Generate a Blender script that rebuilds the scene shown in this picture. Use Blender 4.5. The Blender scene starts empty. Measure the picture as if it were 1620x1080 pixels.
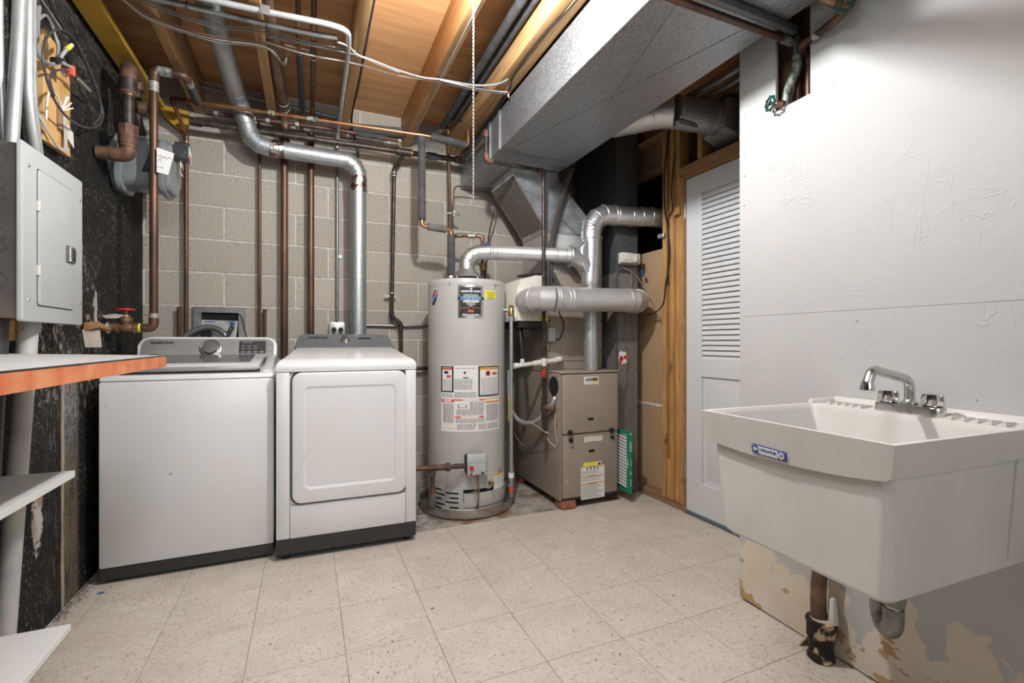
# Basement laundry and furnace room, built in metres: x along the block wall, y towards it, z up.
import bpy, bmesh, math, random
from mathutils import Vector, Matrix
random.seed(7)
S = bpy.context.scene
COL = S.collection
PI = math.pi
rad = math.radians

# ---------------------------------------------------------------- camera, world, lights, exposure
cam = bpy.data.objects.new('camera', bpy.data.cameras.new('camera'))
COL.objects.link(cam)
cam.location = (0, 0, 1.062)
cam.rotation_euler = (PI / 2, 0, -math.atan2(324, 740))
cam.data.sensor_width = 36
cam.data.lens = 740 / 1620 * 36
cam.data.clip_start = 0.02
S.camera = cam

w = bpy.data.worlds.new('world')
S.world = w
w.use_nodes = True
w.node_tree.nodes['Background'].inputs[0].default_value = (0.9, 0.95, 1.0, 1)
w.node_tree.nodes['Background'].inputs[1].default_value = 0.3

def area_lamp(name, loc, target, size, power, color):
    l = bpy.data.lights.new(name, 'AREA')
    l.shape = 'SQUARE'; l.size = size; l.energy = power; l.color = color
    o = bpy.data.objects.new(name, l)
    o.location = loc
    o.rotation_euler = (Vector(target) - Vector(loc)).to_track_quat('-Z', 'Y').to_euler()
    COL.objects.link(o)
    return o
area_lamp('rear_fill_light', (0.3, -1.5, 2.2), (0.5, 2.0, 0.9), 1.6, 18, (0.88, 0.95, 1.0))  # added soft fill behind the camera, no fixture there
area_lamp('overhead_fill_light', (0.12, 0.62, 2.38), (0.15, 2.4, 0.4), 0.55, 17, (0.90, 0.96, 1.0))  # added fill, placed to brighten the washer front and spare the sink side
BULB_STRENGTH = 2150

S.view_settings.view_transform = 'Standard'
S.view_settings.look = 'None'
S.view_settings.gamma = 1
S.view_settings.use_curve_mapping = False
S.view_settings.exposure = 0.16

# ---------------------------------------------------------------- materials
def mat(name, col, rough=0.5, metal=0.0, col2=None, scale=20.0, lo=0.4, hi=0.65, stretch=(1, 1, 1), detail=4.0,
        bump=0.0, bscale=None, spec=0.5, coat=0.0, emit=None, kind='noise', rand=0.0, rough2=None):
    m = bpy.data.materials.new(name)
    m.use_nodes = True
    nt = m.node_tree
    N, L = nt.nodes, nt.links
    b = N['Principled BSDF']
    b.inputs['Base Color'].default_value = (*col, 1)
    b.inputs['Roughness'].default_value = rough
    b.inputs['Metallic'].default_value = metal
    b.inputs['Specular IOR Level'].default_value = spec
    b.inputs['Coat Weight'].default_value = coat
    if emit:
        b.inputs['Emission Color'].default_value = (*emit[0], 1)
        b.inputs['Emission Strength'].default_value = emit[1]
    vec = None
    if col2 or bump:
        tc = N.new('ShaderNodeTexCoord')
        mp = N.new('ShaderNodeMapping')
        mp.inputs['Scale'].default_value = stretch
        L.new(tc.outputs['Object'], mp.inputs[0])
        vec = mp.outputs[0]
    if col2:
        if kind == 'voronoi':
            t = N.new('ShaderNodeTexVoronoi'); t.inputs['Scale'].default_value = scale
            fac = N.new('ShaderNodeSeparateColor'); L.new(vec, t.inputs['Vector']); L.new(t.outputs['Color'], fac.inputs[0])
            out = fac.outputs[0]
        elif kind == 'wave':
            t = N.new('ShaderNodeTexWave'); t.inputs['Scale'].default_value = scale
            t.inputs['Distortion'].default_value = 6; t.inputs['Detail'].default_value = detail; t.inputs['Detail Scale'].default_value = 1.5
            L.new(vec, t.inputs['Vector']); out = t.outputs['Fac']
        else:
            t = N.new('ShaderNodeTexNoise'); t.inputs['Scale'].default_value = scale; t.inputs['Detail'].default_value = detail
            L.new(vec, t.inputs['Vector']); out = t.outputs['Fac']
        r = N.new('ShaderNodeValToRGB')
        r.color_ramp.elements[0].position = lo; r.color_ramp.elements[0].color = (*col, 1)
        r.color_ramp.elements[1].position = hi; r.color_ramp.elements[1].color = (*col2, 1)
        L.new(out, r.inputs[0])
        res = r.outputs[0]
        if rand:
            oi = N.new('ShaderNodeObjectInfo')
            hv = N.new('ShaderNodeHueSaturation')
            mr = N.new('ShaderNodeMapRange'); mr.inputs[3].default_value = 1 - rand; mr.inputs[4].default_value = 1 + rand
            L.new(oi.outputs['Random'], mr.inputs[0]); L.new(mr.outputs[0], hv.inputs['Value']); L.new(res, hv.inputs['Color'])
            res = hv.outputs[0]
        L.new(res, b.inputs['Base Color'])
        if rough2 is not None:
            r2 = N.new('ShaderNodeMapRange'); r2.inputs[3].default_value = rough; r2.inputs[4].default_value = rough2
            L.new(out, r2.inputs[0]); L.new(r2.outputs[0], b.inputs['Roughness'])
    if bump:
        t2 = N.new('ShaderNodeTexNoise'); t2.inputs['Scale'].default_value = bscale or scale * 2; t2.inputs['Detail'].default_value = 5
        L.new(vec, t2.inputs['Vector'])
        bp = N.new('ShaderNodeBump'); bp.inputs['Strength'].default_value = bump; bp.inputs['Distance'].default_value = 0.01
        L.new(t2.outputs['Fac'], bp.inputs['Height']); L.new(bp.outputs[0], b.inputs['Normal'])
    return m

class G:
    """small node-graph helper for the few bespoke materials"""
    def __init__(s, name, rough=0.8):
        s.m = bpy.data.materials.new(name); s.m.use_nodes = True
        s.N, s.L = s.m.node_tree.nodes, s.m.node_tree.links
        s.b = s.N['Principled BSDF']; s.b.inputs['Roughness'].default_value = rough
        s.tc = s.N.new('ShaderNodeTexCoord').outputs['Object']
    def map(s, scale=(1, 1, 1), rot=(0, 0, 0), loc=(0, 0, 0)):
        m = s.N.new('ShaderNodeMapping'); m.inputs['Scale'].default_value = scale
        m.inputs['Rotation'].default_value = rot; m.inputs['Location'].default_value = loc
        s.L.new(s.tc, m.inputs[0]); return m.outputs[0]
    def noise(s, vec, scale, detail=4, rough=0.5):
        t = s.N.new('ShaderNodeTexNoise'); t.inputs['Scale'].default_value = scale; t.inputs['Detail'].default_value = detail
        t.inputs['Roughness'].default_value = rough
        s.L.new(vec, t.inputs['Vector']); return t.outputs['Fac']
    def math(s, op, a, b=None, c=None):
        t = s.N.new('ShaderNodeMath'); t.operation = op
        for i, v in enumerate((a, b, c)):
            if v is None: continue
            if isinstance(v, (int, float)): t.inputs[i].default_value = v
            else: s.L.new(v, t.inputs[i])
        return t.outputs[0]
    def xyz(s, vec=None):
        t = s.N.new('ShaderNodeSeparateXYZ'); s.L.new(vec or s.tc, t.inputs[0]); return t.outputs
    def ramp(s, fac, stops):
        r = s.N.new('ShaderNodeValToRGB')
        e = r.color_ramp.elements
        while len(e) < len(stops): e.new(0.5)
        for i, (p, c) in enumerate(stops):
            e[i].position = p; e[i].color = (*c, 1) if len(c) == 3 else c
        s.L.new(fac, r.inputs[0]); return r.outputs[0]
    def step(s, v, a, b):
        m = s.N.new('ShaderNodeMapRange'); m.inputs[1].default_value = a; m.inputs[2].default_value = b
        m.clamp = True; s.L.new(v, m.inputs[0]); return m.outputs[0]
    def mix(s, f, a, b):
        t = s.N.new('ShaderNodeMix'); t.data_type = 'RGBA'
        if isinstance(f, (int, float)): t.inputs[0].default_value = f
        else: s.L.new(f, t.inputs[0])
        for i, v in ((6, a), (7, b)):
            if isinstance(v, tuple): t.inputs[i].default_value = (*v, 1)
            else: s.L.new(v, t.inputs[i])
        return t.outputs[2]
    def col(s, c): s.L.new(c, s.b.inputs['Base Color']); return s
    def bump(s, h, strength, dist=0.01):
        bp = s.N.new('ShaderNodeBump'); bp.inputs['Strength'].default_value = strength; bp.inputs['Distance'].default_value = dist
        s.L.new(h, bp.inputs['Height']); s.L.new(bp.outputs[0], s.b.inputs['Normal']); return s

M = {}
# concrete block: sandy grey with open pores
g = G('concrete_block', 0.95)
oi = g.N.new('ShaderNodeObjectInfo')
wp = g.N.new('ShaderNodeVectorMath'); wp.operation = 'ADD'
n1 = g.noise(g.tc, 150, 4, 0.8); n2 = g.noise(g.tc, 9, 4); n3 = g.noise(g.tc, 90, 2)
c = g.ramp(n1, [(0.36, (0.12, 0.10, 0.08)), (0.47, (0.40, 0.36, 0.31)), (0.62, (0.56, 0.52, 0.455)), (0.7, (0.68, 0.64, 0.57))])
c = g.mix(g.math('MULTIPLY', g.step(n2, 0.4, 0.75), 0.55), c, (0.42, 0.36, 0.29))
c = g.mix(g.step(n3, 0.66, 0.72), c, (0.10, 0.085, 0.07))
hv = g.N.new('ShaderNodeHueSaturation'); mr = g.N.new('ShaderNodeMapRange'); mr.inputs[3].default_value = 0.86; mr.inputs[4].default_value = 1.1
g.L.new(oi.outputs['Random'], mr.inputs[0]); g.L.new(mr.outputs[0], hv.inputs['Value']); g.L.new(c, hv.inputs['Color'])
g.col(hv.outputs[0]).bump(n1, 0.5, 0.006); M['block'] = g.m
M['mortar'] = mat('mortar', (0.52, 0.48, 0.42), 0.95, col2=(0.66, 0.62, 0.56), scale=30, bump=0.4, bscale=150)
# vinyl tile: cream with short tan flecks, the fleck direction turns from tile to tile
def tile_mat(name, sx, sy):
    g = G(name, 0.42)
    oi = g.N.new('ShaderNodeObjectInfo')
    off = g.N.new('ShaderNodeVectorMath'); off.operation = 'MULTIPLY_ADD'
    g.L.new(oi.outputs['Random'], off.inputs[0]); off.inputs[1].default_value = (37, 53, 11); g.L.new(g.tc, off.inputs[2])
    g.tc = off.outputs[0]
    f1 = g.noise(g.map((sx, sy, 1)), 48, 3, 0.6); f2 = g.noise(g.map((sx, sy, 1), loc=(3, 7, 1)), 70, 2, 0.5)
    n = g.noise(g.tc, 7, 4)
    c = g.ramp(n, [(0.3, (0.56, 0.50, 0.43)), (0.7, (0.66, 0.605, 0.535))])
    c = g.mix(g.step(f1, 0.56, 0.68), c, (0.40, 0.32, 0.24))
    c = g.mix(g.step(f2, 0.66, 0.72), c, (0.27, 0.19, 0.13))
    c = g.mix(g.step(g.noise(g.map((sx, sy, 1), loc=(9, 2, 5)), 60, 2), 0.60, 0.68), c, (0.70, 0.655, 0.58))
    d = g.noise(g.tc, 3.5, 5, 0.65)
    c = g.mix(g.math('MULTIPLY', g.step(d, 0.58, 0.8), 0.35), c, (0.33, 0.25, 0.17))
    g.col(c).bump(g.noise(g.tc, 25, 3), 0.05)
    return g.m
M['tile'] = [tile_mat('vinyl_tile_lengthwise', 1.0, 2.6), tile_mat('vinyl_tile_crosswise', 2.6, 1.0)]
# raw slab: stained concrete
g = G('raw_concrete', 0.9)
c = g.ramp(g.noise(g.tc, 9, 8, 0.7), [(0.3, (0.10, 0.085, 0.07)), (0.5, (0.36, 0.33, 0.29)), (0.68, (0.50, 0.47, 0.43))])
c = g.mix(g.step(g.noise(g.map(loc=(4, 1, 0)), 5, 6), 0.55, 0.66), c, (0.22, 0.12, 0.06))
g.col(c).bump(g.noise(g.tc, 40, 5), 0.5); M['slab'] = g.m
# tar coated foundation wall, with lime blooms
g = G('tar_coating', 0.72)
g.b.inputs['Specular IOR Level'].default_value = 0.25
x, y, z = g.xyz()
grain = g.noise(g.tc, 40, 7, 0.8)
blot = g.noise(g.map((1, 1, 0.6)), 6, 5, 0.6)
streak = g.noise(g.map((1, 6, 0.5)), 11, 6, 0.7)
c = g.ramp(grain, [(0.4, (0.006, 0.0055, 0.005)), (0.7, (0.022, 0.020, 0.018))])
flecks = g.step(g.noise(g.map((1, 1, 0.55)), 120, 3, 0.8), 0.60, 0.64)
c = g.mix(g.math('MULTIPLY', flecks, g.step(blot, 0.42, 0.58)), c, (0.42, 0.39, 0.35))
# pale scaling where the coating has lifted, below and beside the panel
scal = g.step(g.math('ADD', g.noise(g.map((1, 1.3, 0.8), loc=(1, 4, 2)), 26, 8, 0.8), g.math('MULTIPLY', blot, 0.25)), 0.675, 0.71)
zone = g.math('MULTIPLY', g.step(g.math('ABSOLUTE', g.math('SUBTRACT', z, 1.10)), 0.42, 0.12), g.step(g.math('ABSOLUTE', g.math('SUBTRACT', y, 2.48)), 0.40, 0.22))
c = g.mix(g.math('MULTIPLY', scal, zone), c, (0.40, 0.34, 0.27))
low = g.step(z, 1.05, 0.85)
off = g.math('SUBTRACT', y, 2.485)
band = g.math('MULTIPLY', g.step(g.math('ABSOLUTE', off), 0.085, 0.05), low)
fine = g.noise(g.map((1, 1.6, 0.8)), 70, 8, 0.85)
salt = g.step(g.math('ADD', fine, g.math('MULTIPLY', g.step(z, 0.45, 0.80), 0.10)), 0.50, 0.66)
c = g.mix(g.math('MULTIPLY', g.math('MULTIPLY', salt, band), 0.9), c, (0.34, 0.335, 0.33))
mud = g.math('MULTIPLY', g.math('MULTIPLY', band, g.step(z, 0.70, 0.55)), g.step(streak, 0.38, 0.52))
c = g.mix(g.math('MULTIPLY', mud, 0.8), c, (0.20, 0.155, 0.105))
edge = g.math('MULTIPLY', g.step(g.math('ABSOLUTE', g.math('SUBTRACT', y, g.math('ADD', 2.405, g.math('MULTIPLY', blot, 0.03)))), 0.018, 0.006), low)
c = g.mix(g.math('MULTIPLY', edge, g.step(streak, 0.34, 0.5)), c, (0.48, 0.41, 0.32))
hair = g.math('MULTIPLY', g.math('MULTIPLY', g.step(g.math('ABSOLUTE', g.math('SUBTRACT', y, 2.33)), 0.09, 0.03), low), g.step(g.noise(g.map((1, 9, 0.7)), 16, 8, 0.85), 0.565, 0.60))
c = g.mix(g.math('MULTIPLY', hair, 0.75), c, (0.40, 0.39, 0.37))
def blob(c, cy, cz, ry, rz, colr, sc):
    py = g.math('DIVIDE', g.math('SUBTRACT', y, cy), ry); pz = g.math('DIVIDE', g.math('SUBTRACT', z, cz), rz)
    r2 = g.math('ADD', g.math('MULTIPLY', py, py), g.math('MULTIPLY', pz, pz))
    return g.mix(g.step(g.math('ADD', r2, g.math('MULTIPLY', g.noise(g.tc, sc, 6, 0.75), 3.4)), 2.45, 2.2), c, colr)
c = blob(c, 2.225, 0.42, 0.046, 0.14, (0.60, 0.57, 0.53), 34)
c = blob(c, 2.240, 0.50, 0.030, 0.05, (0.42, 0.29, 0.16), 30)
c = blob(c, 2.735, 1.21, 0.022, 0.11, (0.52, 0.45, 0.37), 30)
upper = g.math('MULTIPLY', g.step(z, 1.9, 2.15), g.step(g.noise(g.map((1, 0.5, 1.6)), 14, 7, 0.8), 0.48, 0.62))
c = g.mix(g.math('MULTIPLY', upper, 0.7), c, (0.10, 0.085, 0.07))
g.col(c).bump(g.math('ADD', grain, blot), 0.6, 0.012); M['tar'] = g.m
# painted drywall with scratches, unpainted at the foot
g = G('painted_drywall', 0.62)
x, y, z = g.xyz()
c = g.ramp(g.noise(g.tc, 2.2, 5), [(0.3, (0.475, 0.473, 0.462)), (0.7, (0.51, 0.508, 0.496))])
foot = g.step(g.math('ADD', z, g.math('MULTIPLY', g.noise(g.map((1, 1.2, 0.8)), 6, 4), 0.55)), 0.50, 0.49)
bare = g.ramp(g.noise(g.tc, 5, 4), [(0.4, (0.66, 0.57, 0.46)), (0.7, (0.72, 0.66, 0.57))])
c = g.mix(foot, c, bare)
torn = g.math('MULTIPLY', g.step(g.noise(g.map((1, 2, 3.2), loc=(0, 0.35, 0.1)), 4.5, 6, 0.6), 0.56, 0.575), g.step(z, 0.17, 0.16))
c = g.mix(torn, c, (0.46, 0.30, 0.15))
speck = g.step(g.noise(g.tc, 60, 1), 0.80, 0.82)
c = g.mix(speck, c, (0.25, 0.23, 0.2))
ridge = g.noise(g.map((1, 2, 0.5), rot=(0.5, 0, 0)), 3.5, 3)
scr = g.step(g.math('ABSOLUTE', g.math('SUBTRACT', ridge, 0.5)), 0.006, 0.0)
scr2 = g.step(g.math('ABSOLUTE', g.math('SUBTRACT', g.noise(g.map((1, 0.8, 2.2), rot=(-0.4, 0, 0), loc=(2, 3, 1)), 2.6, 3), 0.52)), 0.005, 0.0)
gate = g.math('MULTIPLY', g.step(g.noise(g.tc, 3, 2), 0.5, 0.6), g.step(z, 0.55, 0.75))
hh = g.math('ADD', g.math('MULTIPLY', g.math('ADD', scr, scr2), g.math('MULTIPLY', gate, 0.5)), g.math('MULTIPLY', g.noise(g.tc, 14, 5, 0.6), 0.6))
g.col(c).bump(hh, 0.28, 0.012); M['drywall'] = g.m

def wood(name, c1, c2, axis, rough=0.6, knots=True, scale=4.0, c3=None):
    g = G(name, rough)
    st = [1.0, 1.0, 1.0]; st[axis] = 0.08
    oi = g.N.new('ShaderNodeObjectInfo')
    off = g.N.new('ShaderNodeVectorMath'); off.operation = 'MULTIPLY_ADD'
    g.L.new(oi.outputs['Random'], off.inputs[0]); off.inputs[1].default_value = (7, 9, 5); g.L.new(g.tc, off.inputs[2])
    g.tc = off.outputs[0]
    n = g.noise(g.map(tuple(st)), scale * 9, 6, 0.6)
    c = g.ramp(n, [(0.32, c1), (0.66, c2)])
    if knots:
        k = g.step(g.noise(g.map(tuple(0.5 if v < 1 else 1.0 for v in st)), scale * 2.2, 2), 0.70, 0.76)
        c = g.mix(k, c, tuple(v * 0.35 for v in c1))
    g.col(c).bump(n, 0.12, 0.004)
    return g.m
M['joist'] = wood('joist_lumber', (0.36, 0.19, 0.075), (0.56, 0.34, 0.15), 1)
M['stud'] = wood('stud_lumber', (0.34, 0.165, 0.055), (0.60, 0.335, 0.12), 2, scale=5.5)
M['studh'] = wood('stud_lumber_level', (0.27, 0.125, 0.05), (0.40, 0.21, 0.09), 1)
M['studdark'] = wood('dark_lumber', (0.20, 0.11, 0.06), (0.34, 0.21, 0.12), 1)
M['ply'] = wood('plywood_subfloor', (0.46, 0.23, 0.095), (0.62, 0.35, 0.16), 0, scale=1.6)
M['board'] = wood('pine_board', (0.50, 0.27, 0.09), (0.68, 0.42, 0.17), 2, scale=2.0)
M['plyedge'] = wood('plywood_backer', (0.45, 0.23, 0.07), (0.62, 0.35, 0.12), 1)
M['yellow_board'] = mat('yellow_painted_board', (0.52, 0.30, 0.035), 0.6, col2=(0.30, 0.16, 0.03), scale=5, lo=0.5, hi=0.8, bump=0.15)
M['brown_board'] = mat('brown_paper_board', (0.40, 0.265, 0.15), 0.85, col2=(0.46, 0.31, 0.18), scale=3)
M['galv'] = mat('galvanized_sheet', (0.30, 0.315, 0.33), 0.42, 0.85, col2=(0.46, 0.475, 0.49), scale=150, kind='voronoi', lo=0.0, hi=1.0, bump=0.04, bscale=6, rough2=0.55)
M['galvpipe'] = mat('spangled_pipe', (0.33, 0.35, 0.36), 0.42, 0.8, col2=(0.60, 0.62, 0.63), scale=260, kind='voronoi', lo=0.1, hi=1.0, rough2=0.5)
M['tin'] = mat('bright_sheet_metal', (0.74, 0.745, 0.75), 0.33, 0.92, col2=(0.58, 0.585, 0.59), scale=7, lo=0.35, hi=0.75, bump=0.08, bscale=9, rough2=0.46)
M['tin_dull'] = mat('dull_aluminium', (0.66, 0.655, 0.64), 0.42, 0.62, col2=(0.54, 0.535, 0.52), scale=9, lo=0.4, hi=0.8, bump=0.05, bscale=10, rough2=0.42)
M['plenum'] = mat('oiled_sheet_metal', (0.42, 0.44, 0.46), 0.34, 0.8, col2=(0.72, 0.74, 0.76), scale=11, lo=0.35, hi=0.7, bump=0.06, bscale=8, rough2=0.46)
M['plenum_dark'] = mat('shaded_plenum_sheet', (0.13, 0.12, 0.105), 0.6, 0.5, col2=(0.22, 0.20, 0.17), scale=60, bump=0.1)
M['darkduct'] = mat('weathered_dark_sheet', (0.10, 0.105, 0.11), 0.5, 0.6, col2=(0.155, 0.16, 0.165), scale=40, lo=0.3, hi=0.7, rough2=0.6)
M['greyduct'] = mat('grey_duct_sheet', (0.20, 0.19, 0.178), 0.5, 0.4, col2=(0.26, 0.25, 0.235), scale=30, lo=0.3, hi=0.7, rough2=0.6)
M['iron'] = mat('black_iron', (0.035, 0.03, 0.027), 0.42, 0.5, col2=(0.09, 0.065, 0.05), scale=30)
M['rust'] = mat('rusty_iron', (0.085, 0.045, 0.03), 0.6, 0.3, col2=(0.19, 0.09, 0.055), scale=18, bump=0.15)
M['coppold'] = mat('tarnished_copper', (0.075, 0.040, 0.028), 0.42, 0.45, col2=(0.16, 0.078, 0.046), scale=9, stretch=(1, 1, 0.4))
M['copper'] = mat('copper', (0.52, 0.26, 0.13), 0.35, 0.9, col2=(0.36, 0.17, 0.085), scale=14)
M['drainpipe'] = mat('brown_copper_drain', (0.13, 0.08, 0.055), 0.4, 0.6, col2=(0.24, 0.15, 0.10), scale=16)
M['verdigris'] = mat('solder_verdigris', (0.09, 0.13, 0.115), 0.6, 0.3, col2=(0.40, 0.38, 0.33), scale=45, lo=0.42, hi=0.6)
M['solder'] = mat('grey_solder', (0.32, 0.31, 0.27), 0.5, 0.5, col2=(0.46, 0.44, 0.40), scale=40)
M['brass'] = mat('brass', (0.46, 0.30, 0.12), 0.35, 0.9, col2=(0.30, 0.19, 0.08), scale=40)
M['bronze'] = mat('old_bronze', (0.22, 0.125, 0.07), 0.45, 0.7, col2=(0.34, 0.20, 0.12), scale=24)
M['foam'] = mat('pipe_foam', (0.045, 0.045, 0.047), 0.85, col2=(0.075, 0.075, 0.078), scale=20)
M['foamgrey'] = mat('faded_pipe_foam', (0.10, 0.098, 0.096), 0.9, col2=(0.15, 0.146, 0.14), scale=12)
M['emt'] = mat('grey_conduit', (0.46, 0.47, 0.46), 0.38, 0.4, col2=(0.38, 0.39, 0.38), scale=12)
M['emtdark'] = mat('dark_conduit', (0.26, 0.265, 0.265), 0.42, 0.6, col2=(0.19, 0.19, 0.19), scale=12)
M['white'] = mat('white_enamel', (0.73, 0.73, 0.725), 0.26, coat=0.3, col2=(0.71, 0.705, 0.695), scale=3)
M['gapdark'] = mat('dark_gap', (0.03, 0.03, 0.03), 0.7)
M['washergrey'] = mat('silver_grey_plastic', (0.30, 0.295, 0.29), 0.33, 0.25, col2=(0.36, 0.35, 0.345), scale=6, stretch=(0.3, 1, 1))
M['dryergrey'] = mat('slate_grey_gloss', (0.14, 0.145, 0.155), 0.22, coat=0.4)
M['dial'] = mat('brushed_dial', (0.30, 0.295, 0.29), 0.3, 0.8)
M['chrome'] = mat('chrome', (0.70, 0.70, 0.69), 0.12, 1.0)
M['oldchrome'] = mat('worn_chrome', (0.62, 0.61, 0.59), 0.16, 1.0, col2=(0.36, 0.34, 0.31), scale=30, lo=0.5, hi=0.72, rough2=0.35)
M['black'] = mat('black_plastic', (0.015, 0.015, 0.016), 0.45)
M['blackmatte'] = mat('black_opening', (0.004, 0.004, 0.004), 0.9)
M['skirt'] = mat('charcoal_base', (0.030, 0.028, 0.027), 0.45)
M['heater'] = mat('grey_tank_enamel', (0.50, 0.49, 0.465), 0.33, coat=0.15, col2=(0.47, 0.46, 0.435), scale=4)
M['panel'] = mat('grey_panel_enamel', (0.44, 0.46, 0.457), 0.42, col2=(0.42, 0.44, 0.437), scale=4)
M['panelbox'] = mat('galvanized_box_side', (0.20, 0.18, 0.165), 0.5, 0.5, col2=(0.25, 0.225, 0.205), scale=14)
M['taupe'] = mat('taupe_enamel', (0.33, 0.275, 0.225), 0.42, 0.1, col2=(0.30, 0.25, 0.205), scale=4, spec=0.5)
M['coil'] = mat('beige_coil_casing', (0.36, 0.33, 0.30), 0.45, 0.2, col2=(0.32, 0.29, 0.265), scale=5)
M['cream'] = mat('cream_plastic', (0.66, 0.63, 0.56), 0.45)
M['pvc'] = mat('white_pvc', (0.72, 0.70, 0.65), 0.4, col2=(0.60, 0.55, 0.47), scale=14, lo=0.5, hi=0.8)
M['pvcgrey'] = mat('painted_pipe', (0.50, 0.50, 0.48), 0.55, col2=(0.42, 0.415, 0.40), scale=10)
M['tub'] = mat('moulded_tub_plastic', (0.66, 0.645, 0.61), 0.42, col2=(0.58, 0.56, 0.52), scale=5, lo=0.45, hi=0.8, bump=0.03, bscale=20)
M['orange'] = mat('orange_stained_chipboard', (0.56, 0.13, 0.045), 0.6, col2=(0.66, 0.29, 0.13), scale=14, lo=0.35, hi=0.7, bump=0.15)
M['laminate'] = mat('white_laminate', (0.56, 0.56, 0.54), 0.4, col2=(0.53, 0.525, 0.505), scale=5)
M['shelfwhite'] = mat('white_shelf_board', (0.78, 0.775, 0.76), 0.45)
M['red'] = mat('red_paint', (0.55, 0.02, 0.02), 0.4)
M['green'] = mat('green_paint', (0.006, 0.050, 0.038), 0.4, col2=(0.012, 0.085, 0.065), scale=40)
M['greencard'] = mat('green_card', (0.012, 0.22, 0.13), 0.6)
M['pleat'] = mat('filter_paper', (0.78, 0.78, 0.77), 0.9)
M['pleatdark'] = mat('filter_shadow_card', (0.10, 0.095, 0.09), 0.9)
M['blue'] = mat('blue_plastic', (0.02, 0.12, 0.36), 0.4)
M['paper'] = mat('paper', (0.78, 0.77, 0.74), 0.8)
M['paperold'] = mat('old_paper', (0.42, 0.38, 0.33), 0.85, col2=(0.55, 0.50, 0.44), scale=20)
M['yellow'] = mat('yellow_print', (0.82, 0.70, 0.06), 0.6)
M['ink'] = mat('black_print', (0.02, 0.02, 0.02), 0.7)
M['greyink'] = mat('grey_print', (0.28, 0.275, 0.27), 0.7)
M['orangeink'] = mat('orange_print', (0.72, 0.33, 0.08), 0.7)
M['redink'] = mat('red_print', (0.62, 0.10, 0.05), 0.7)
M['tanink'] = mat('tan_print', (0.72, 0.58, 0.42), 0.7)
M['blueink'] = mat('blue_print', (0.03, 0.07, 0.26), 0.6)
M['skyink'] = mat('light_blue_print', (0.22, 0.42, 0.68), 0.6)
M['whiteink'] = mat('white_print', (0.85, 0.85, 0.85), 0.6)
M['wirew'] = mat('white_cable', (0.44, 0.42, 0.38), 0.5)
M['wireg'] = mat('grey_cable', (0.22, 0.215, 0.21), 0.5)
M['wirek'] = mat('black_cable', (0.018, 0.018, 0.018), 0.4)
M['coax'] = mat('coax_cable', (0.055, 0.055, 0.057), 0.35)
M['wirer'] = mat('brown_wire', (0.22, 0.12, 0.09), 0.6)
M['rope'] = mat('cotton_cord', (0.36, 0.33, 0.29), 0.9)
M['meter'] = mat('grey_meter_paint', (0.22, 0.235, 0.24), 0.32, coat=0.2, col2=(0.20, 0.215, 0.22), scale=5)
M['glassdark'] = mat('smoked_cover', (0.05, 0.05, 0.055), 0.12, coat=0.6)
M['brick'] = mat('red_brick', (0.24, 0.075, 0.045), 0.9, col2=(0.36, 0.14, 0.09), scale=30, bump=0.4)
M['castiron'] = mat('flaking_cast_iron', (0.022, 0.017, 0.014), 0.8, 0.2, col2=(0.56, 0.42, 0.27), scale=26, lo=0.54, hi=0.62, bump=0.6)
M['pan'] = mat('aluminium_pan', (0.50, 0.48, 0.45), 0.4, 0.85, col2=(0.36, 0.30, 0.24), scale=8)
M['foil'] = mat('foil_tape', (0.62, 0.58, 0.58), 0.22, 1.0, col2=(0.34, 0.17, 0.16), scale=26, lo=0.45, hi=0.58, bump=0.9, bscale=50)
M['doorwhite'] = mat('door_paint', (0.66, 0.665, 0.67), 0.4)
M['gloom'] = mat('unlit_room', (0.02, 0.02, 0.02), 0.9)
M['rearwall'] = mat('grey_paint', (0.55, 0.54, 0.52), 0.8)
M['bulb'] = mat('glowing_bulb', (1, 1, 1), 0.5, emit=((0.965, 0.985, 1.0), BULB_STRENGTH))
M['porcelain'] = mat('porcelain', (0.75, 0.74, 0.72), 0.3)
M['dullmetal'] = mat('dull_trap_metal', (0.20, 0.19, 0.175), 0.4, 0.8, col2=(0.30, 0.29, 0.27), scale=18)
M['doorlight'] = mat('blue_grey_light_strip', (0.10, 0.16, 0.22), 0.5)

# ---------------------------------------------------------------- geometry helpers
def V(*a): return Vector(a)

def box(bm, x0, x1, y0, y1, z0, z1, bev=0.0, seg=2, T=None):
    vs = [bm.verts.new((x, y, z)) for x in (x0, x1) for y in (y0, y1) for z in (z0, z1)]
    fs = [bm.faces.new([vs[i] for i in q]) for q in
          ((0, 1, 3, 2), (4, 6, 7, 5), (0, 4, 5, 1), (2, 3, 7, 6), (0, 2, 6, 4), (1, 5, 7, 3))]
    if T: bmesh.ops.transform(bm, matrix=T, verts=vs)
    if bev:
        es = list({e for f in fs for e in f.edges})
        bmesh.ops.bevel(bm, geom=es, offset=bev, segments=seg, profile=0.5, affect='EDGES')
    return bm

def frame_from(t):
    up = V(0, 0, 1) if abs(t.z) < 0.9 else V(1, 0, 0)
    a = t.cross(up).normalized()
    return a, t.cross(a).normalized()

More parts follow.
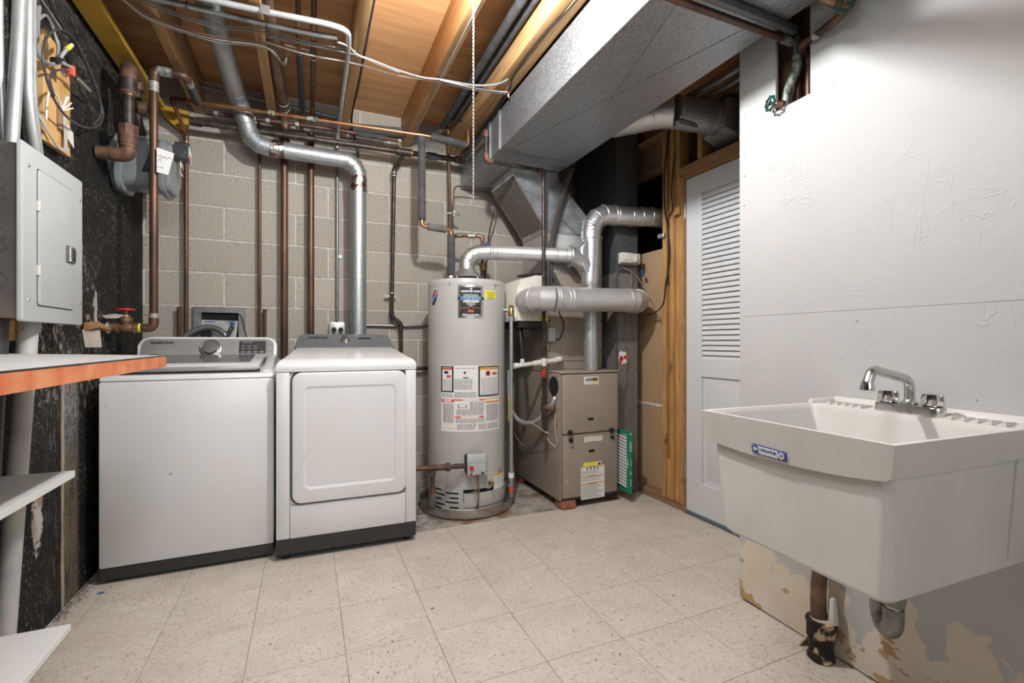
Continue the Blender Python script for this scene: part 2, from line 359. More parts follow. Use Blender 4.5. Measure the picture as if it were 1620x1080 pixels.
def tube(bm, pts, r, n=12, cap=True, radii=None):
    P = [Vector(p) for p in pts]
    P = [p for i, p in enumerate(P) if i == 0 or (p - P[i - 1]).length > 1e-6]
    d = [(P[i + 1] - P[i]).normalized() for i in range(len(P) - 1)]
    a, b = frame_from(d[0])
    rings = []
    for i, p in enumerate(P):
        din = d[max(0, i - 1)]; dout = d[min(i, len(d) - 1)]
        t = (din + dout)
        t = t.normalized() if t.length > 1e-6 else dout
        # carry the frame of the incoming segment along, then cut it with the mitre plane
        rr = radii[i] if radii else r
        ring = []
        for k in range(n):
            o = (a * math.cos(2 * PI * k / n) + b * math.sin(2 * PI * k / n)) * rr
            den = max(0.35, din.dot(t))
            o = o - din * (o.dot(t) / den)
            ring.append(bm.verts.new(p + o))
        rings.append(ring)
        if i < len(d):
            q = din.rotation_difference(dout)
            a = q @ a; b = q @ b
    for i in range(len(rings) - 1):
        for k in range(n):
            bm.faces.new((rings[i][k], rings[i][(k + 1) % n], rings[i + 1][(k + 1) % n], rings[i + 1][k]))
    if cap:
        bm.faces.new(list(reversed(rings[0]))); bm.faces.new(rings[-1])
    return bm

def fillet(pts, rad_, n=5):
    P = [Vector(p) for p in pts]
    out = [P[0]]
    for i in range(1, len(P) - 1):
        a = (P[i - 1] - P[i]); b = (P[i + 1] - P[i])
        rr = min(rad_, a.length * 0.49, b.length * 0.49)
        a.normalize(); b.normalize()
        s, e = P[i] + a * rr, P[i] + b * rr
        for k in range(n + 1):
            t = k / n
            out.append(s * (1 - t) ** 2 + P[i] * 2 * t * (1 - t) + e * t * t)
    out.append(P[-1])
    return out

def smooth_path(pts, n=6):
    P = [Vector(p) for p in pts]
    Q = [P[0]] + P + [P[-1]]
    out = []
    for i in range(1, len(Q) - 2):
        p0, p1, p2, p3 = Q[i - 1], Q[i], Q[i + 1], Q[i + 2]
        for k in range(n):
            t = k / n
            out.append(0.5 * ((2 * p1) + (p2 - p0) * t + (2 * p0 - 5 * p1 + 4 * p2 - p3) * t * t + (3 * p1 - p0 - 3 * p2 + p3) * t ** 3))
    out.append(P[-1])
    return out

def lathe(bm, prof, o, ax=(0, 0, 1), n=24, cap=True):
    ax = Vector(ax).normalized(); a, b = frame_from(ax); o = Vector(o)
    rings = []
    for r, h in prof:
        if r < 1e-6:
            rings.append([bm.verts.new(o + ax * h)])
        else:
            rings.append([bm.verts.new(o + ax * h + (a * math.cos(2 * PI * k / n) + b * math.sin(2 * PI * k / n)) * r) for k in range(n)])
    for A, B in zip(rings, rings[1:]):
        for k in range(n):
            q = (k + 1) % n
            if len(A) == 1 and len(B) == 1: continue
            if len(A) == 1: bm.faces.new((A[0], B[q], B[k]))
            elif len(B) == 1: bm.faces.new((A[k], A[q], B[0]))
            else: bm.faces.new((A[k], A[q], B[q], B[k]))
    if cap:
        if len(rings[0]) > 1: bm.faces.new(list(reversed(rings[0])))
        if len(rings[-1]) > 1: bm.faces.new(rings[-1])
    return bm

def rod(bm, p, q, r, n=14):
    p, q = Vector(p), Vector(q)
    return lathe(bm, [(r, 0), (r, (q - p).length)], p, q - p, n)

def torus(bm, c, ax, R, r, n=24, m=8):
    ax = Vector(ax).normalized(); a, b = frame_from(ax); c = Vector(c)
    rings = []
    for k in range(n):
        u = a * math.cos(2 * PI * k / n) + b * math.sin(2 * PI * k / n)
        rings.append([bm.verts.new(c + u * (R + r * math.cos(2 * PI * j / m)) + ax * r * math.sin(2 * PI * j / m)) for j in range(m)])
    for k in range(n):
        for j in range(m):
            A, B = rings[k], rings[(k + 1) % n]
            bm.faces.new((A[j], B[j], B[(j + 1) % m], A[(j + 1) % m]))
    return bm

def basis(o, xd, yd):
    """matrix with origin o, local x along xd, local y along yd, local z out of the plane"""
    xd = Vector(xd).normalized(); zd = xd.cross(Vector(yd)).normalized(); yd = zd.cross(xd)
    m = Matrix.Identity(4)
    for i, v in enumerate((xd, yd, zd)):
        for j in range(3): m[j][i] = v[j]
    m.translation = Vector(o)
    return m

def rrect(w, h, r, n=5, cx=0, cy=0):
    out = []
    for sx, sy, a0 in ((1, 1, 0), (-1, 1, 90), (-1, -1, 180), (1, -1, 270)):
        for k in range(n + 1):
            a = rad(a0 + 90 * k / n)
            out.append((cx + sx * (w / 2 - r) + r * math.cos(a), cy + sy * (h / 2 - r) + r * math.sin(a)))
    return out

def prism(bm, poly, T, d0, d1, bev=0.0, seg=2):
    lo = [bm.verts.new(T @ V(x, y, d0)) for x, y in poly]
    hi = [bm.verts.new(T @ V(x, y, d1)) for x, y in poly]
    n = len(poly)
    bm.faces.new(list(reversed(lo)))
    top = bm.faces.new(hi)
    for i in range(n):
        bm.faces.new((lo[i], lo[(i + 1) % n], hi[(i + 1) % n], hi[i]))
    if bev:
        bmesh.ops.bevel(bm, geom=list(top.edges), offset=bev, segments=seg, profile=0.5, affect='EDGES')
    return bm

def hexa(bm, c8, bev=0.0):
    """box from eight corners: four of the bottom (ccw), four of the top"""
    vs = [bm.verts.new(p) for p in c8]
    fs = [bm.faces.new([vs[i] for i in q]) for q in ((3, 2, 1, 0), (4, 5, 6, 7), (0, 1, 5, 4), (1, 2, 6, 5), (2, 3, 7, 6), (3, 0, 4, 7))]
    if bev:
        bmesh.ops.bevel(bm, geom=list({e for f in fs for e in f.edges}), offset=bev, segments=2, profile=0.5, affect='EDGES')
    return bm

W = {}
def obj(name, bm, m, parent=None, label=None, sharp=35, local=False):
    bmesh.ops.recalc_face_normals(bm, faces=bm.faces)
    if parent is not None and not local:
        bm.transform(W[parent.name].inverted())
    me = bpy.data.meshes.new(name)
    bm.to_mesh(me); bm.free()
    me.materials.append(M[m] if isinstance(m, str) else m)
    me.shade_smooth()
    me.set_sharp_from_angle(angle=rad(sharp))
    o = bpy.data.objects.new(name, me)
    COL.objects.link(o)
    if parent is not None:
        o.parent = parent; W[o.name] = W[parent.name]
    else:
        W[o.name] = Matrix.Identity(4)
    if label: o['label'] = label
    return o

def tag(o, label, cat, group=None, kind=None):
    if o.type == 'MESH' and o.parent is None:          # put the origin at the base of a one-mesh thing
        co = [v.co for v in o.data.vertices]
        lo = Vector([min(c[i] for c in co) for i in range(3)]); hi = Vector([max(c[i] for c in co) for i in range(3)])
        p = Vector(((lo.x + hi.x) / 2, (lo.y + hi.y) / 2, lo.z))
        o.data.transform(Matrix.Translation(-p)); o.location = p; W[o.name] = Matrix.Translation(p)
    o['label'] = label; o['category'] = cat
    if group: o['group'] = group
    if kind: o['kind'] = kind
    return o

def thing(name, label, cat, loc, group=None, rotz=0.0):
    o = bpy.data.objects.new(name, None)
    o.empty_display_size = 0.05
    o.location = loc; o.rotation_euler = (0, 0, rotz)
    COL.objects.link(o)
    W[o.name] = Matrix.Translation(Vector(loc)) @ Matrix.Rotation(rotz, 4, 'Z')
    return tag(o, label, cat, group)

def struct(name, bm, m, sharp=35):
    o = obj(name, bm, m, None, None, sharp); o['kind'] = 'structure'; return o

def struct_root(name, loc=(0, 0, 0), rotz=0.0):
    o = bpy.data.objects.new(name, None); o.location = loc; o.rotation_euler = (0, 0, rotz)
    COL.objects.link(o); o['kind'] = 'structure'
    W[o.name] = Matrix.Translation(Vector(loc)) @ Matrix.Rotation(rotz, 4, 'Z')
    return o

def B(): return bmesh.new()

def text_bm(s, size, T, depth=0.0005, shear=0.0, bold=0.0, align='CENTER', warp=None, xs=1.0):
    cu = bpy.data.curves.new('lettering', 'FONT')
    cu.body = s; cu.size = size; cu.align_x = align; cu.align_y = 'CENTER'; cu.shear = shear
    cu.extrude = depth; cu.offset = bold; cu.resolution_u = 2
    o = bpy.data.objects.new('lettering', cu)
    me = bpy.data.meshes.new_from_object(o)
    bm = bmesh.new(); bm.from_mesh(me)
    bpy.data.objects.remove(o); bpy.data.curves.remove(cu); bpy.data.meshes.remove(me)
    for v in bm.verts:
        v.co.x *= xs
        v.co = warp(v.co) if warp else T @ v.co
    return bm

def join(*bms):
    me = bpy.data.meshes.new('tmp'); out = bmesh.new()
    for b in bms:
        b.to_mesh(me); b.free(); out.from_mesh(me); me.clear_geometry()
    bpy.data.meshes.remove(me)
    return out

def run(name, label, cat, pts, r, m, fit='coppold', n=12, bend=None, fat=1.22, group=None, fitlen=1.0, elbows=True, part='pipe'):
    """a rigid pipe: one tube and a fitting on every bend"""
    bend = bend or r * 2.2
    base = min(pts, key=lambda p: p[2])
    t = thing(name, label, cat, base, group)
    obj(part, tube(B(), fillet(pts, bend), r, n), m, t)
    if elbows:
        for i in range(1, len(pts) - 1):
            p = Vector(pts[i]); a = (Vector(pts[i - 1]) - p); b = (Vector(pts[i + 1]) - p)
            la = min(bend + r * fitlen, a.length * 0.6); lb = min(bend + r * fitlen, b.length * 0.6)
            obj('elbow', tube(B(), fillet([p + a.normalized() * la, p, p + b.normalized() * lb], bend), r * fat, n), fit, t)
    return t

def collar(t, name, p, ax, r, length, m, n=16):
    ax = Vector(ax).normalized() * length / 2
    return obj(name, rod(B(), Vector(p) - ax, Vector(p) + ax, r, n), m, t)

def cable(name, label, pts, r, m, cat='cable', n=8, group=None, sm=6):
    o = obj(name, tube(B(), smooth_path(pts, sm), r, n), m)
    return tag(o, label, cat, group)

# ================================================================ the room
LX, BY, RX, SX = -0.89, 3.40, 1.645, 2.15      # left wall, block wall, white partition, stud wall
ZC, ZJ = 2.666, 2.46                           # subfloor, joist undersides

# floor: slab with loose-laid vinyl tiles
fl = struct('floor', box(B(), -1.1, 3.4, -2.2, 3.6, -0.12, -0.004), 'slab')
TS = 0.3048
tile_mesh = []
for m in M['tile']:
    me = bpy.data.meshes.new('tile')
    bm = box(B(), 0.0009, TS - 0.0009, 0.0009, TS - 0.0009, -0.004, 0.0, 0.0004, 1)
    bmesh.ops.recalc_face_normals(bm, faces=bm.faces); bm.to_mesh(me); bm.free(); me.materials.append(m); tile_mesh.append(me)
for i in range(-4, 7):
    for j in range(-12, 5):
        x, y = 0.1205 + i * TS, 1.681 + j * TS
        if x + TS < LX + 0.02 or y > BY: continue
        if y > 2.5 and 0.42 < x < 1.8: continue          # bare slab under heater and furnace
        if x > 1.5 and y < 1.1: continue
        if y > 2.8 and x < 1.9: continue
        o = bpy.data.objects.new('tile', tile_mesh[(i + j) % 2]); COL.objects.link(o)
        o.location = (x, y, 0.0); o.parent = fl

# block wall: mortar bed with every block a piece of its own
wb = struct('wall_back', box(B(), -1.1, 2.5, BY + 0.003, BY + 0.2, -0.05, ZC), 'mortar')
H, PX, J = 0.2055, 0.4055, 0.0095
block_mesh = {}
def block(x0, x1, z0, z1):
    k = (round(x1 - x0, 3), round(z1 - z0, 3))
    if k not in block_mesh:
        me = bpy.data.meshes.new('brick')
        bm = box(B(), 0, x1 - x0, 0, 0.06, 0, z1 - z0, 0.0022, 1)
        bmesh.ops.recalc_face_normals(bm, faces=bm.faces); bm.to_mesh(me); bm.free(); me.materials.append(M['block']); block_mesh[k] = me
    o = bpy.data.objects.new('brick', block_mesh[k]); COL.objects.link(o)
    o.location = (x0, BY + random.uniform(-0.0010, 0.0008), z0); o.parent = wb
for k in range(-7, 7):
    z0 = 1.282 + k * H + J / 2; z1 = z0 + H - J
    z0 = max(z0, 0.0); z1 = min(z1, ZC - 0.005)
    if z1 - z0 < 0.02: continue
    off = -0.069 if k % 2 == 0 else 0.132
    for i in range(-4, 8):
        x0 = max(off + i * PX + J / 2, LX); x1 = min(off + (i + 1) * PX - J / 2, 2.3)
        if x1 - x0 > 0.03: block(x0, x1, z0, z1)

wl = struct('wall_left', box(B(), LX - 0.2, LX, -2.2, BY + 0.05, -0.05, ZC), 'tar')

# white partition: two boards with a butt joint, a hole cut for the pipes at the top
wr = struct_root('wall_right', (RX, 1.39, 0), -0.045)
def boards(y0, y1, z0, z1): return box(B(), 0, 0.0125, y0, y1, z0, z1)
HY0, HY1, HZ = -0.297, -0.158, 1.940
up = join(boards(-3.5, HY0, 1.1645, ZJ), boards(HY1, 0, 1.1645, ZJ), boards(HY0, HY1, 1.1645, HZ))
obj('panel', up, 'drywall', wr, local=True)
obj('panel', boards(-3.5, 0, 0.006, 1.1635), 'drywall', wr, local=True)
obj('panel', box(B(), 0.106, 0.118, -3.5, 0, 0.006, ZJ), 'brown_board', wr, 'brown paper back board behind the studs', local=True)
for yy in (-0.04, -0.335, -0.45, -0.86, -1.3):
    obj('stud', box(B(), 0.0135, 0.105, yy - 0.019, yy + 0.019, 0.045, ZJ - 0.04), 'studdark', wr, local=True)
obj('bottom_plate', box(B(), 0.0135, 0.105, -3.5, -0.003, 0.004, 0.044), 'studdark', wr, local=True)
obj('top_plate', box(B(), 0.0135, 0.105, -3.5, -0.003, ZJ - 0.04, ZJ - 0.002), 'studdark', wr, local=True)
obj('corner_strip', box(B(), 0.001, 0.118, 0.0005, 0.011, 0.0, ZJ), 'drywall', wr, local=True)
b = B()
for yy, zz in ((-0.012, 2.09), (-0.014, 1.98), (-0.013, 1.83), (-0.015, 1.74), (-0.014, 1.62)):
    lathe(b, [(0.0035, 0), (0.0035, 0.0008), (0, 0.001)], (-0.0002, yy, zz), (-1, 0, 0), 8)
obj('nail_heads', b, 'greyink', wr, local=True)

# far partition: bare studs beside the door
ws = struct_root('wall_far_right', (SX, 2.2, 0))
def lumber(n, a, m='stud', lab=None): return obj(n, box(B(), *a, 0.002, 1), m, ws, lab)
lumber('stud', (SX, SX + 0.089, 2.398, 2.434, 0.042, 2.44))
lumber('stud', (SX, SX + 0.089, 2.329, 2.366, 0.042, 2.44))
lumber('stud', (SX + 0.008, SX + 0.09, 2.288, 2.323, 0.042, 2.44))
lumber('stud', (SX, SX + 0.09, 2.247, 2.284, 0.042, 2.09))
lumber('filler_block', (SX + 0.006, SX + 0.089, 2.367, 2.397, 0.042, 0.30))
lumber('filler_block', (SX + 0.045, SX + 0.089, 2.367, 2.397, 0.305, 2.44), 'studdark')  # darker timber paints the shade in the recess between two studs
lumber('nailer', (SX - 0.028, SX - 0.001, 2.255, 2.305, 1.86, 1.905))
lumber('bottom_plate', (SX, SX + 0.089, 2.247, 3.39, 0.003, 0.040), 'studdark')
lumber('header', (SX, SX + 0.089, 1.36, 2.285, 2.092, 2.154), 'studh')
lumber('stud', (SX, SX + 0.089, 2.097, 2.132, 2.156, 2.44))
lumber('stud', (SX, SX + 0.089, 1.800, 1.836, 2.156, 2.44))
lumber('stud', (SX, SX + 0.089, 1.42, 1.458, 0.0, 2.09))
lumber('stud', (SX, SX + 0.089, 2.86, 2.898, 0.042, 2.44))
lumber('stud', (SX, SX + 0.089, 3.34, 3.378, 0.042, 2.44))
lumber('top_plate', (SX + 0.004, SX + 0.088, 1.36, 3.39, 2.442, 2.459), 'studdark')
obj('beam', box(B(), SX + 0.094, SX + 0.134, 2.3, 3.39, 2.235, 2.455, 0.002, 1), 'studdark', ws)
obj('panel', box(B(), SX + 0.090, SX + 0.102, 2.25, 3.39, 0.04, 0.618), 'brown_board', ws)
obj('panel', box(B(), SX + 0.090, SX + 0.102, 2.25, 3.39, 0.622, 1.70), 'brown_board', ws)
b = B()
for k in range(26):
    y = 2.40 + k * 0.034 + random.uniform(-0.004, 0.004); hh = random.uniform(0.004, 0.011)
    box(b, SX + 0.0885, SX + 0.0897, y, y + 0.032, 0.62 - hh, 0.62 + random.uniform(0.003, 0.009))
obj('torn_paper_edge', b, 'paper', ws)
struct('wall_unlit_room', join(box(B(), 3.3, 3.4, -2.2, 3.6, 0, ZC), box(B(), 2.3, 3.4, 1.2, 1.26, 0, ZC), box(B(), 2.5, 3.4, 3.41, 3.5, 0, ZC)), 'gloom')
struct('wall_closing', box(B(), 1.80, 3.3, 1.30, 1.355, 0, ZJ), 'rearwall')
struct('wall_rear', box(B(), -1.1, 2.0, -2.3, -2.2, 0, ZC), 'rearwall')

# ceiling: plywood sheets on joists
ce = struct_root('ceiling', (0, 0, ZC))
for (x0, x1) in ((-1.1, 0.22), (0.222, 1.44), (1.442, 2.66), (2.662, 3.4)):
    for (y0, y1) in ((-2.2, 0.30), (0.302, 3.55)):
        obj('panel', box(B(), x0, x1, y0, y1, ZC, ZC + 0.016), 'ply', ce)
for x0, x1, y1 in ((-0.63, -0.578, 3.4), (-0.222, -0.176, 3.4), (0.200, 0.247, 3.4), (0.618, 0.670, 3.4), (0.948, 0.998, 3.4), (1.0, 1.05, 3.4),
                   (1.46, 1.505, 3.4), (1.84, 1.885, 3.4), (2.26, 2.30, 3.4), (2.68, 2.72, 3.4)):
    obj('joist', box(B(), x0, x1, -2.2, y1, ZJ, ZC - 0.001, 0.004, 2), 'joist', ce)
b = B()
random.seed(3)
for k in range(70):      # splinters where nails came through the subfloor
    x = random.uniform(-0.1, 1.0); y = random.uniform(1.6, 3.3)
    if any(abs(x - c) < 0.05 for c in (-0.2, 0.22, 0.64, 0.97)): continue
    q = random.uniform(0, PI); l = random.uniform(0.004, 0.014)
    d = V(math.cos(q), math.sin(q), 0) * l
    p = V(x, y, ZC - 0.001)
    tube(b, [p - d, p + V(0, 0, -0.004), p + d], 0.0009, 5)
o = obj('splinters', b, 'studdark', ce); o['kind'] = 'stuff'

# door with louvres and a lower panel
dr = struct_root('door_1', (SX, 2.222, 0))
def dpart(n, a, m='doorwhite', bev=0.002): return obj(n, box(B(), *a, bev, 1), m, dr)
DX0, DX1 = SX + 0.001, SX + 0.036
dpart('stile', (DX0, DX1, 2.100, 2.222, 0.012, 2.062))
dpart('stile', (DX0, DX1, 1.470, 1.590, 0.012, 2.062))
dpart('rail', (DX0, DX1, 1.590, 2.100, 1.950, 2.062))
dpart('rail', (DX0, DX1, 1.590, 2.100, 0.852, 0.960))
dpart('rail', (DX0, DX1, 1.590, 2.100, 0.012, 0.214))
b = B(); box(b, DX0 + 0.012, DX1 - 0.008, 1.592, 2.098, 0.212, 0.854)
obj('panel', b, 'doorwhite', dr)
b = hexa(B(), [(DX0 + 0.0118, 1.622, 0.244), (DX0 + 0.0118, 2.068, 0.244), (DX0 + 0.003, 2.040, 0.272), (DX0 + 0.003, 1.650, 0.272), (DX0 + 0.0118, 1.622, 0.822), (DX0 + 0.0118, 2.068, 0.822), (DX0 + 0.003, 2.040, 0.794), (DX0 + 0.003, 1.650, 0.794)])
obj('raised_field', b, 'doorwhite', dr)
slat = None
for k in range(33):
    z = 0.972 + k * 0.0300
    if slat is None:
        T = Matrix.Translation(V(DX0 + 0.016, 0, z)) @ Matrix.Rotation(rad(-60), 4, 'Y')
        slat = obj('slat', box(B(), -0.0235, 0.0235, 1.589, 2.101, -0.0033, 0.0033, 0.0015, 1, T=T), 'doorwhite', dr)
    else:
        c = slat.copy(); COL.objects.link(c); c.location.z = slat.location.z + (z - 0.972)
for z in (1.87, 0.27):
    h = obj('hinge', box(B(), SX - 0.002, SX, 2.222, 2.244, z - 0.045, z + 0.045), 'solder', dr)
    obj('knuckle', rod(B(), (SX - 0.005, 2.224, z - 0.046), (SX - 0.005, 2.224, z + 0.046), 0.0055, 10), 'solder', h)
obj('jamb', box(B(), SX - 0.004, SX + 0.07, 2.2245, 2.246, 0.002, 2.090), 'studh', dr)
obj('jamb', box(B(), SX - 0.002, SX + 0.07, 1.46, 2.2240, 2.066, 2.0905), 'studh', dr)
obj('under_door_light', box(B(), SX - 0.003, SX + 0.0005, 1.472, 2.222, 0.008, 0.026), 'doorlight', dr)  # blue-grey strip painted as light coming from beyond the door

# yellow painted board along the top of the foundation wall
t = thing('yellow_board', 'yellow painted board running along the top of the black foundation wall', 'board', (-0.83, 3.0, 2.43))
obj('plank', box(B(), -0.870, -0.770, 1.9, 3.38, 2.435, 2.462, 0.003, 1), 'yellow_board', t)
obj('end_plate', prism(B(), [(0, 0.09), (0.145, 0.075), (0.150, 0.0), (0.130, -0.065), (0.115, -0.06), (0.02, 0.025)], basis((-0.80, 3.365, 2.37), (1, 0, 0), (0, 0, 1)), -0.012, 0.012, 0.002, 1), 'yellow_board', t)

# ================================================================ appliances
# ---- washer
def washer():
    x0, x1, y0, y1 = -0.832, -0.150, 2.580, 3.300
    t = thing('washing_machine', 'white top-loading washing machine with silver-grey control console', 'washing machine', (-0.49, 2.94, 0))
    obj('cabinet', box(B(), x0, x1, y0, y1, 0.068, 0.884, 0.010, 2), 'white', t)
    obj('skirt', box(B(), x0 + 0.004, x1 - 0.004, y0 + 0.003, y1 - 0.01, 0.018, 0.0675), 'skirt', t)
    for sx in (x0 + 0.05, x1 - 0.05):
        for sy in (y0 + 0.05, y1 - 0.05):
            obj('foot', rod(B(), (sx, sy, 0), (sx, sy, 0.0178), 0.018, 12), 'black', t)
    # top deck rises towards the console
    zf, zb = 0.905, 0.985
    sec = [(y0 + 0.001, 0.8855), (y0 + 0.001, 0.900), (y0 + 0.010, 0.912), (y0 + 0.030, 0.918), (2.64, 0.921)]
    b = B()
    hexa(b, [(x0, y0 + 0.001, 0.8855), (x1, y0 + 0.001, 0.8855), (x1, y1, 0.8855), (x0, y1, 0.8855),
             (x0 + 0.004, y0 + 0.012, 0.910), (x1 - 0.004, y0 + 0.012, 0.910), (x1 - 0.004, y1, 0.955), (x0 + 0.004, y1, 0.955)], 0.007)
    obj('top_deck', b, 'white', t)
    for s, a, c in ((1, x0 + 0.006, x0 + 0.060), (-1, x1 - 0.060, x1 - 0.006)):
        b = B(); hexa(b, [(a, y0 + 0.016, 0.900), (c, y0 + 0.016, 0.900), (c, 3.03, 0.94), (a, 3.03, 0.94),
                          (a + 0.004, y0 + 0.045, 0.922), (c - 0.010, y0 + 0.045, 0.922), (c - 0.010, 3.03, 0.990), (a + 0.004, 3.03, 0.990)], 0.008)
        obj('side_rail', b, 'white', t)
    lx0, lx1 = x0 + 0.066, x1 - 0.066
    obj('handle_recess', hexa(B(), [(lx0, y0 + 0.030, 0.905), (lx1, y0 + 0.030, 0.905), (lx1, y0 + 0.09, 0.915), (lx0, y0 + 0.09, 0.915),
                        (lx0, y0 + 0.030, 0.916), (lx1, y0 + 0.030, 0.916), (lx1, y0 + 0.09, 0.925), (lx0, y0 + 0.09, 0.925)]), 'gapdark', t)
    ld = obj('lid', hexa(B(), [(lx0 + 0.004, y0 + 0.052, 0.925), (lx1 - 0.004, y0 + 0.052, 0.925), (lx1 - 0.004, 3.01, 0.955), (lx0 + 0.004, 3.01, 0.955),
                        (lx0 + 0.006, y0 + 0.058, 0.948), (lx1 - 0.006, y0 + 0.058, 0.948), (lx1 - 0.006, 3.01, 0.988), (lx0 + 0.006, 3.01, 0.988)], 0.006), 'white', t)
    obj('grip', hexa(B(), [(lx0 + 0.008, y0 + 0.042, 0.921), (lx1 - 0.008, y0 + 0.042, 0.921), (lx1 - 0.008, y0 + 0.055, 0.923), (lx0 + 0.008, y0 + 0.055, 0.923),
                        (lx0 + 0.008, y0 + 0.046, 0.943), (lx1 - 0.008, y0 + 0.046, 0.943), (lx1 - 0.008, y0 + 0.055, 0.944), (lx0 + 0.008, y0 + 0.055, 0.944)], 0.003), 'washergrey', ld)
    obj('lid_window', hexa(B(), [(lx0 + 0.05, 2.72, 0.955), (lx1 - 0.05, 2.72, 0.955), (lx1 - 0.05, 2.98, 0.975), (lx0 + 0.05, 2.98, 0.975),
                        (lx0 + 0.05, 2.72, 0.9605), (lx1 - 0.05, 2.72, 0.9605), (lx1 - 0.05, 2.98, 0.9905), (lx0 + 0.05, 2.98, 0.9905)]), 'dryergrey', ld)
    # console: leaning face, rounded upper corners
    cx0, cx1 = x0 + 0.012, x1 - 0.012
    T = basis(((cx0 + cx1) / 2, 3.025, 0.970), (1, 0, 0), (0, 0.42, 0.91))
    wc = cx1 - cx0; hc = 0.128
    def shape(w_, h_, r_, dy=0):
        p = [(-w_ / 2, dy), (w_ / 2, dy)]
        p += [(w_ / 2 - r_ + r_ * math.cos(rad(a)), dy + h_ - r_ + r_ * math.sin(rad(a))) for a in range(0, 91, 15)]
        p += [(-w_ / 2 + r_ - r_ * math.cos(rad(a)), dy + h_ - r_ + r_ * math.sin(rad(a))) for a in range(90, -1, -15)]
        return p
    cs = obj('console', prism(B(), shape(wc, hc, 0.05), T, -0.10, 0.0, 0.006), 'white', t)
    obj('fascia', prism(B(), shape(wc - 0.030, hc - 0.014, 0.045, 0.002), T, 0.0005, 0.0025), 'washergrey', cs)
    lab = lambda s, sz, x, y, m, n='lettering': obj(n, text_bm(s, sz, T @ Matrix.Translation(V(x, y, 0.0028)), bold=0.0004), m, cs)
    obj('lettering', text_bm('SAMSUNG', 0.020, T @ Matrix.Translation(V(-0.222, 0.092, 0.0030)), 0.0004, bold=0.0009, xs=1.12), 'ink', cs)
    obj('badge_mark', prism(B(), rrect(0.05, 0.006, 0.002, 2, -0.245, 0.022), T, 0.0026, 0.0032), 'ink', cs)
    d = obj('dial_ring', lathe(B(), [(0.052, 0), (0.052, 0.004), (0.047, 0.006), (0.047, 0.004)], T @ V(0.0, 0.058, 0.0026), T.to_3x3() @ V(0, 0, 1), 32), 'oldchrome', t)
    obj('dial', lathe(B(), [(0.038, 0), (0.038, 0.014), (0.034, 0.020), (0, 0.022)], T @ V(0.0, 0.058, 0.0047), T.to_3x3() @ V(0, 0, 1), 32), 'dial', d)
    b = B()
    for k in range(4):
        for sx, ww in ((-0.105, 0.028), (0.105, 0.026)):
            prism(b, rrect(ww, 0.0028, 0.0008, 1, sx, 0.030 + k * 0.020), T, 0.0026, 0.0030)
    obj('cycle_marks', b, 'greyink', cs)
    dp = obj('display', prism(B(), rrect(0.135, 0.078, 0.005, 3, 0.205, 0.064), T, 0.0026, 0.004), 'black', cs)
    b = B()
    for k in range(5): prism(b, rrect(0.0075, 0.006, 0.001, 1, 0.155 + k * 0.011, 0.094), T, 0.0041, 0.0046)
    for r_ in range(3):
        for c_ in range(3): prism(b, rrect(0.020, 0.0028, 0.0008, 1, 0.158 + c_ * 0.030, 0.074 - r_ * 0.011), T, 0.0041, 0.0045)
    for c_ in range(4): prism(b, rrect(0.020, 0.008, 0.001, 1, 0.158 + c_ * 0.031, 0.034), T, 0.0041, 0.0045)
    obj('display_marks', b, 'greyink', cs)
    for yy, hh in ((0.090, 0.020), (0.056, 0.034)):
        obj('button_rim', prism(B(), rrect(0.029, hh + 0.005, 0.005, 3, 0.293, yy), T, 0.0026, 0.0036), 'greyink', cs)
        obj('button', prism(B(), rrect(0.024, hh, 0.004, 3, 0.293, yy), T, 0.0026, 0.005, 0.001, 1), 'washergrey', t)
    b = B()
    for px, pz, s_ in ((-0.825 + 0.02, 0.78, 0.003), (-0.80, 0.52, 0.0025), (-0.57, 0.46, 0.004), (-0.575, 0.455, 0.003), (-0.64, 0.56, 0.002), (-0.52, 0.41, 0.002), (-0.35, 0.62, 0.002), (-0.70, 0.33, 0.002)):
        lathe(b, [(s_, 0), (s_ * 0.7, 0.0006), (0, 0.0007)], (px, y0 - 0.0002, pz), (0, -1, 0), 7)
    obj('scuff_marks', b, 'greyink', t)
washer()

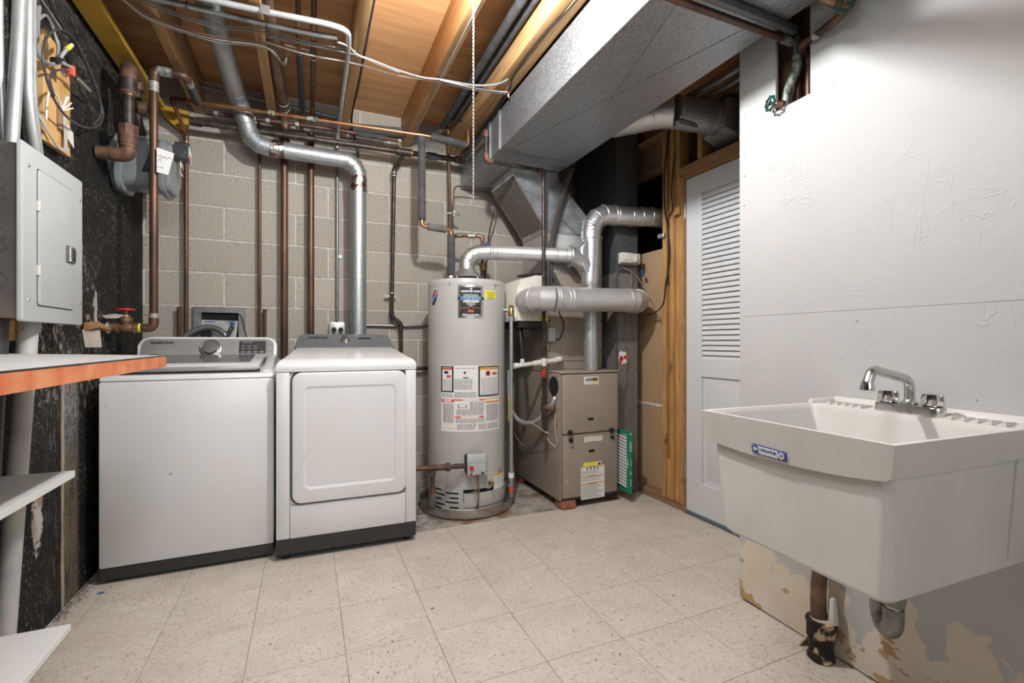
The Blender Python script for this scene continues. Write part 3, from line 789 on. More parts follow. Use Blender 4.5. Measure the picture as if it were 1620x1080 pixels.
# ---- dryer
def dryer():
    x0, x1, y0, y1 = -0.128, 0.543, 2.500, 3.120
    t = thing('dryer', 'white front-loading dryer with slate-grey control console and big square door', 'dryer', (0.205, 2.83, 0), rotz=-0.03)
    Rz = W[t.name]; cx, cy = 0.205, 2.83
    L = lambda bm: (bm.transform(Matrix.Translation(V(-cx, -cy, 0))), bm)[1]
    o_ = lambda n, b, m, p=t: obj(n, L(b), m, p, local=True)
    o_('cabinet', box(B(), x0, x1, y0 + 0.018, y1, 0.104, 0.912, 0.006, 2), 'white')
    for a, c in ((x0, x0 + 0.060), (x1 - 0.056, x1)):
        o_('front_pillar', box(B(), a, c, y0 + 0.001, y0 + 0.0175, 0.104, 0.912, 0.006, 2), 'white')
    o_('kick_panel', box(B(), x0 + 0.0605, x1 - 0.0565, y0 + 0.001, y0 + 0.0175, 0.104, 0.262, 0.004, 2), 'white')
    o_('skirt', box(B(), x0 + 0.002, x1 - 0.002, y0 + 0.002, y1 - 0.02, 0.030, 0.1035), 'skirt')
    for sx in (x0 + 0.04, x1 - 0.04):
        for sy in (y0 + 0.05, y1 - 0.06):
            o_('foot', rod(B(), (sx, sy, 0), (sx, sy, 0.0298), 0.02, 12), 'black')
    # top: swollen front edge then slope to the console
    b = B()
    prof = [(y0 + 0.002, 0.914), (y0 - 0.002, 0.930), (y0 + 0.003, 0.952), (y0 + 0.020, 0.968), (y0 + 0.050, 0.976), (2.94, 1.026), (3.10, 1.026), (y1, 1.0), (y1, 0.914)]
    n = len(prof)
    A = [b.verts.new((x0, y, z)) for y, z in prof]
    ins = [0, 0, 0.003, 0.014, 0.030, 0.072, 0.085, 0.085, 0.0]
    Lr = []
    for s in (0, 1):
        Lr.append([b.verts.new(((x0 + i_) if s == 0 else (x1 - i_), y, z)) for (y, z), i_ in zip(prof, ins)])
    for v in A: b.verts.remove(v)
    for i in range(n):
        b.faces.new((Lr[0][i], Lr[0][(i + 1) % n], Lr[1][(i + 1) % n], Lr[1][i]))
    b.faces.new(Lr[0]); b.faces.new(list(reversed(Lr[1])))
    o_('top_deck', b, 'white')
    T = basis(((x0 + x1) / 2, 2.955, 1.030), (1, 0, 0), (0, 0.78, 0.62))
    wb_, wt_, hc = 0.560, 0.470, 0.125
    poly = [(-wb_ / 2, 0), (wb_ / 2, 0), (wt_ / 2 + 0.028, hc - 0.03), (wt_ / 2 + 0.010, hc - 0.008), (wt_ / 2 - 0.02, hc),
            (-wt_ / 2 + 0.02, hc), (-wt_ / 2 - 0.010, hc - 0.008), (-wt_ / 2 - 0.028, hc - 0.03)]
    b = prism(B(), poly, T, -0.05, 0.0, 0.003)
    cs = o_('console', b, 'dryergrey')
    kn = o_('dial', lathe(B(), [(0.030, 0), (0.030, 0.006), (0.026, 0.008), (0.025, 0.020), (0.021, 0.024), (0, 0.024)], T @ V(0.0, 0.062, 0.0005), T.to_3x3() @ V(0, 0, 1), 28), 'chrome')
    o_('lettering', text_bm('SAMSUNG', 0.021, T @ Matrix.Translation(V(-0.155, 0.088, 0.0006)), 0.0004, bold=0.0012, xs=1.1), 'ink', cs)
    o_('display', prism(B(), rrect(0.074, 0.016, 0.002, 2, 0.110, 0.082), T, 0.0002, 0.0012), 'ink', cs)
    b = B()
    for k in range(6): prism(b, rrect(0.016, 0.0022, 0.0006, 1, -0.058 + (k // 3) * 0.0, 0.045 + (k % 3) * 0.016), T, 0.0003, 0.0007) if k < 3 else prism(b, rrect(0.014, 0.0022, 0.0006, 1, 0.075 + (k - 3) * 0.05, 0.050), T, 0.0003, 0.0007)
    o_('console_marks', b, 'greyink', cs)
    # door: rounded square, raised rim, dished centre
    xd = 0.5 * (x0 + x1) + 0.008
    D = basis((xd, y0 + 0.017, 0.590), (1, 0, 0), (0, 0, 1))
    dw, dh = 0.548, 0.640
    o_('door_shadow_gap', prism(B(), rrect(dw + 0.014, dh + 0.012, 0.045, 6), D, 0.0005, 0.004), 'gapdark')  # dark sheet painted in as the shadow line round the door
    b = B()
    loops = [(dw, dh, 0.045, 0.0045), (dw, dh, 0.045, 0.018), (dw - 0.012, dh - 0.012, 0.040, 0.026), (dw - 0.05, dh - 0.05, 0.030, 0.0285),
             (dw - 0.105, dh - 0.135, 0.030, 0.0285), (dw - 0.125, dh - 0.160, 0.026, 0.0235)]
    R = [[b.verts.new(D @ V(x, y, d)) for x, y in rrect(a, h_, r_, 6)] for a, h_, r_, d in loops]
    k = len(R[0])
    for p, q in zip(R, R[1:]):
        for i in range(k): b.faces.new((p[i], p[(i + 1) % k], q[(i + 1) % k], q[i]))
    b.faces.new(R[-1]); b.faces.new(list(reversed(R[0])))
    dd = obj('door', L(b), 'white', t, None, 14, local=True)
    sc = [(-0.262, -0.20), (-0.250, -0.175), (-0.236, -0.150), (-0.220, -0.105), (-0.205, -0.075), (-0.188, -0.052)]
    o_('scratch', tube(B(), [D @ V(x, y, 0.0286 - (0.004 if x > -0.215 else 0)) for x, y in sc], 0.0006, 5), 'greyink', dd)
dryer()

# ---- water heater
HX, HY, HR = 0.962, 2.940, 0.2500
def cyl(bm, th0, th1, z0, z1, r=None, d=0.0012, n=10):
    """thin curved sheet lying on the tank"""
    r = r or HR
    f, k = [], []
    for i in range(n + 1):
        a = rad(th0 + (th1 - th0) * i / n)
        c, s = math.cos(a), math.sin(a)
        f.append([bm.verts.new((HX + (r + d) * c, HY + (r + d) * s, z)) for z in (z0, z1)])
        k.append([bm.verts.new((HX + (r - 0.002) * c, HY + (r - 0.002) * s, z)) for z in (z0, z1)])
    for i in range(n):
        bm.faces.new((f[i][0], f[i + 1][0], f[i + 1][1], f[i][1]))
        bm.faces.new((f[i][1], f[i + 1][1], k[i + 1][1], k[i][1]))
        bm.faces.new((f[i + 1][0], f[i][0], k[i][0], k[i + 1][0]))
    bm.faces.new((f[0][1], k[0][1], k[0][0], f[0][0])); bm.faces.new((f[n][0], k[n][0], k[n][1], f[n][1]))
    return bm
def cwarp(th0, z0, d=0.0016, r=None):
    r = r or HR
    def f(c):
        a = rad(th0) + c.x / r
        return V(HX + (r + d + c.z) * math.cos(a), HY + (r + d + c.z) * math.sin(a), z0 + c.y)
    return f
def heater():
    t = thing('water_heater', 'tall grey cylindrical gas water heater standing in a metal drip pan', 'water heater', (HX, HY, 0.012))
    obj('tank', lathe(B(), [(HR - 0.01, 0.0), (HR, 0.012), (HR, 1.400)], (HX, HY, 0.014), n=72), 'heater', t)
    obj('top_cap', lathe(B(), [(HR + 0.0015, 1.388), (HR + 0.0015, 1.412), (HR - 0.004, 1.420), (HR - 0.02, 1.424), (0, 1.428)], (HX, HY, 0.026), n=72), 'heater', t)
    b = B()
    for th in (228, 262, 296): box(b, -0.004, 0.004, -0.002, 0.002, -0.008, 0.008, T=Matrix.Translation(V(HX, HY, 1.412)) @ Matrix.Rotation(rad(th), 4, 'Z') @ Matrix.Translation(V(HR + 0.003, 0, 0)))
    obj('cap_clips', b, 'oldchrome', t)
    # badge: silver frame, black field
    (a0, z1), (a1, z0) = (240.0,1.403), (275.3,1.205)
    bd = obj('badge', cyl(B(), a0, a1, z0, z1, d=0.002), 'oldchrome', t, 'black badge with silver border and white lettering')
    wi = (a1 - a0) * 0.09
    obj('badge_field', cyl(B(), a0 + wi, a1 - wi * 1.1, z0 + 0.014, z1 - 0.012, d=0.0026), 'black', bd)
    am = (a0 + a1) / 2
    tx = lambda s, sz, z, m, sh=0.0, bo=0.0, th=am, par=bd, dd=0.0032, xs=1.0: obj('lettering', text_bm(s, sz, None, 0.0003, sh, bo, warp=cwarp(th, z, dd), xs=xs), m, par)
    hz = z1 - z0
    obj('shield', join(cyl(B(), am - 10.5, am + 10.5, z0 + hz * 0.60, z0 + hz * 0.73, d=0.0029), cyl(B(), am - 9, am + 9, z0 + hz * 0.48, z0 + hz * 0.60, d=0.0029),
        cyl(B(), am - 6.5, am + 6.5, z0 + hz * 0.40, z0 + hz * 0.48, d=0.0029), cyl(B(), am - 3, am + 3, z0 + hz * 0.35, z0 + hz * 0.40, d=0.0029)), 'greyink', bd)
    tx('BRADFORD WHITE', 0.0165, z0 + hz * 0.81, 'whiteink', 0.15, 0.0005, xs=0.82)
    tx('W', 0.014, z0 + hz * 0.88, 'whiteink', 0.1, 0.0006)
    obj('banner', cyl(B(), am - 18.5, am + 18.5, z0 + hz * 0.555, z0 + hz * 0.64, d=0.0030), 'ink', bd)
    tx('DEFENDER', 0.030, z0 + hz * 0.597, 'skyink', 0, 0.0009, dd=0.0034, xs=0.86)
    tx('SAFETY SYSTEM', 0.0165, z0 + hz * 0.50, 'whiteink', 0.2, 0.0005, xs=0.86)
    obj('print_lines', join(cyl(B(), am - 15, am - 2, z0 + hz * 0.30, z0 + hz * 0.315, d=0.0029), cyl(B(), am + 2, am + 15, z0 + hz * 0.30, z0 + hz * 0.315, d=0.0029)), 'redink', bd)
    obj('crest', cyl(B(), am - 4, am + 4, z0 + hz * 0.175, z0 + hz * 0.245, d=0.0030), 'redink', bd)
    tx('Built to be the Best', 0.0145, z0 + hz * 0.10, 'whiteink', 0.1, 0.0004, xs=0.88)
    # oval sticker on the left
    (th, zc) = (199.4,1.335)
    b = B()
    def blob(bm, w_, h_, rot, d, dx=0, dz=0, n=28):
        vs = []
        for k in range(n):
            u, v_ = w_ * math.cos(2 * PI * k / n), h_ * math.sin(2 * PI * k / n)
            x = u * math.cos(rot) - v_ * math.sin(rot) + dx; z = u * math.sin(rot) + v_ * math.cos(rot) + dz
            vs.append(bm.verts.new(cwarp(th, zc, d)(V(x, z, 0))))
        bm.faces.new(vs); return bm
    st = obj('icon_sticker', blob(blob(B(), 0.050, 0.026, 0.75, 0.0012), 0.030, 0.058, -0.32, 0.0013), 'whiteink', t, 'small rounded sticker in blue, black and red')
    obj('sticker_field', blob(B(), 0.026, 0.053, -0.32, 0.0018), 'black', st)
    obj('sticker_field', blob(B(), 0.046, 0.021, 0.75, 0.0022), 'blueink', st)
    obj('sticker_field', blob(B(), 0.018, 0.012, 0.5, 0.0026, 0.012, 0.034), 'redink', st)
    ww = cwarp(th, zc, 0.0027)
    cs_, sn_ = math.cos(0.75), math.sin(0.75)
    obj('lettering', text_bm('ICON', 0.030, None, 0.0002, 0.2, 0.0008, warp=lambda c: ww(V(c.x * cs_ - c.y * sn_, c.x * sn_ + c.y * cs_, 0))), 'whiteink', st)
    # yellow notice
    (a0, z1), (a1, z0) = (278.4,1.377), (297.2,1.327)
    yl = obj('yellow_notice', cyl(B(), a0, a1, z0, z1), 'yellow', t, 'small yellow notice with lines of dark print')
    b = B()
    for k in range(5): cyl(b, a0 + 2 + k * 0.5, a1 - 2 - k * 0.5, z1 - 0.012 - k * 0.0095, z1 - 0.0095 - k * 0.0095, d=0.0017, n=3)
    obj('print_lines', b, 'ink', yl)
    # big data and warning sheet
    (a0, z1), (a1, z0) = (213.6,0.916), (306.0,0.519)
    z0 -= 0.004
    sh = obj('data_sheet', cyl(B(), a0, a1, z0, z1, n=18), 'paper', t, 'white sheet of warnings and rating data')
    U = lambda u: a0 + (a1 - a0) * u
    Zv = lambda v: z1 + (z0 - z1) * v
    def patch(u0, u1, v0, v1, m, d=0.0018, n='print_block'): return obj(n, cyl(B(), U(u0), U(u1), Zv(v1), Zv(v0), d=d, n=6), m, sh)
    patch(0.0, 0.215, 0.01, 0.405, 'ink'); patch(0.025, 0.19, 0.03, 0.385, 'paper', 0.0022); patch(0.025, 0.19, 0.035, 0.065, 'redink', 0.0025)
    patch(0.06, 0.13, 0.085, 0.125, 'ink', 0.0025); patch(0.10, 0.17, 0.145, 0.185, 'redink', 0.0025)
    patch(0.59, 0.985, 0.01, 0.475, 'ink'); patch(0.615, 0.96, 0.03, 0.45, 'paper', 0.0022); patch(0.615, 0.96, 0.032, 0.068, 'orangeink', 0.0025)
    patch(0.71, 0.79, 0.085, 0.160, 'redink', 0.0025); patch(0.73, 0.77, 0.095, 0.150, 'ink', 0.0028); patch(0.83, 0.93, 0.11, 0.150, 'redink', 0.0025)
    patch(0.37, 0.40, 0.09, 0.125, 'ink'); patch(0.36, 0.44, 0.175, 0.192, 'ink')
    patch(0.01, 0.22, 0.512, 0.555, 'redink'); patch(0.05, 0.18, 0.522, 0.545, 'paper', 0.0022)
    patch(0.22, 0.70, 0.510, 0.530, 'redink'); patch(0.36, 0.60, 0.512, 0.528, 'paper', 0.0022)
    patch(0.70, 0.985, 0.490, 0.525, 'tanink'); patch(0.70, 0.985, 0.55, 0.58, 'orangeink')
    patch(0.24, 0.68, 0.765, 0.792, 'redink'); patch(0.33, 0.60, 0.768, 0.789, 'paper', 0.0022)
    patch(0.28, 0.42, 0.585, 0.64, 'greyink'); patch(0.30, 0.40, 0.59, 0.63, 'paper', 0.0022)
    patch(0.0, 1.0, 0.872, 0.876, 'redink'); patch(0.03, 0.235, 0.885, 0.890, 'tanink'); patch(0.03, 0.24, 0.945, 0.955, 'tanink'); patch(0.245, 0.25, 0.88, 0.985, 'tanink')
    patch(0.565, 0.57, 0.88, 0.985, 'tanink'); patch(0.73, 0.735, 0.88, 0.985, 'tanink')
    random.seed(5)
    b = B()
    def lines(u0, u1, v0, v1, step):
        v = v0
        while v < v1:
            u = u0
            while u < u1 - 0.01:
                l = random.uniform(0.02, 0.09); cyl(b, U(u), U(min(u + l, u1)), Zv(v + step * 0.42), Zv(v), d=0.0027, n=1); u += l + 0.012
            v += step
    for q in ((0.04, 0.18, 0.21, 0.38, 0.024), (0.24, 0.56, 0.035, 0.05, 0.02), (0.23, 0.50, 0.205, 0.35, 0.018), (0.23, 0.56, 0.40, 0.48, 0.018), (0.02, 0.20, 0.43, 0.49, 0.03),
              (0.64, 0.94, 0.19, 0.44, 0.02), (0.04, 0.22, 0.58, 0.86, 0.016), (0.26, 0.68, 0.66, 0.75, 0.016), (0.46, 0.68, 0.55, 0.65, 0.016), (0.25, 0.69, 0.805, 0.86, 0.016),
              (0.72, 0.97, 0.60, 0.85, 0.016), (0.27, 0.55, 0.885, 0.975, 0.018), (0.59, 0.72, 0.89, 0.975, 0.018), (0.75, 0.97, 0.89, 0.975, 0.018)):
        lines(*q)
    obj('print_lines', b, 'greyink', sh)["kind"] = 'stuff'
    # lower: vents, burner cover, drain cock, small notice
    slots = [(693,702,776), (708,727,779.5), (693,707,783.5), (714,727,787), (693,702,790.5), (708,727,794), (693,707,799), (714,727,802), (693,702,805.5), (708,727,808)]
    for p0, p1, pz in slots:
        f0 = 251.9 + math.degrees(math.asin((p0 - 739) / 60.5)); f1 = 251.9 + math.degrees(math.asin((p1 - 739) / 60.5))
        z = 1.062 + (540 - pz) * 2.845 / 740
        obj('vent_slot', cyl(B(), f0, f1, z - 0.0045, z + 0.0045, d=0.0010, n=4), 'blackmatte', t)
    (a0, z1), (a1, z0) = (247.2,0.136), (334.5,-0.034)
    obj('burner_opening', cyl(B(), a0, a1, 0.085, 0.165, d=0.0006, n=12), 'blackmatte', t)
    b = cyl(B(), a0 + 1, a1 + 2, 0.060, 0.143, d=0.006, n=12)
    obj('burner_cover', b, 'heater', t)
    (a0, z0) = (285.0,0.193)
    n_ = V(math.cos(rad(a0)), math.sin(rad(a0)), 0); pc = V(HX, HY, z0) + n_ * HR
    dv = obj('drain_cock', lathe(B(), [(0.028, -0.004), (0.028, 0.003), (0.012, 0.004), (0.011, 0.020), (0.014, 0.022), (0.014, 0.034), (0.010, 0.036), (0, 0.036)], pc, n_, 20), 'brass', t)
    obj('escutcheon', lathe(B(), [(0.036, -0.003), (0.036, 0.0025), (0.030, 0.004), (0, 0.004)], pc, n_, 24), 'heater', dv)
    (a0, z1), (a1, z0) = (293.3,0.241), (323.8,0.133)
    sn = obj('small_notice', cyl(B(), a0, a1, z0, z1), 'paper', t, 'small white notice with an orange top edge')
    obj('print_block', cyl(B(), a0 + 0.5, a1 - 0.5, z1 - 0.016, z1 - 0.003, d=0.0017), 'orangeink', sn)
    b = B()
    for k in range(6): cyl(b, a0 + 1.5, a1 - 2 - (k % 2) * 2, z1 - 0.026 - k * 0.009, z1 - 0.023 - k * 0.009, d=0.0017, n=3)
    obj('print_lines', b, 'greyink', sn)
    (a0, z1), (a1, z0) = (302.9,0.256), (314.1,0.233)
    obj('name_tab', cyl(B(), a0, a1, z0, z1), 'greyink', t)
    # gas control on the front
    (a0, zc) = (262.9,0.328)
    n_ = V(math.cos(rad(a0)), math.sin(rad(a0)), 0)
    T = basis(V(HX, HY, zc) + n_ * (HR + 0.002), V(-n_.y, n_.x, 0), (0, 0, 1))
    gv = obj('gas_control', prism(B(), rrect(0.128, 0.116, 0.014, 4), T, 0.0, 0.054, 0.008), 'black', t, 'grey gas control block with a red knob')
    obj('front_plate', prism(B(), rrect(0.114, 0.070, 0.006, 3, 0, -0.022), T, 0.0545, 0.068, 0.003), 'panel', gv)
    obj('cover', hexa(B(), [T @ V(x, y, z) for x, y, z in ((-0.060, 0.013, 0.030), (0.060, 0.013, 0.030), (0.060, 0.013, 0.070), (-0.060, 0.013, 0.070),
                       (-0.057, 0.066, 0.030), (0.057, 0.066, 0.030), (0.057, 0.062, 0.058), (-0.057, 0.062, 0.058))], 0.004), 'panel', gv)
    obj('knob', lathe(B(), [(0.0125, 0), (0.0125, 0.012), (0.010, 0.015), (0, 0.016)], T @ V(-0.034, -0.012, 0.0685), n_, 18), 'red', gv)
    obj('knob', lathe(B(), [(0.006, 0), (0.006, 0.008), (0, 0.009)], T @ V(-0.036, -0.050, 0.0685), n_, 12), 'red', gv)
    obj('lamp_window', prism(B(), rrect(0.014, 0.014, 0.001, 1, 0.034, -0.048), T, 0.0682, 0.070), 'ink', gv)
    for dx, m, r_, dz in ((0.010, 'wirer', 0.0028, 0.30), (0.018, 'copper', 0.0032, 0.30), (-0.022, 'wirew', 0.0022, 0.20), (0.002, 'wireg', 0.002, 0.29)):
        p0 = T @ V(dx, -0.058, 0.034)
        pts = [p0, T @ V(dx * 0.8, -0.11, 0.044), T @ V(dx * 0.4 + 0.012, -0.18, 0.034), T @ V(dx * 0.5 + 0.004, -dz + 0.03, 0.022), T @ V(dx - 0.004, -dz + 0.02, 0.004)]
        obj('burner_tube', tube(B(), smooth_path(pts, 6), r_, 8), m, t)
    # flue hood and connections on the top
    obj('draft_hood', lathe(B(), [(0.096, 0.030), (0.098, 0.034), (0.052, 0.085), (0.050, 0.105)], (HX, HY, 1.452), n=40, cap=False), 'tin', t)
    b = B()
    for k in range(4):
        a = rad(30 + 90 * k); c, s = math.cos(a), math.sin(a)
        tube(b, [(HX + 0.10 * c, HY + 0.10 * s, 1.450), (HX + 0.092 * c, HY + 0.092 * s, 1.487)], 0.004, 6)
    obj('hood_legs', b, 'tin', t)
    obj('flue_outlet', rod(B(), (HX, HY, 1.45), (HX, HY, 1.47), 0.055, 24), 'blackmatte', t)
    obj('nipple', rod(B(), (0.862, 2.960, 1.452), (0.862, 2.960, 1.492), 0.016, 14), 'cream', t)
    obj('nipple', rod(B(), (1.105, 3.050, 1.448), (1.105, 3.050, 1.462), 0.016, 14), 'iron', t)
heater()

# drip pan
t = thing('drip_pan', 'round dented aluminium drip pan under the water heater', 'pan', (HX, HY, 0))
obj('bowl', lathe(B(), [(0.292, 0.0), (0.300, 0.004), (0.302, 0.058), (0.305, 0.0605), (0.308, 0.058), (0.304, 0.054), (0.298, 0.052), (0.294, 0.010), (0, 0.010)], (HX, HY, 0.001), n=56, cap=False), 'pan', t)
a = rad(251); b = B()
box(b, -0.004, 0.004, -0.004, 0.004, 0.003, 0.060, T=Matrix.Translation(V(HX + 0.304 * math.cos(a), HY + 0.304 * math.sin(a), 0)) @ Matrix.Rotation(a, 4, 'Z'))
obj('seam', b, 'pan', t)

# ================================================================ furnace and ductwork
FX0, FX1, FY = 1.460, 1.896, 2.575
def furnace():
    t = thing('furnace', 'taupe gas furnace cabinet with two front doors, raised on bricks', 'furnace', (1.68, 2.94, 0.05))
    obj('cabinet', box(B(), FX0, FX1, FY + 0.016, 3.30, 0.052, 0.858, 0.004, 2), 'taupe', t)
    obj('top_panel', box(B(), FX0 - 0.003, FX1 + 0.003, FY - 0.006, 3.30, 0.8585, 0.872, 0.003, 2), 'taupe', t)
    obj('corner_post', box(B(), FX0 + 0.001, FX0 + 0.010, FY + 0.003, FY + 0.0155, 0.054, 0.857, 0.002, 1), 'taupe', t)
    ud = obj('upper_door', box(B(), FX0 + 0.011, FX1 - 0.001, FY - 0.012, FY + 0.0155, 0.474, 0.852, 0.010, 3), 'taupe', t)
    ld = obj('lower_door', box(B(), FX0 + 0.014, FX1 - 0.002, FY - 0.002, FY + 0.0155, 0.066, 0.470, 0.006, 2), 'taupe', t)
    obj('base_rail', box(B(), FX0 + 0.011, FX1 - 0.002, FY + 0.004, FY + 0.0155, 0.052, 0.064), 'gapdark', t)
    yu, yl = FY - 0.012, FY - 0.002
    def knob(x, z, y, r=0.017, key=False):
        k = obj('knob', lathe(B(), [(r, 0), (r, 0.010), (r * 0.8, 0.016), (0, 0.017)], (x, y - 0.0002, z), (0, -1, 0), 18), 'black', t)
        obj('knob_bar', box(B(), x - 0.003, x + 0.003, y - 0.024, y - 0.017, z - r * 0.8, z + r * 0.8), 'black', k)
        if key: obj('tab', hexa(B(), [(x - 0.004, y - 0.01, z - 0.035), (x + 0.024, y - 0.01, z - 0.042), (x + 0.024, y - 0.004, z - 0.042), (x - 0.004, y - 0.004, z - 0.035),
                                      (x - 0.010, y - 0.01, z - 0.008), (x + 0.012, y - 0.01, z - 0.010), (x + 0.012, y - 0.004, z - 0.010), (x - 0.010, y - 0.004, z - 0.008)]), 'coil', k)
    p = (1.521,2.563,0.486); knob(p[0], p[2], yu)
    p = (1.532,2.573,0.434); knob(p[0], p[2], yl, 0.015, True)
    p = (1.837,2.563,0.478); knob(p[0], p[2], yu)
    p = (1.846,2.573,0.430); knob(p[0], p[2], yl, 0.011)
    for (px, y, nm) in (((1.677,2.563,0.560), yu, 'upper'), ((1.691,2.573,0.352), yl, 'lower')):
        T = basis((px[0], y, px[2]), (1, 0, 0), (0, 0, 1))
        h = obj('finger_slot', prism(B(), rrect(0.046, 0.020, 0.009, 4), T, -0.004, 0.0008), 'blackmatte', t)
        obj('slot_lip', prism(B(), rrect(0.048, 0.007, 0.003, 3, 0, -0.011), T, -0.002, 0.0035), 'coil', h)
    # badge and labels
    a, c = (1.627,2.563,0.835), (1.738,2.563,0.786)
    T = basis(((a[0] + c[0]) / 2, yu, (a[2] + c[2]) / 2), (1, 0, 0), (0, 0, 1)); ww, hh = c[0] - a[0], a[2] - c[2]
    bg = obj('badge', prism(B(), rrect(ww, hh, 0.002, 2), T, 0.0, 0.0015), 'paper', t, 'small cream and yellow maker badge with bold black name')
    obj('badge_field', prism(B(), rrect(ww * 0.40, hh * 0.92, 0.001, 1, ww * 0.28, 0), T, 0.0015, 0.0019), mat('gold_print', (0.78, 0.62, 0.22), 0.5), bg)
    obj('lettering', text_bm('LUXAIRE', 0.026, T @ Matrix.Translation(V(0, 0.006, 0.0024)), 0.0003, 0.25, 0.0014, xs=0.88), 'ink', bg)
    obj('print_lines', prism(B(), rrect(ww * 0.6, 0.002, 0.0004, 1, -0.008, -hh * 0.30), T, 0.002, 0.0024), 'greyink', bg)
    a, c = (1.633,2.573,0.447), (1.774,2.573,0.411)
    T = basis(((a[0] + c[0]) / 2, yl, (a[2] + c[2]) / 2), (1, 0, 0), (0, 0, 1)); ww, hh = c[0] - a[0], a[2] - c[2]
    tl = obj('torn_label', prism(B(), [(-ww / 2, -hh / 2), (-ww * 0.2, -hh * 0.42), (ww * 0.1, -hh * 0.35), (ww * 0.3, -hh * 0.5), (ww / 2, -hh * 0.36), (ww / 2, hh / 2), (-ww / 2, hh / 2)], T, 0.0, 0.0012), 'cream', t)
    obj('label_residue', prism(B(), [(-ww * 0.36, -hh * 1.8), (ww * 0.12, -hh * 2.1), (ww * 0.4, -hh * 1.2), (ww * 0.42, -hh * 0.52), (-ww * 0.42, -hh * 0.52)], T, 0.0, 0.0006), 'coil', tl)
    a, c = (1.628,2.573,0.281), (1.739,2.573,0.232)
    T = basis(((a[0] + c[0]) / 2, yl, (a[2] + c[2]) / 2), (1, 0, 0), (0, 0, 1)); ww, hh = c[0] - a[0], a[2] - c[2]
    yb = obj('yellow_label', prism(B(), rrect(ww, hh, 0.001, 1), T, 0.0, 0.0008), 'yellow', t)
    obj('print_lines', prism(B(), rrect(ww * 0.3, hh * 0.14, 0.0004, 1, 0, -hh * 0.22), T, 0.0008, 0.0012), 'ink', yb)
    obj('label_corner', prism(B(), rrect(ww * 0.24, hh * 0.9, 0.001, 1, ww * 0.62, 0.001), T, 0.0, 0.0008), 'paper', yb)
    obj('print_block', prism(B(), rrect(ww * 0.16, hh * 0.5, 0.001, 1, ww * 0.60, 0.004), T, 0.0008, 0.0012), 'ink', yb)
    a, c = (1.609,2.573,0.257), (1.789,2.573,0.044)
    T = basis(((a[0] + c[0]) / 2, yl, (a[2] + c[2]) / 2), (1, 0, 0), (0, 0, 1)); ww, hh = c[0] - a[0], a[2] - c[2]
    wl_ = obj('warning_label', prism(B(), rrect(ww, hh, 0.001, 1), T, 0.0009, 0.0016), 'paper', t, 'white warning label with three orange bands')
    for v in (0.485, 0.20, -0.02):
        k = obj('orange_band', prism(B(), rrect(ww * 0.98, hh * 0.032, 0.0004, 1, 0, hh * v - 0.002), T, 0.0016, 0.0020), 'orangeink', wl_)
        obj('print_block', prism(B(), rrect(ww * 0.36, hh * 0.016, 0.0004, 1, 0, hh * v - 0.002), T, 0.0020, 0.0023), 'ink', k)
    b = B()
    for k in range(4): prism(b, rrect(0.011, 0.013, 0.004, 2, -0.042 + k * 0.027, hh * 0.415), T, 0.0016, 0.0020)
    obj('symbols', b, 'ink', wl_)
    b = B(); random.seed(9)
    for v in [0.35, 0.33, 0.31, 0.28, 0.25, 0.15, 0.125, 0.10, 0.075, 0.05] + [-0.06 - 0.0235 * k for k in range(18)]:
        l = random.uniform(0.6, 0.94); prism(b, rrect(ww * l, 0.0020, 0.0003, 1, -ww * (0.94 - l) / 2, hh * v), T, 0.0016, 0.0019)
    obj('print_lines', b, 'greyink', wl_)['kind'] = 'stuff'
    # round black grille on the left flank, blank plugs and screws
    cx = (FX0, 2.660, 0.775)
    gr = obj('round_grille', lathe(B(), [(0.062, -0.002), (0.062, 0.003), (0.056, 0.006), (0.052, 0.003), (0, 0.003)], cx, (-1, 0, 0), 28), 'black', t)
    b = B()
    for k in range(6):
        a = PI * k / 6; d = V(0, math.cos(a), math.sin(a)) * 0.054
        tube(b, [V(*cx) + V(-0.005, 0, 0) - d, V(*cx) + V(-0.005, 0, 0) + d], 0.0025, 6)
    torus(b, V(*cx) + V(-0.005, 0, 0), (1, 0, 0), 0.03, 0.0025, 20, 6)
    obj('grille_bars', b, 'wirek', gr)
    b = B()
    for y, z in ((2.61, 0.84), (2.605, 0.70), (2.607, 0.52), (2.61, 0.62), (2.60, 0.42), (2.61, 0.30)): lathe(b, [(0.005, 0), (0.003, 0.003), (0, 0.003)], (FX0 - 0.0002, y, z), (-1, 0, 0), 8)
    obj('screws', b, 'black', t)
    b = B()
    for px, pz, s_ in ((1.505, 0.18, 0.012), (1.520, 0.195, 0.004), (1.512, 0.165, 0.006), (1.50, 0.24, 0.003), (1.85, 0.83, 0.004), (1.476, 0.845, 0.006), (1.56, 0.19, 0.003), (1.53, 0.50, 0.003)):
        prism(b, [(s_ * math.cos(a) * random.uniform(0.5, 1), s_ * math.sin(a) * random.uniform(0.5, 1.2)) for a in [k * PI / 4 for k in range(8)]], basis((px, (yl if pz < 0.47 else yu) - 0.0001, pz), (1, 0, 0), (0, 0, 1)), 0, 0.0005)
    obj('paint_chips', b, 'paperold', t)
furnace()
for i, (x, y, lab) in enumerate(((1.520, 2.60, 'broken red brick under the front left corner of the furnace'), (1.52, 3.22, 'red brick under the back left corner of the furnace'),
                                 (1.84, 2.70, 'red brick under the front right side of the furnace'), (1.84, 3.22, 'red brick under the back right side of the furnace'))):
    b = box(B(), x - 0.052, x + 0.052, y - 0.035, y + 0.065, 0.0, 0.0515, 0.006, 1)
    random.seed(i)
    for v in b.verts: v.co += V(random.uniform(-1, 1), random.uniform(-1, 1), 0) * 0.004
    tag(obj('brick', b, 'brick'), lab, 'brick')

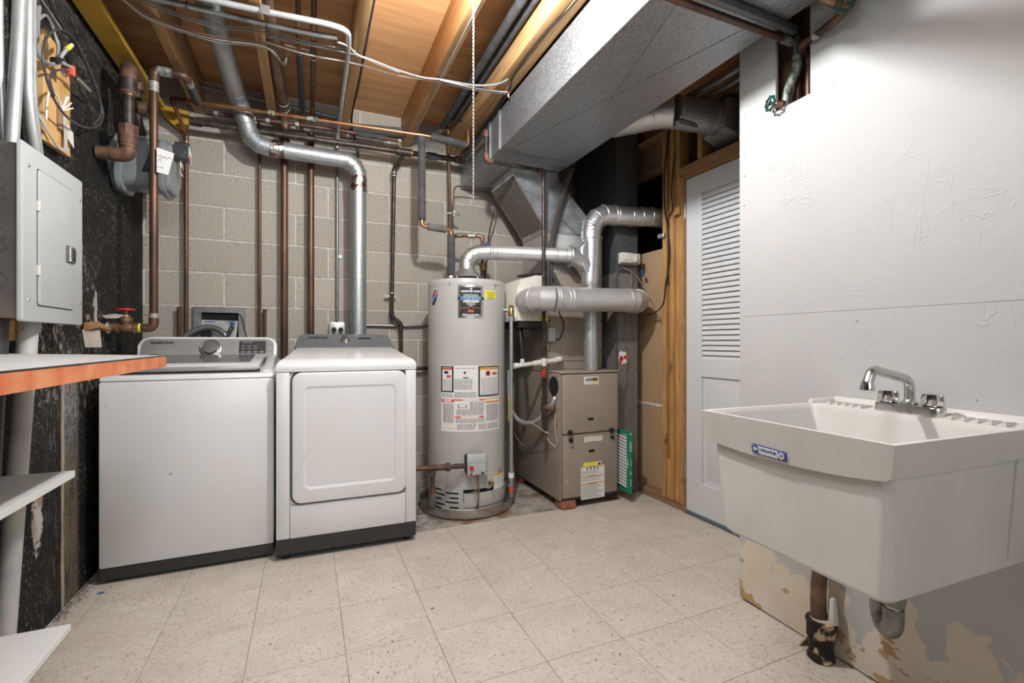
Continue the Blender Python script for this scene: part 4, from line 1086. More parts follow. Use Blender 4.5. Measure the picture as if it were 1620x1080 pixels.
# coil casing above the furnace
CX0, CX1, CY0, CY1, CZ = 1.462, 1.900, 2.760, 3.140, 1.800
t = thing('coil_casing', 'beige sheet-metal coil casing on top of the furnace, with a white drain pipe', 'casing', (1.68, 2.95, 0.873))
obj('cabinet', box(B(), CX0, CX1, CY0, CY1, 0.873, 1.52, 0.003, 1), 'taupe', t)
obj('upper_box', box(B(), CX0, CX1, CY0, CY1, 1.5205, CZ, 0.003, 1), 'coil', t)
obj('front_door', box(B(), CX0 + 0.02, CX1 - 0.02, CY0 - 0.006, CY0 - 0.0005, 0.93, 1.40, 0.003, 1), 'taupe', t)
b = B()
for x in (CX0 + 0.015, CX1 - 0.012):
    for z in (0.90, 1.0, 1.2, 1.36, 1.44): lathe(b, [(0.006, 0), (0.004, 0.003), (0, 0.003)], (x, CY0 - 0.0005, z), (0, -1, 0), 8)
obj('screws', b, 'black', t)
# wires junction box on the casing
p0, p1 = (1.451,2.740,1.150), (1.512,2.740,1.062)
jb = thing('junction_box', 'small galvanized junction box with a black cable on the coil casing', 'junction box', ((p0[0] + p1[0]) / 2, 2.74, p1[2]))
obj('box', box(B(), p0[0], p1[0] - 0.01, 2.715, 2.759, p1[2], p0[2], 0.003, 1), 'emt', jb)
obj('cover', box(B(), p0[0] + 0.002, p1[0] - 0.012, 2.7135, 2.7148, p1[2] + 0.002, p0[2] - 0.002), 'galvpipe', jb)
obj('cable', tube(B(), smooth_path([(p1[0] - 0.010, 2.735, p1[2] + 0.02), (1.530,2.720,1.075), (1.558,2.710,1.138), (1.558,2.710,1.196), (1.545,2.730,1.239), (1.547,2.750,1.274)], 6), 0.005, 8), 'wirek', jb)

# humidifier on the left of the casing
q = (1.186,2.800,1.432)
t = thing('humidifier', 'cream duct humidifier box with a round collar between water heater and coil casing', 'humidifier', (1.36, 2.93, 1.19))
obj('housing', prism(B(), [(-0.115, 0.0), (0.112, 0.0), (0.112, 0.30), (0.02, 0.30), (-0.085, 0.27), (-0.115, 0.20)], basis((1.348, 2.735, 1.195), (1, 0, 0), (0, 0, 1)), -0.30, 0.0, 0.006, 2), 'cream', t)
obj('top_bracket', hexa(B(), [(1.262, 2.742, 1.480), (1.459, 2.742, 1.498), (1.459, 2.80, 1.498), (1.262, 2.80, 1.480), (1.262, 2.742, 1.494), (1.459, 2.742, 1.522), (1.459, 2.80, 1.522), (1.262, 2.80, 1.494)]), 'black', t)
obj('drain_tray', box(B(), 1.25, 1.44, 2.742, 3.02, 1.150, 1.194, 0.004, 1), 'black', t)
obj('solenoid', box(B(), 1.290, 1.345, 2.755, 2.82, 1.085, 1.149, 0.004, 1), 'black', t)
obj('caution_label', box(B(), 1.388, 1.455, 2.7325, 2.7345, 1.200, 1.225), 'yellow', t)
obj('drain_hose', tube(B(), smooth_path([(1.275, 2.79, 1.149), (1.278, 2.77, 1.05), (1.285, 2.765, 0.95), (1.287, 2.762, 0.90)], 6), 0.011, 10), 'wirek', t)

# bypass pipe from humidifier to return duct
BZ, BYY = 1.325, 2.535
def rings(bm, c, ax, R, r=0.003): torus(bm, c, ax, R, r, 32, 6)
t = thing('bypass_pipe', 'fat dull round pipe bridging humidifier and return duct in front of the flue', 'duct', (1.62, BYY, BZ - 0.08))
R_ = 0.0765
pl = [(1.285, 2.725, BZ), (1.272, 2.680, BZ), (1.245, 2.610, BZ)]
obj('elbow', tube(B(), [(1.300, 2.730, BZ - 0.004), (1.283, 2.665, BZ - 0.004), (1.290, 2.598, BZ - 0.002), (1.322, 2.552, BZ), (1.385, BYY, BZ)], R_, 32), 'tin_dull', t, None, 12)
obj('sleeve', rod(B(), (1.385, BYY, BZ), (1.480, BYY, BZ + 0.001), R_ + 0.0004, 32), 'tin_dull', t)
obj('pipe', tube(B(), [(1.40, BYY, BZ + 0.0008), (1.4805, BYY, BZ + 0.001), (1.960, BYY, BZ + 0.010)], R_ - 0.0003, 32), 'tin_dull', t)
obj('elbow', tube(B(), [(1.935, BYY, BZ + 0.010), (1.985, BYY, BZ + 0.010), (2.035, 2.557, BZ + 0.010), (2.060, 2.605, BZ + 0.010), (2.062, 2.665, BZ + 0.010)], R_ + 0.002, 32), 'tin_dull', t, None, 12)
b = B()
for c, ax in (((1.388, BYY, BZ), (1, 0, 0)), ((1.405, BYY, BZ), (1, 0, 0)), ((1.470, BYY, BZ + 0.001), (1, 0, 0)), ((1.497, BYY, BZ + 0.001), (1, 0, 0)), ((1.940, BYY, BZ + 0.01), (1, 0, 0)), ((1.985, BYY, BZ + 0.01), (1, 0, 0))):
    rings(b, c, ax, R_ + 0.0008, 0.0025)
rings(b, (1.322, 2.552, BZ), V(0.8, -0.6, 0), R_ + 0.0005); rings(b, (1.290, 2.598, BZ - 0.002), V(0.4, -0.9, 0), R_ + 0.0005); rings(b, (2.035, 2.557, BZ + 0.01), V(0.75, 0.65, 0), R_ + 0.003)
obj('beads', b, 'tin_dull', t)
b = B()
for x, a in ((1.515, -100), (1.515, -30), (1.93, -60), (1.62, -80)):
    d = V(0, math.sin(rad(a)), -math.cos(rad(a + 90)))
    d = V(0, -math.cos(rad(a + 60)), math.sin(rad(a + 60))); lathe(b, [(0.005, 0), (0.003, 0.004), (0, 0.004)], V(x, BYY, BZ + 0.005) + d * (R_ - 0.002), d, 8)
obj('screws', b, 'oldchrome', t)

# furnace flue: riser, wye, gored elbow, run out through the studs
FYY = 2.640
p0, p1, p2, p3, p4 = (1.730,2.640,0.881), (1.705,2.640,1.452), (1.700,2.640,1.632), (1.725,2.625,1.807), (1.845,2.610,1.883)
t = thing('furnace_flue', 'shiny flue pipe with a wye and gored elbow rising from furnace to stud wall', 'flue', (p0[0], FYY, 0.873))
zt = 1.640
obj('riser', rod(B(), (p0[0], FYY, 0.873), (p0[0] - 0.010, FYY, 1.435), 0.047, 28), 'galvpipe', t)
obj('seam', box(B(), p0[0] - 0.006, p0[0] - 0.002, FYY - 0.0505, FYY - 0.046, 0.875, 1.22), 'tin', t)
obj('collar', lathe(B(), [(0.052, 0), (0.053, 0.01), (0.050, 0.012), (0.055, 0.05), (0.058, 0.055), (0.054, 0.060), (0.057, 0.070)], (p0[0] - 0.008, FYY, 1.385), (0, 0, 1), 28), 'tin', t)
wx = p0[0] - 0.008
wy = obj('wye', lathe(B(), [(0.055, 0), (0.058, 0.06), (0.060, 0.20), (0.064, 0.36)], (wx, FYY, 1.455), (0.02, -0.02, 1), 32), 'tin', t)
bx = wx - 0.135; bz = 1.622
obj('branch', prism(B(), [(0.045, 1.485), (0.050, 1.742), (-0.040, 1.742), (-0.098, bz + 0.052), (-0.098, bz - 0.052), (-0.030, 1.485)], basis((wx, FYY, 0), (1, 0, 0), (0, 0, 1)), -0.046, 0.046, 0.02, 3), 'tin', wy)
obj('branch_gusset', tube(B(), [(wx + 0.0, FYY, 1.55), (bx + 0.02, FYY + 0.012, bz)], 0.056, 28, radii=[0.054, 0.058]), 'tin', wy)
obj('branch_collar', lathe(B(), [(0.060, 0), (0.063, 0.002), (0.063, 0.045), (0.072, 0.052), (0.068, 0.057), (0.050, 0.058)], (bx + 0.040, FYY + 0.012, bz - 0.002), (-1, 0.12, 0), 30), 'tin', wy)
ez = 1.905
el = [(wx + 0.006, FYY - 0.006, 1.790), (wx + 0.012, FYY - 0.010, 1.835), (wx + 0.045, FYY - 0.016, 1.880), (wx + 0.098, FYY - 0.022, 1.907), (wx + 0.165, FYY - 0.028, ez + 0.006)]
obj('collar', rod(B(), (wx + 0.004, FYY - 0.004, 1.735), (wx + 0.006, FYY - 0.006, 1.792), 0.0665, 32), 'tin', t)
e_ = obj('elbow', tube(B(), el, 0.0655, 32), 'tin', t, None, 14)
b = B()
for i in range(1, len(el)):
    d = (Vector(el[min(i + 1, len(el) - 1)]) - Vector(el[i - 1])); rings(b, el[i], d, 0.0660, 0.003)
rings(b, (wx + 0.006, FYY - 0.006, 1.792), (0, 0, 1), 0.0665, 0.003); rings(b, (wx + 0.004, FYY - 0.004, 1.74), (0, 0, 1), 0.0665, 0.003)
obj('gore_seams', b, 'tin', e_)
obj('run', tube(B(), [el[-1], (wx + 0.30, FYY - 0.045, ez + 0.008), (wx + 0.42, FYY - 0.10, ez + 0.004), (2.40, 2.515, ez - 0.002)], 0.0645, 32), 'tin', t)
b = B()
for x, y in ((wx + 0.185, FYY - 0.030), (wx + 0.30, FYY - 0.045), (wx + 0.42, FYY - 0.10), (wx + 0.36, FYY - 0.072)): rings(b, (x, y, ez + 0.006), (0.93, -0.28 if x > wx + 0.2 else -0.1, 0), 0.0650, 0.003)
obj('beads', b, 'tin', t)
b = B()
tube(b, smooth_path([(1.572,2.760,1.894), (1.596,2.700,1.853), (1.599,2.610,1.836), (1.628,2.565,1.833), (1.692,2.560,1.822), (1.751,2.575,1.802)], 5), 0.004, 6)
obj('hanger_strap', b, 'galvpipe', t)

# heater vent to the wye
t = thing('heater_vent', 'slim galvanized vent pipe from the water heater top across to the flue wye', 'duct', (HX, HY, 1.545))
vz = 1.648
obj('stub', lathe(B(), [(0.0515, 0), (0.0515, 0.03), (0.049, 0.035)], (HX, HY, 1.545), n=28), 'tin', t)
ev = [(HX, HY, 1.575), (HX + 0.004, HY - 0.001, 1.598), (HX + 0.030, HY - 0.008, 1.630), (HX + 0.075, HY - 0.022, vz), (HX + 0.15, HY - 0.05, vz + 0.004)]
e_ = obj('elbow', tube(B(), ev, 0.050, 28), 'tin', t, None, 14)
b = B()
for i in range(1, 5): rings(b, ev[i], Vector(ev[min(i + 1, 4)]) - Vector(ev[i - 1]), 0.0503, 0.0028)
obj('gore_seams', b, 'tin', e_)
end = (bx + 0.0, FYY + 0.016, bz + 0.002)
obj('pipe', rod(B(), ev[-1], end, 0.046, 28), 'tin_dull', t)
dv = (Vector(end) - Vector(ev[-1])).normalized(); b = B()
for k in (0.02, 0.05, 0.44, 0.50): rings(b, Vector(ev[-1]) + dv * k, dv, 0.0464, 0.0025)
obj('beads', b, 'tin', t)

# return duct standing to the right of the furnace
RX0, RX1, RY0 = 1.960, 2.143, 2.676
t = thing('return_duct', 'tall dark grey rectangular return duct standing between furnace and stud wall', 'duct', (2.05, 2.9, 0.03))
obj('lower_section', box(B(), RX0, RX1, RY0, 3.15, 0.06, 1.545), 'greyduct', t)  # lower section in a lighter grey than the upper one
obj('upper_section', box(B(), RX0 + 0.001, RX1 - 0.001, RY0 + 0.001, 3.149, 1.552, 2.640), 'darkduct', t)
obj('drive_joint', box(B(), RX0 - 0.004, RX1 + 0.003, RY0 - 0.004, 3.154, 1.540, 1.556), 'darkduct', t)
obj('foot', box(B(), RX0 - 0.002, RX1 + 0.002, RY0 - 0.004, 3.15, 0.0, 0.0595), 'greyduct', t)
obj('front_flange', box(B(), RX0 - 0.005, RX0 + 0.012, RY0 - 0.002, RY0 - 0.0002, 0.065, 1.535), 'darkduct', t)
obj('filter_rack', box(B(), FX1 + 0.002, RX0 - 0.0055, 2.66, 3.2, 0.07, 0.80), 'taupe', t)
b = B(); random.seed(2)
q0, q1 = (1.963,2.674,1.005), (2.055,2.674,0.898)
def rag(cx, cz, w_, h_, n=22, j=0.35): return [(cx + w_ * math.cos(2 * PI * k / n) * random.uniform(1 - j, 1), cz + h_ * math.sin(2 * PI * k / n) * random.uniform(1 - j, 1)) for k in range(n)]
T = basis(((q0[0] + q1[0]) / 2 + 0.006, RY0 - 0.0002, (q0[2] + q1[2]) / 2), (1, 0, 0), (0, 0, 1))
sk = obj('torn_sticker', prism(b, rag(0, 0, 0.048, 0.052), T, 0, 0.0008), 'paper', t, 'torn white and red sticker')
obj('sticker_print', join(prism(B(), rag(-0.014, -0.010, 0.020, 0.022), T, 0.0008, 0.0012), prism(B(), rag(0.018, 0.0, 0.014, 0.018), T, 0.0008, 0.0012), prism(B(), rag(-0.02, -0.034, 0.014, 0.009), T, 0.0008, 0.0012)), 'red', sk)

# humidistat on the return duct
p0, p1 = (1.971,2.674,1.675), (2.134,2.674,1.596)
t = thing('humidistat', 'cream control box with a round dial on the return duct', 'thermostat', ((p0[0] + p1[0]) / 2, RY0, p1[2]))
x0, x1, z0, z1 = p0[0] + 0.004, p1[0], p1[2] + 0.006, p0[2]
obj('case', hexa(B(), [(x0, RY0 - 0.040, z0 + 0.006), (x1, RY0 - 0.040, z0 + 0.006), (x1, RY0 - 0.0005, z0 - 0.006), (x0, RY0 - 0.0005, z0 - 0.006),
                       (x0, RY0 - 0.040, z1), (x1, RY0 - 0.040, z1), (x1, RY0 - 0.0005, z1), (x0, RY0 - 0.0005, z1)], 0.003), 'cream', t)
c = (x0 + (x1 - x0) * 0.72, RY0 - 0.0402, z0 + (z1 - z0) * 0.52)
obj('dial_ring', lathe(B(), [(0.035, 0), (0.035, 0.001), (0.032, 0.0012)], c, (0, -1, 0), 28), 'greyink', t)
k_ = obj('dial', lathe(B(), [(0.031, 0.0012), (0.030, 0.006), (0, 0.007)], c, (0, -1, 0), 28), 'cream', t)
obj('dial_grip', box(B(), c[0] - 0.006, c[0] + 0.006, c[1] - 0.016, c[1] - 0.006, c[2] - 0.026, c[2] + 0.026, 0.002, 1), 'cream', k_)
obj('name_mark', box(B(), x0 + 0.020, x0 + 0.055, RY0 - 0.0408, RY0 - 0.0401, z0 + 0.020, z0 + 0.024), 'greyink', t)
for pts, m, r_ in (([(2.004,2.664,1.571), (1.944,2.655,1.539), (1.955,2.655,1.488), (1.965,2.655,1.428)], 'wirer', 0.0032), ([(2.004,2.664,1.571), (2.056,2.655,1.559), (2.075,2.652,1.503), (2.059,2.652,1.445)], 'wireg', 0.0025),
                   ([(2.020,2.664,1.572), (2.099,2.655,1.549), (2.138,2.655,1.538)], 'wirer', 0.003), ([(2.017,2.660,1.566), (2.098,2.640,1.529), (2.123,2.630,1.485), (2.109,2.560,1.424), (2.108,2.500,1.325), (2.124,2.470,1.264)], 'wireg', 0.003)):
    obj('wire', tube(B(), smooth_path(pts, 6), r_, 7), m, t)
for i in range(4):
    p = (2.145,2.650,1.560)
    obj('wire_nut', lathe(B(), [(0.0035, 0), (0.006, 0.010), (0.005, 0.022), (0, 0.024)], (p[0] + 0.004 * i, 2.650 - 0.006 * (i % 2), p[2] - 0.012 * i), (0.85, -0.1, -0.25 + 0.1 * i), 10), 'blue', t)
cable('low_voltage_wire', 'thin brown wire hanging down the front of the return duct', [(2.034,2.668,1.238), (2.025,2.664,1.062), (2.041,2.664,0.952), (2.028,2.660,0.798), (1.975,2.640,0.693), (1.945,2.620,0.649)], 0.0028, 'wirer', 'wire')

# supply trunk under the joists and the offset plenum
t = thing('supply_trunk', 'large galvanized rectangular supply duct hung below the joists towards the camera', 'duct', (1.31, 1.5, 2.213))
TX0, TX1, TZ0, TZ1 = 1.056, 1.578, 2.213, 2.452
for i, (ya, yb) in enumerate(((0.05, 0.985), (0.99, 2.600), (2.605, 2.76), (2.765, 3.385))):
    obj('section', box(B(), TX0 + 0.0005 * i, TX1 - 0.0005 * i, ya, yb, TZ0 + 0.0006 * i, TZ1, 0.002, 1), 'galv', t)
b = B()
for y in (2.6025, 2.7625): box(b, TX0 - 0.006, TX0 - 0.0005, y - 0.014, y + 0.014, TZ0 - 0.002, TZ1)
box(b, TX0 - 0.001, TX1 + 0.002, 2.597, 2.608, TZ0 - 0.003, TZ0 - 0.0002)
obj('drive_joint', b, 'galv', t)
b = B()
tube(b, [(TX0 + 0.05, 1.05, TZ0 - 0.0004), (1.31, 1.8, TZ0 - 0.0008), (TX1 - 0.05, 2.58, TZ0 - 0.0004)], 0.0012, 6, True); tube(b, [(TX1 - 0.05, 1.05, TZ0 - 0.0004), (TX0 + 0.05, 2.58, TZ0 - 0.0004)], 0.0012, 6)
obj('cross_break', b, 'galv', t)
t = thing('plenum', 'slanting sheet-metal plenum joining the coil casing to the supply trunk', 'duct', (1.6, 2.95, CZ))
px0, px1, py0, py1 = 1.235, 1.570, 2.800, 3.20
zt_ = 2.2115; zk = 2.165
obj('neck', box(B(), px0, px1, py0, py1, zk, zt_ - 0.001), 'plenum', t)
F = [V(CX0, CY0, CZ + 0.001), V(CX1, CY0, CZ + 0.001), V(CX1, CY1, CZ + 0.001), V(CX0, CY1, CZ + 0.001), V(px0, py0, zk - 0.001), V(px1, py0, zk - 0.001), V(px1, py1, zk - 0.001), V(px0, py1, zk - 0.001)]
obj('offset_body', hexa(B(), F), 'plenum', t)
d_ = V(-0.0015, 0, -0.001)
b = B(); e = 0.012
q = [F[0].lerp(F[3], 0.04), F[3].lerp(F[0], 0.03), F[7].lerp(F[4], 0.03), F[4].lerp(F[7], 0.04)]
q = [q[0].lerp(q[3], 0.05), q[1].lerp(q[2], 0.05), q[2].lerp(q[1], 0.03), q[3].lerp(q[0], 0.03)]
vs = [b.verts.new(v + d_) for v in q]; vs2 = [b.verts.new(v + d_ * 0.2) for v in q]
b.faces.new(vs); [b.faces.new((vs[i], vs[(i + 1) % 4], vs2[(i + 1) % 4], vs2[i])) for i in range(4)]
obj('underside_shade', b, 'plenum_dark', t)  # dark copy of the plenum metal paints shade onto the underside
b = B()
box(b, CX0 - 0.003, CX1 + 0.003, CY0 - 0.003, CY1 + 0.003, CZ - 0.014, CZ + 0.004)
obj('joint_strip', b, 'galv', t)
b = B()
for u in (0.02, 0.33, 0.68, 0.98):
    for A, C in ((F[0], F[4]), (F[1], F[5])):
        p = A.lerp(C, u); s_ = 0.014 if A is F[0] else -0.014
        lathe(b, [(0.006, 0), (0.004, 0.003), (0, 0.003)], p + V(s_, -0.0004, 0), (0, -1, 0.05), 8)
for x in (1.27, 1.42, 1.55): lathe(b, [(0.006, 0), (0.004, 0.003), (0, 0.003)], (x, py0 - 0.0004, 2.188), (0, -1, 0), 8)
obj('screws', b, 'chrome', t)
obj('front_flashing', box(B(), CX0 + 0.03, CX1 - 0.02, CY0 - 0.0025, CY0 - 0.0004, 1.60, CZ - 0.016), 'tin_dull', t)

# round branch duct over the door
t = thing('branch_duct', 'round galvanized branch duct leaving the supply trunk above the louvred door', 'duct', (1.9, 1.98, 2.22))
bp = [(TX1 + 0.001, 2.245, 2.325), (TX1 + 0.045, 2.23, 2.325), (TX1 + 0.115, 2.145, 2.324), (TX1 + 0.185, 2.050, 2.322), (1.835, 1.995, 2.320)]
e_ = obj('elbow', tube(B(), bp, 0.083, 32), 'tin', t, None, 14)
b = B()
for i in range(1, 5): rings(b, bp[i], Vector(bp[min(4, i + 1)]) - Vector(bp[i - 1]), 0.0838, 0.003)
obj('gore_seams', b, 'tin', e_)
obj('pipe', rod(B(), (1.836, 1.9945, 2.320), (2.120, 1.955, 2.318), 0.0865, 32), 'galv', t)
b = B(); rings(b, (2.075, 1.961, 2.318), (1, -0.14, 0), 0.0865, 0.0035); rings(b, (1.85, 1.993, 2.32), (1, -0.14, 0), 0.0865, 0.0035)
obj('beads', b, 'galv', t)
obj('boot', hexa(B(), [(2.10, 1.875, 2.238), (2.30, 1.845, 2.165), (2.30, 2.05, 2.165), (2.10, 2.04, 2.238), (2.10, 1.875, 2.40), (2.30, 1.845, 2.42), (2.30, 2.05, 2.42), (2.10, 2.04, 2.40)]), 'galv', t)
obj('damper_bracket', box(B(), 1.815, 1.945, 1.925, 1.955, 2.222, 2.243), 'emt', t)
for i, x in enumerate((1.965, 2.045)):
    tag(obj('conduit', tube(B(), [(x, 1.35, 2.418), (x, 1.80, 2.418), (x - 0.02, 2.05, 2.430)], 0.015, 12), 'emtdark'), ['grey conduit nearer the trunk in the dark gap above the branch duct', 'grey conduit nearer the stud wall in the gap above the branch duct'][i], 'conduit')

# pleated filter sticking out of its slot
t = thing('air_filter', 'green cardboard pleated air filter pulled half out beside the furnace', 'filter', (1.935, 2.55, 0.05))
fx0, fx1, fy0, fy1, fz0, fz1 = 1.925, 1.950, 2.490, 2.655, 0.068, 0.470
for a in ((fx0, fx1, fy0, fy0 + 0.004, fz0, fz1), (fx0, fx1, fy0 + 0.0045, fy1, fz0, fz0 + 0.004), (fx0, fx1, fy0 + 0.0045, fy1, fz1 - 0.004, fz1)):
    obj('frame_edge', box(B(), *a), 'greencard', t)
for a in ((fy0 + 0.0045, fy0 + 0.026, fz0 + 0.0045, fz1 - 0.0045), (fy0 + 0.0265, fy1, fz0 + 0.0045, fz0 + 0.022), (fy0 + 0.0265, fy1, fz1 - 0.022, fz1 - 0.0045)):
    obj('frame_face', box(B(), fx0, fx0 + 0.0012, *a), 'greencard', t)
obj('pleat_shade', box(B(), fx0 + 0.010, fx0 + 0.016, fy0 + 0.005, fy1, fz0 + 0.006, fz1 - 0.006), 'pleatdark', t)  # dark sheet behind the pleats stands in for the shadow between them
for k in range(17):
    z = fz0 + 0.030 + k * 0.0213
    obj('pleat', hexa(B(), [(fx0 + 0.001, fy0 + 0.028, z), (fx0 + 0.003, fy1, z + 0.014), (fx0 + 0.0095, fy1, z + 0.014), (fx0 + 0.0095, fy0 + 0.028, z),
                            (fx0 + 0.001, fy0 + 0.028, z + 0.011), (fx0 + 0.003, fy1, z + 0.024), (fx0 + 0.0095, fy1, z + 0.024), (fx0 + 0.0095, fy0 + 0.028, z + 0.011)]), 'pleat', t)
T = basis(((fx0 + fx1) / 2, fy0 - 0.0002, 0.29), (0, 0, 1), (-1, 0, 0))
obj('lettering', text_bm('FILTERBUY', 0.0140, T @ Matrix.Translation(V(0.085, 0, 0.0003)), 0.0002, 0, 0.0004, 'CENTER'), 'whiteink', t)
T4 = basis((fx0 - 0.0002, fy0 + 0.0125, 0.26), (0, 0, 1), (0, 1, 0))
obj('lettering', text_bm('FILTERBUY', 0.0130, basis((fx0 - 0.0004, fy0 + 0.014, 0.262), (0, 0, 1), (0, 1, 0)), 0.0002, 0, 0.0003, 'CENTER'), 'whiteink', t)
b = B(); [prism(b, rrect(0.026, 0.004, 0.001, 1, x, 0), T, 0.0003, 0.0006) for x in (-0.01, -0.03, -0.09, -0.14, -0.165)]; prism(b, rrect(0.011, 0.011, 0.0054, 4, 0.168, 0), T, 0.0003, 0.0006)
obj('print_marks', b, 'whiteink', t)

# insulated refrigerant lines and loose cables about the furnace
t = thing('line_set', 'pair of black insulated lines bending down in front of the slanting plenum', 'pipe', (1.50, 2.74, 1.45))
for k, dx in ((0, 0.0), (1, 0.030)):
    pts = [(1.644,2.740,2.235), (1.582,2.735,2.080), (1.526,2.730,1.903), (1.476,2.725,1.709), (1.452,2.725,1.561), (1.453,2.735,1.429)]
    obj('line', tube(B(), smooth_path([(p[0] + dx * (i / 5), p[1] + 0.01 * k, p[2] - 0.02 * k) for i, p in enumerate(pts)], 6), 0.0150 if k else 0.0165, 12), 'foam', t)
obj('copper_line', tube(B(), smooth_path([(p[0] - 0.012, p[1] - 0.016, p[2]) for p in pts[:4]], 6), 0.0045, 8), 'coppold', t)
obj('strap', box(B(), 1.405, 1.475, 2.722, 2.726, 1.557, 1.572), 'galvpipe', t)
cable('line_tail', 'short black hose between the heater vent and the bypass pipe', [(1.498,2.740,1.508), (1.516,2.730,1.465), (1.528,2.700,1.412)], 0.0165, 'foam', 'hose', 10)
for i, (pts, r_, lab) in enumerate((
    ([(2.145,2.333,2.569), (2.142,2.364,2.391), (2.142,2.405,2.179), (2.142,2.400,1.930), (2.138,2.366,1.765), (2.142,2.370,1.553), (2.142,2.394,1.433), (2.142,2.417,1.311), (2.160,2.518,1.259), (2.170,2.633,1.248)], 0.0042, 'black cable stapled down the first bare stud, longer of two'),
    ([(2.140,2.306,2.266), (2.141,2.340,2.036), (2.141,2.329,1.911), (2.140,2.374,1.833), (2.141,2.352,1.632), (2.141,2.375,1.472), (2.142,2.364,1.422)], 0.0038, 'black cable wriggling down the first bare stud, shorter of two'))):
    cable('stud_cable', lab, pts, r_, 'wirek')
p = (2.140,2.427,1.757)
tag(obj('steel_clip', box(B(), 2.128, 2.148, p[1] - 0.030, p[1] + 0.030, p[2] - 0.014, p[2] + 0.014, 0.003, 1), 'galv'), 'galvanized clip on the bare stud below the flue run', 'clip')
b = B()
for dx, dz in ((-0.02, 0.03), (0.0, 0.035), (0.014, 0.03), (0.028, 0.026), (0.022, 0.034)):
    q = (2.282,2.700,1.419); tube(b, [(q[0] - 0.012, 2.70, q[2] - 0.05), (q[0], 2.70, q[2]), (q[0] + dx, 2.70, q[2] + dz)], 0.0032, 6)
tag(obj('wire_ends', b, 'wirek'), 'tuft of dark wire ends in front of the brown paper board', 'wire')

# ================================================================ water and gas pipes
# main water riser with its red-wheeled valve at the wall
t = run('water_main', 'thick old copper water riser rising from the red-wheeled valve to the joists', 'pipe',
        [(-0.690, 2.81, 1.135), (-0.690, 2.81, 2.395), (-0.560, 2.81, 2.395), (-0.560, 3.105, 2.395)], 0.0178, 'coppold', 'coppold', 14)
collar(t, 'patina', (-0.645, 2.81, 2.395), (1, 0, 0), 0.0225, 0.06, 'verdigris'); collar(t, 'patina', (-0.560, 2.872, 2.395), (0, 1, 0), 0.0222, 0.05, 'verdigris')
obj('elbow', tube(B(), fillet([(-0.76, 2.81, 1.128), (-0.690, 2.81, 1.128), (-0.690, 2.81, 1.185)], 0.035), 0.0205, 14), 'coppold', t)
collar(t, 'solder_ring', (-0.690, 2.81, 1.188), (0, 0, 1), 0.0212, 0.022, 'solder')
collar(t, 'foam_sleeve', (-0.560, 2.99, 2.395), (0, 1, 0), 0.0215, 0.20, 'foam', 16)
collar(t, 'solder_ring', (-0.690, 2.81, 2.31), (0, 0, 1), 0.0215, 0.05, 'solder')
obj('tail', rod(B(), (-0.76, 2.81, 1.128), (-0.79, 2.81, 1.128), 0.0165, 14), 'iron', t)
v = thing('main_valve', 'bronze main shut-off valve with a red handwheel, at the black wall', 'valve', (-0.815, 2.81, 1.10))
obj('body', lathe(B(), [(0.020, -0.052), (0.024, -0.050), (0.024, -0.030), (0.018, -0.026), (0.022, 0), (0.018, 0.026), (0.024, 0.030), (0.024, 0.050), (0.020, 0.052)], (-0.800, 2.81, 1.128), (1, 0, 0), 18), 'bronze', v)
obj('bonnet', lathe(B(), [(0.017, 0), (0.019, 0.020), (0.027, 0.030), (0.027, 0.045), (0.018, 0.050), (0.014, 0.060), (0.006, 0.062), (0.006, 0.088)], (-0.800, 2.81, 1.130), (0, 0, 1), 18), 'bronze', v)
wh = obj('handwheel', torus(B(), (-0.800, 2.81, 1.216), (0, 0, 1), 0.031, 0.0052, 28, 8), 'red', v)
b = B()
for k in range(5):
    a = 2 * PI * k / 5; tube(b, [(-0.800, 2.81, 1.216), (-0.800 + 0.030 * math.cos(a), 2.81 + 0.030 * math.sin(a), 1.216)], 0.0045, 6)
lathe(b, [(0.009, -0.006), (0.009, 0.006), (0, 0.008)], (-0.800, 2.81, 1.216), n=12)
obj('spokes', b, 'red', wh)
obj('inlet', rod(B(), (LX + 0.002, 2.81, 1.128), (-0.853, 2.81, 1.128), 0.019, 14), 'verdigris', v)
collar(v, 'packing_ring', (-0.744, 2.81, 1.128), (1, 0, 0), 0.022, 0.008, 'yellow')
obj('ground_clamp', torus(B(), (-0.868, 2.81, 1.128), (1, 0, 0), 0.024, 0.006, 18, 6), 'solder', v)
T = basis((-0.842, 2.785, 1.182), (0.93, -0.3, -0.05), (0.25, 0.55, 0.5))
tag(obj('paper_tag', prism(B(), [(-0.05, 0.0), (0.0, 0.018), (0.045, 0.012), (0.03, -0.014), (-0.02, -0.02)], T, 0, 0.0008), 'paperold'), 'small cream paper tag tied under the red handwheel', 'tag')
T = basis((-0.872, 2.62, 1.085), (0.75, 0.62, -0.05), (0.1, -0.28, 0.95))
tag(obj('paper_tag', prism(B(), [(-0.045, 0.028), (0.03, 0.030), (0.05, -0.048), (-0.015, -0.052)], T, 0, 0.0008), 'paperold'), 'larger brown paper tag hanging below the valve beside the grey panel', 'tag')
tag(obj('wood_block', hexa(B(), [(LX + 0.002, 2.60, 1.105), (LX + 0.055, 2.60, 1.125), (LX + 0.055, 2.74, 1.110), (LX + 0.002, 2.74, 1.110), (LX + 0.002, 2.60, 1.145), (LX + 0.055, 2.60, 1.15), (LX + 0.055, 2.74, 1.125), (LX + 0.002, 2.74, 1.135)], 0.002), 'studh'), 'brown wood wedge on the black wall left of the red-wheeled valve', 'block')

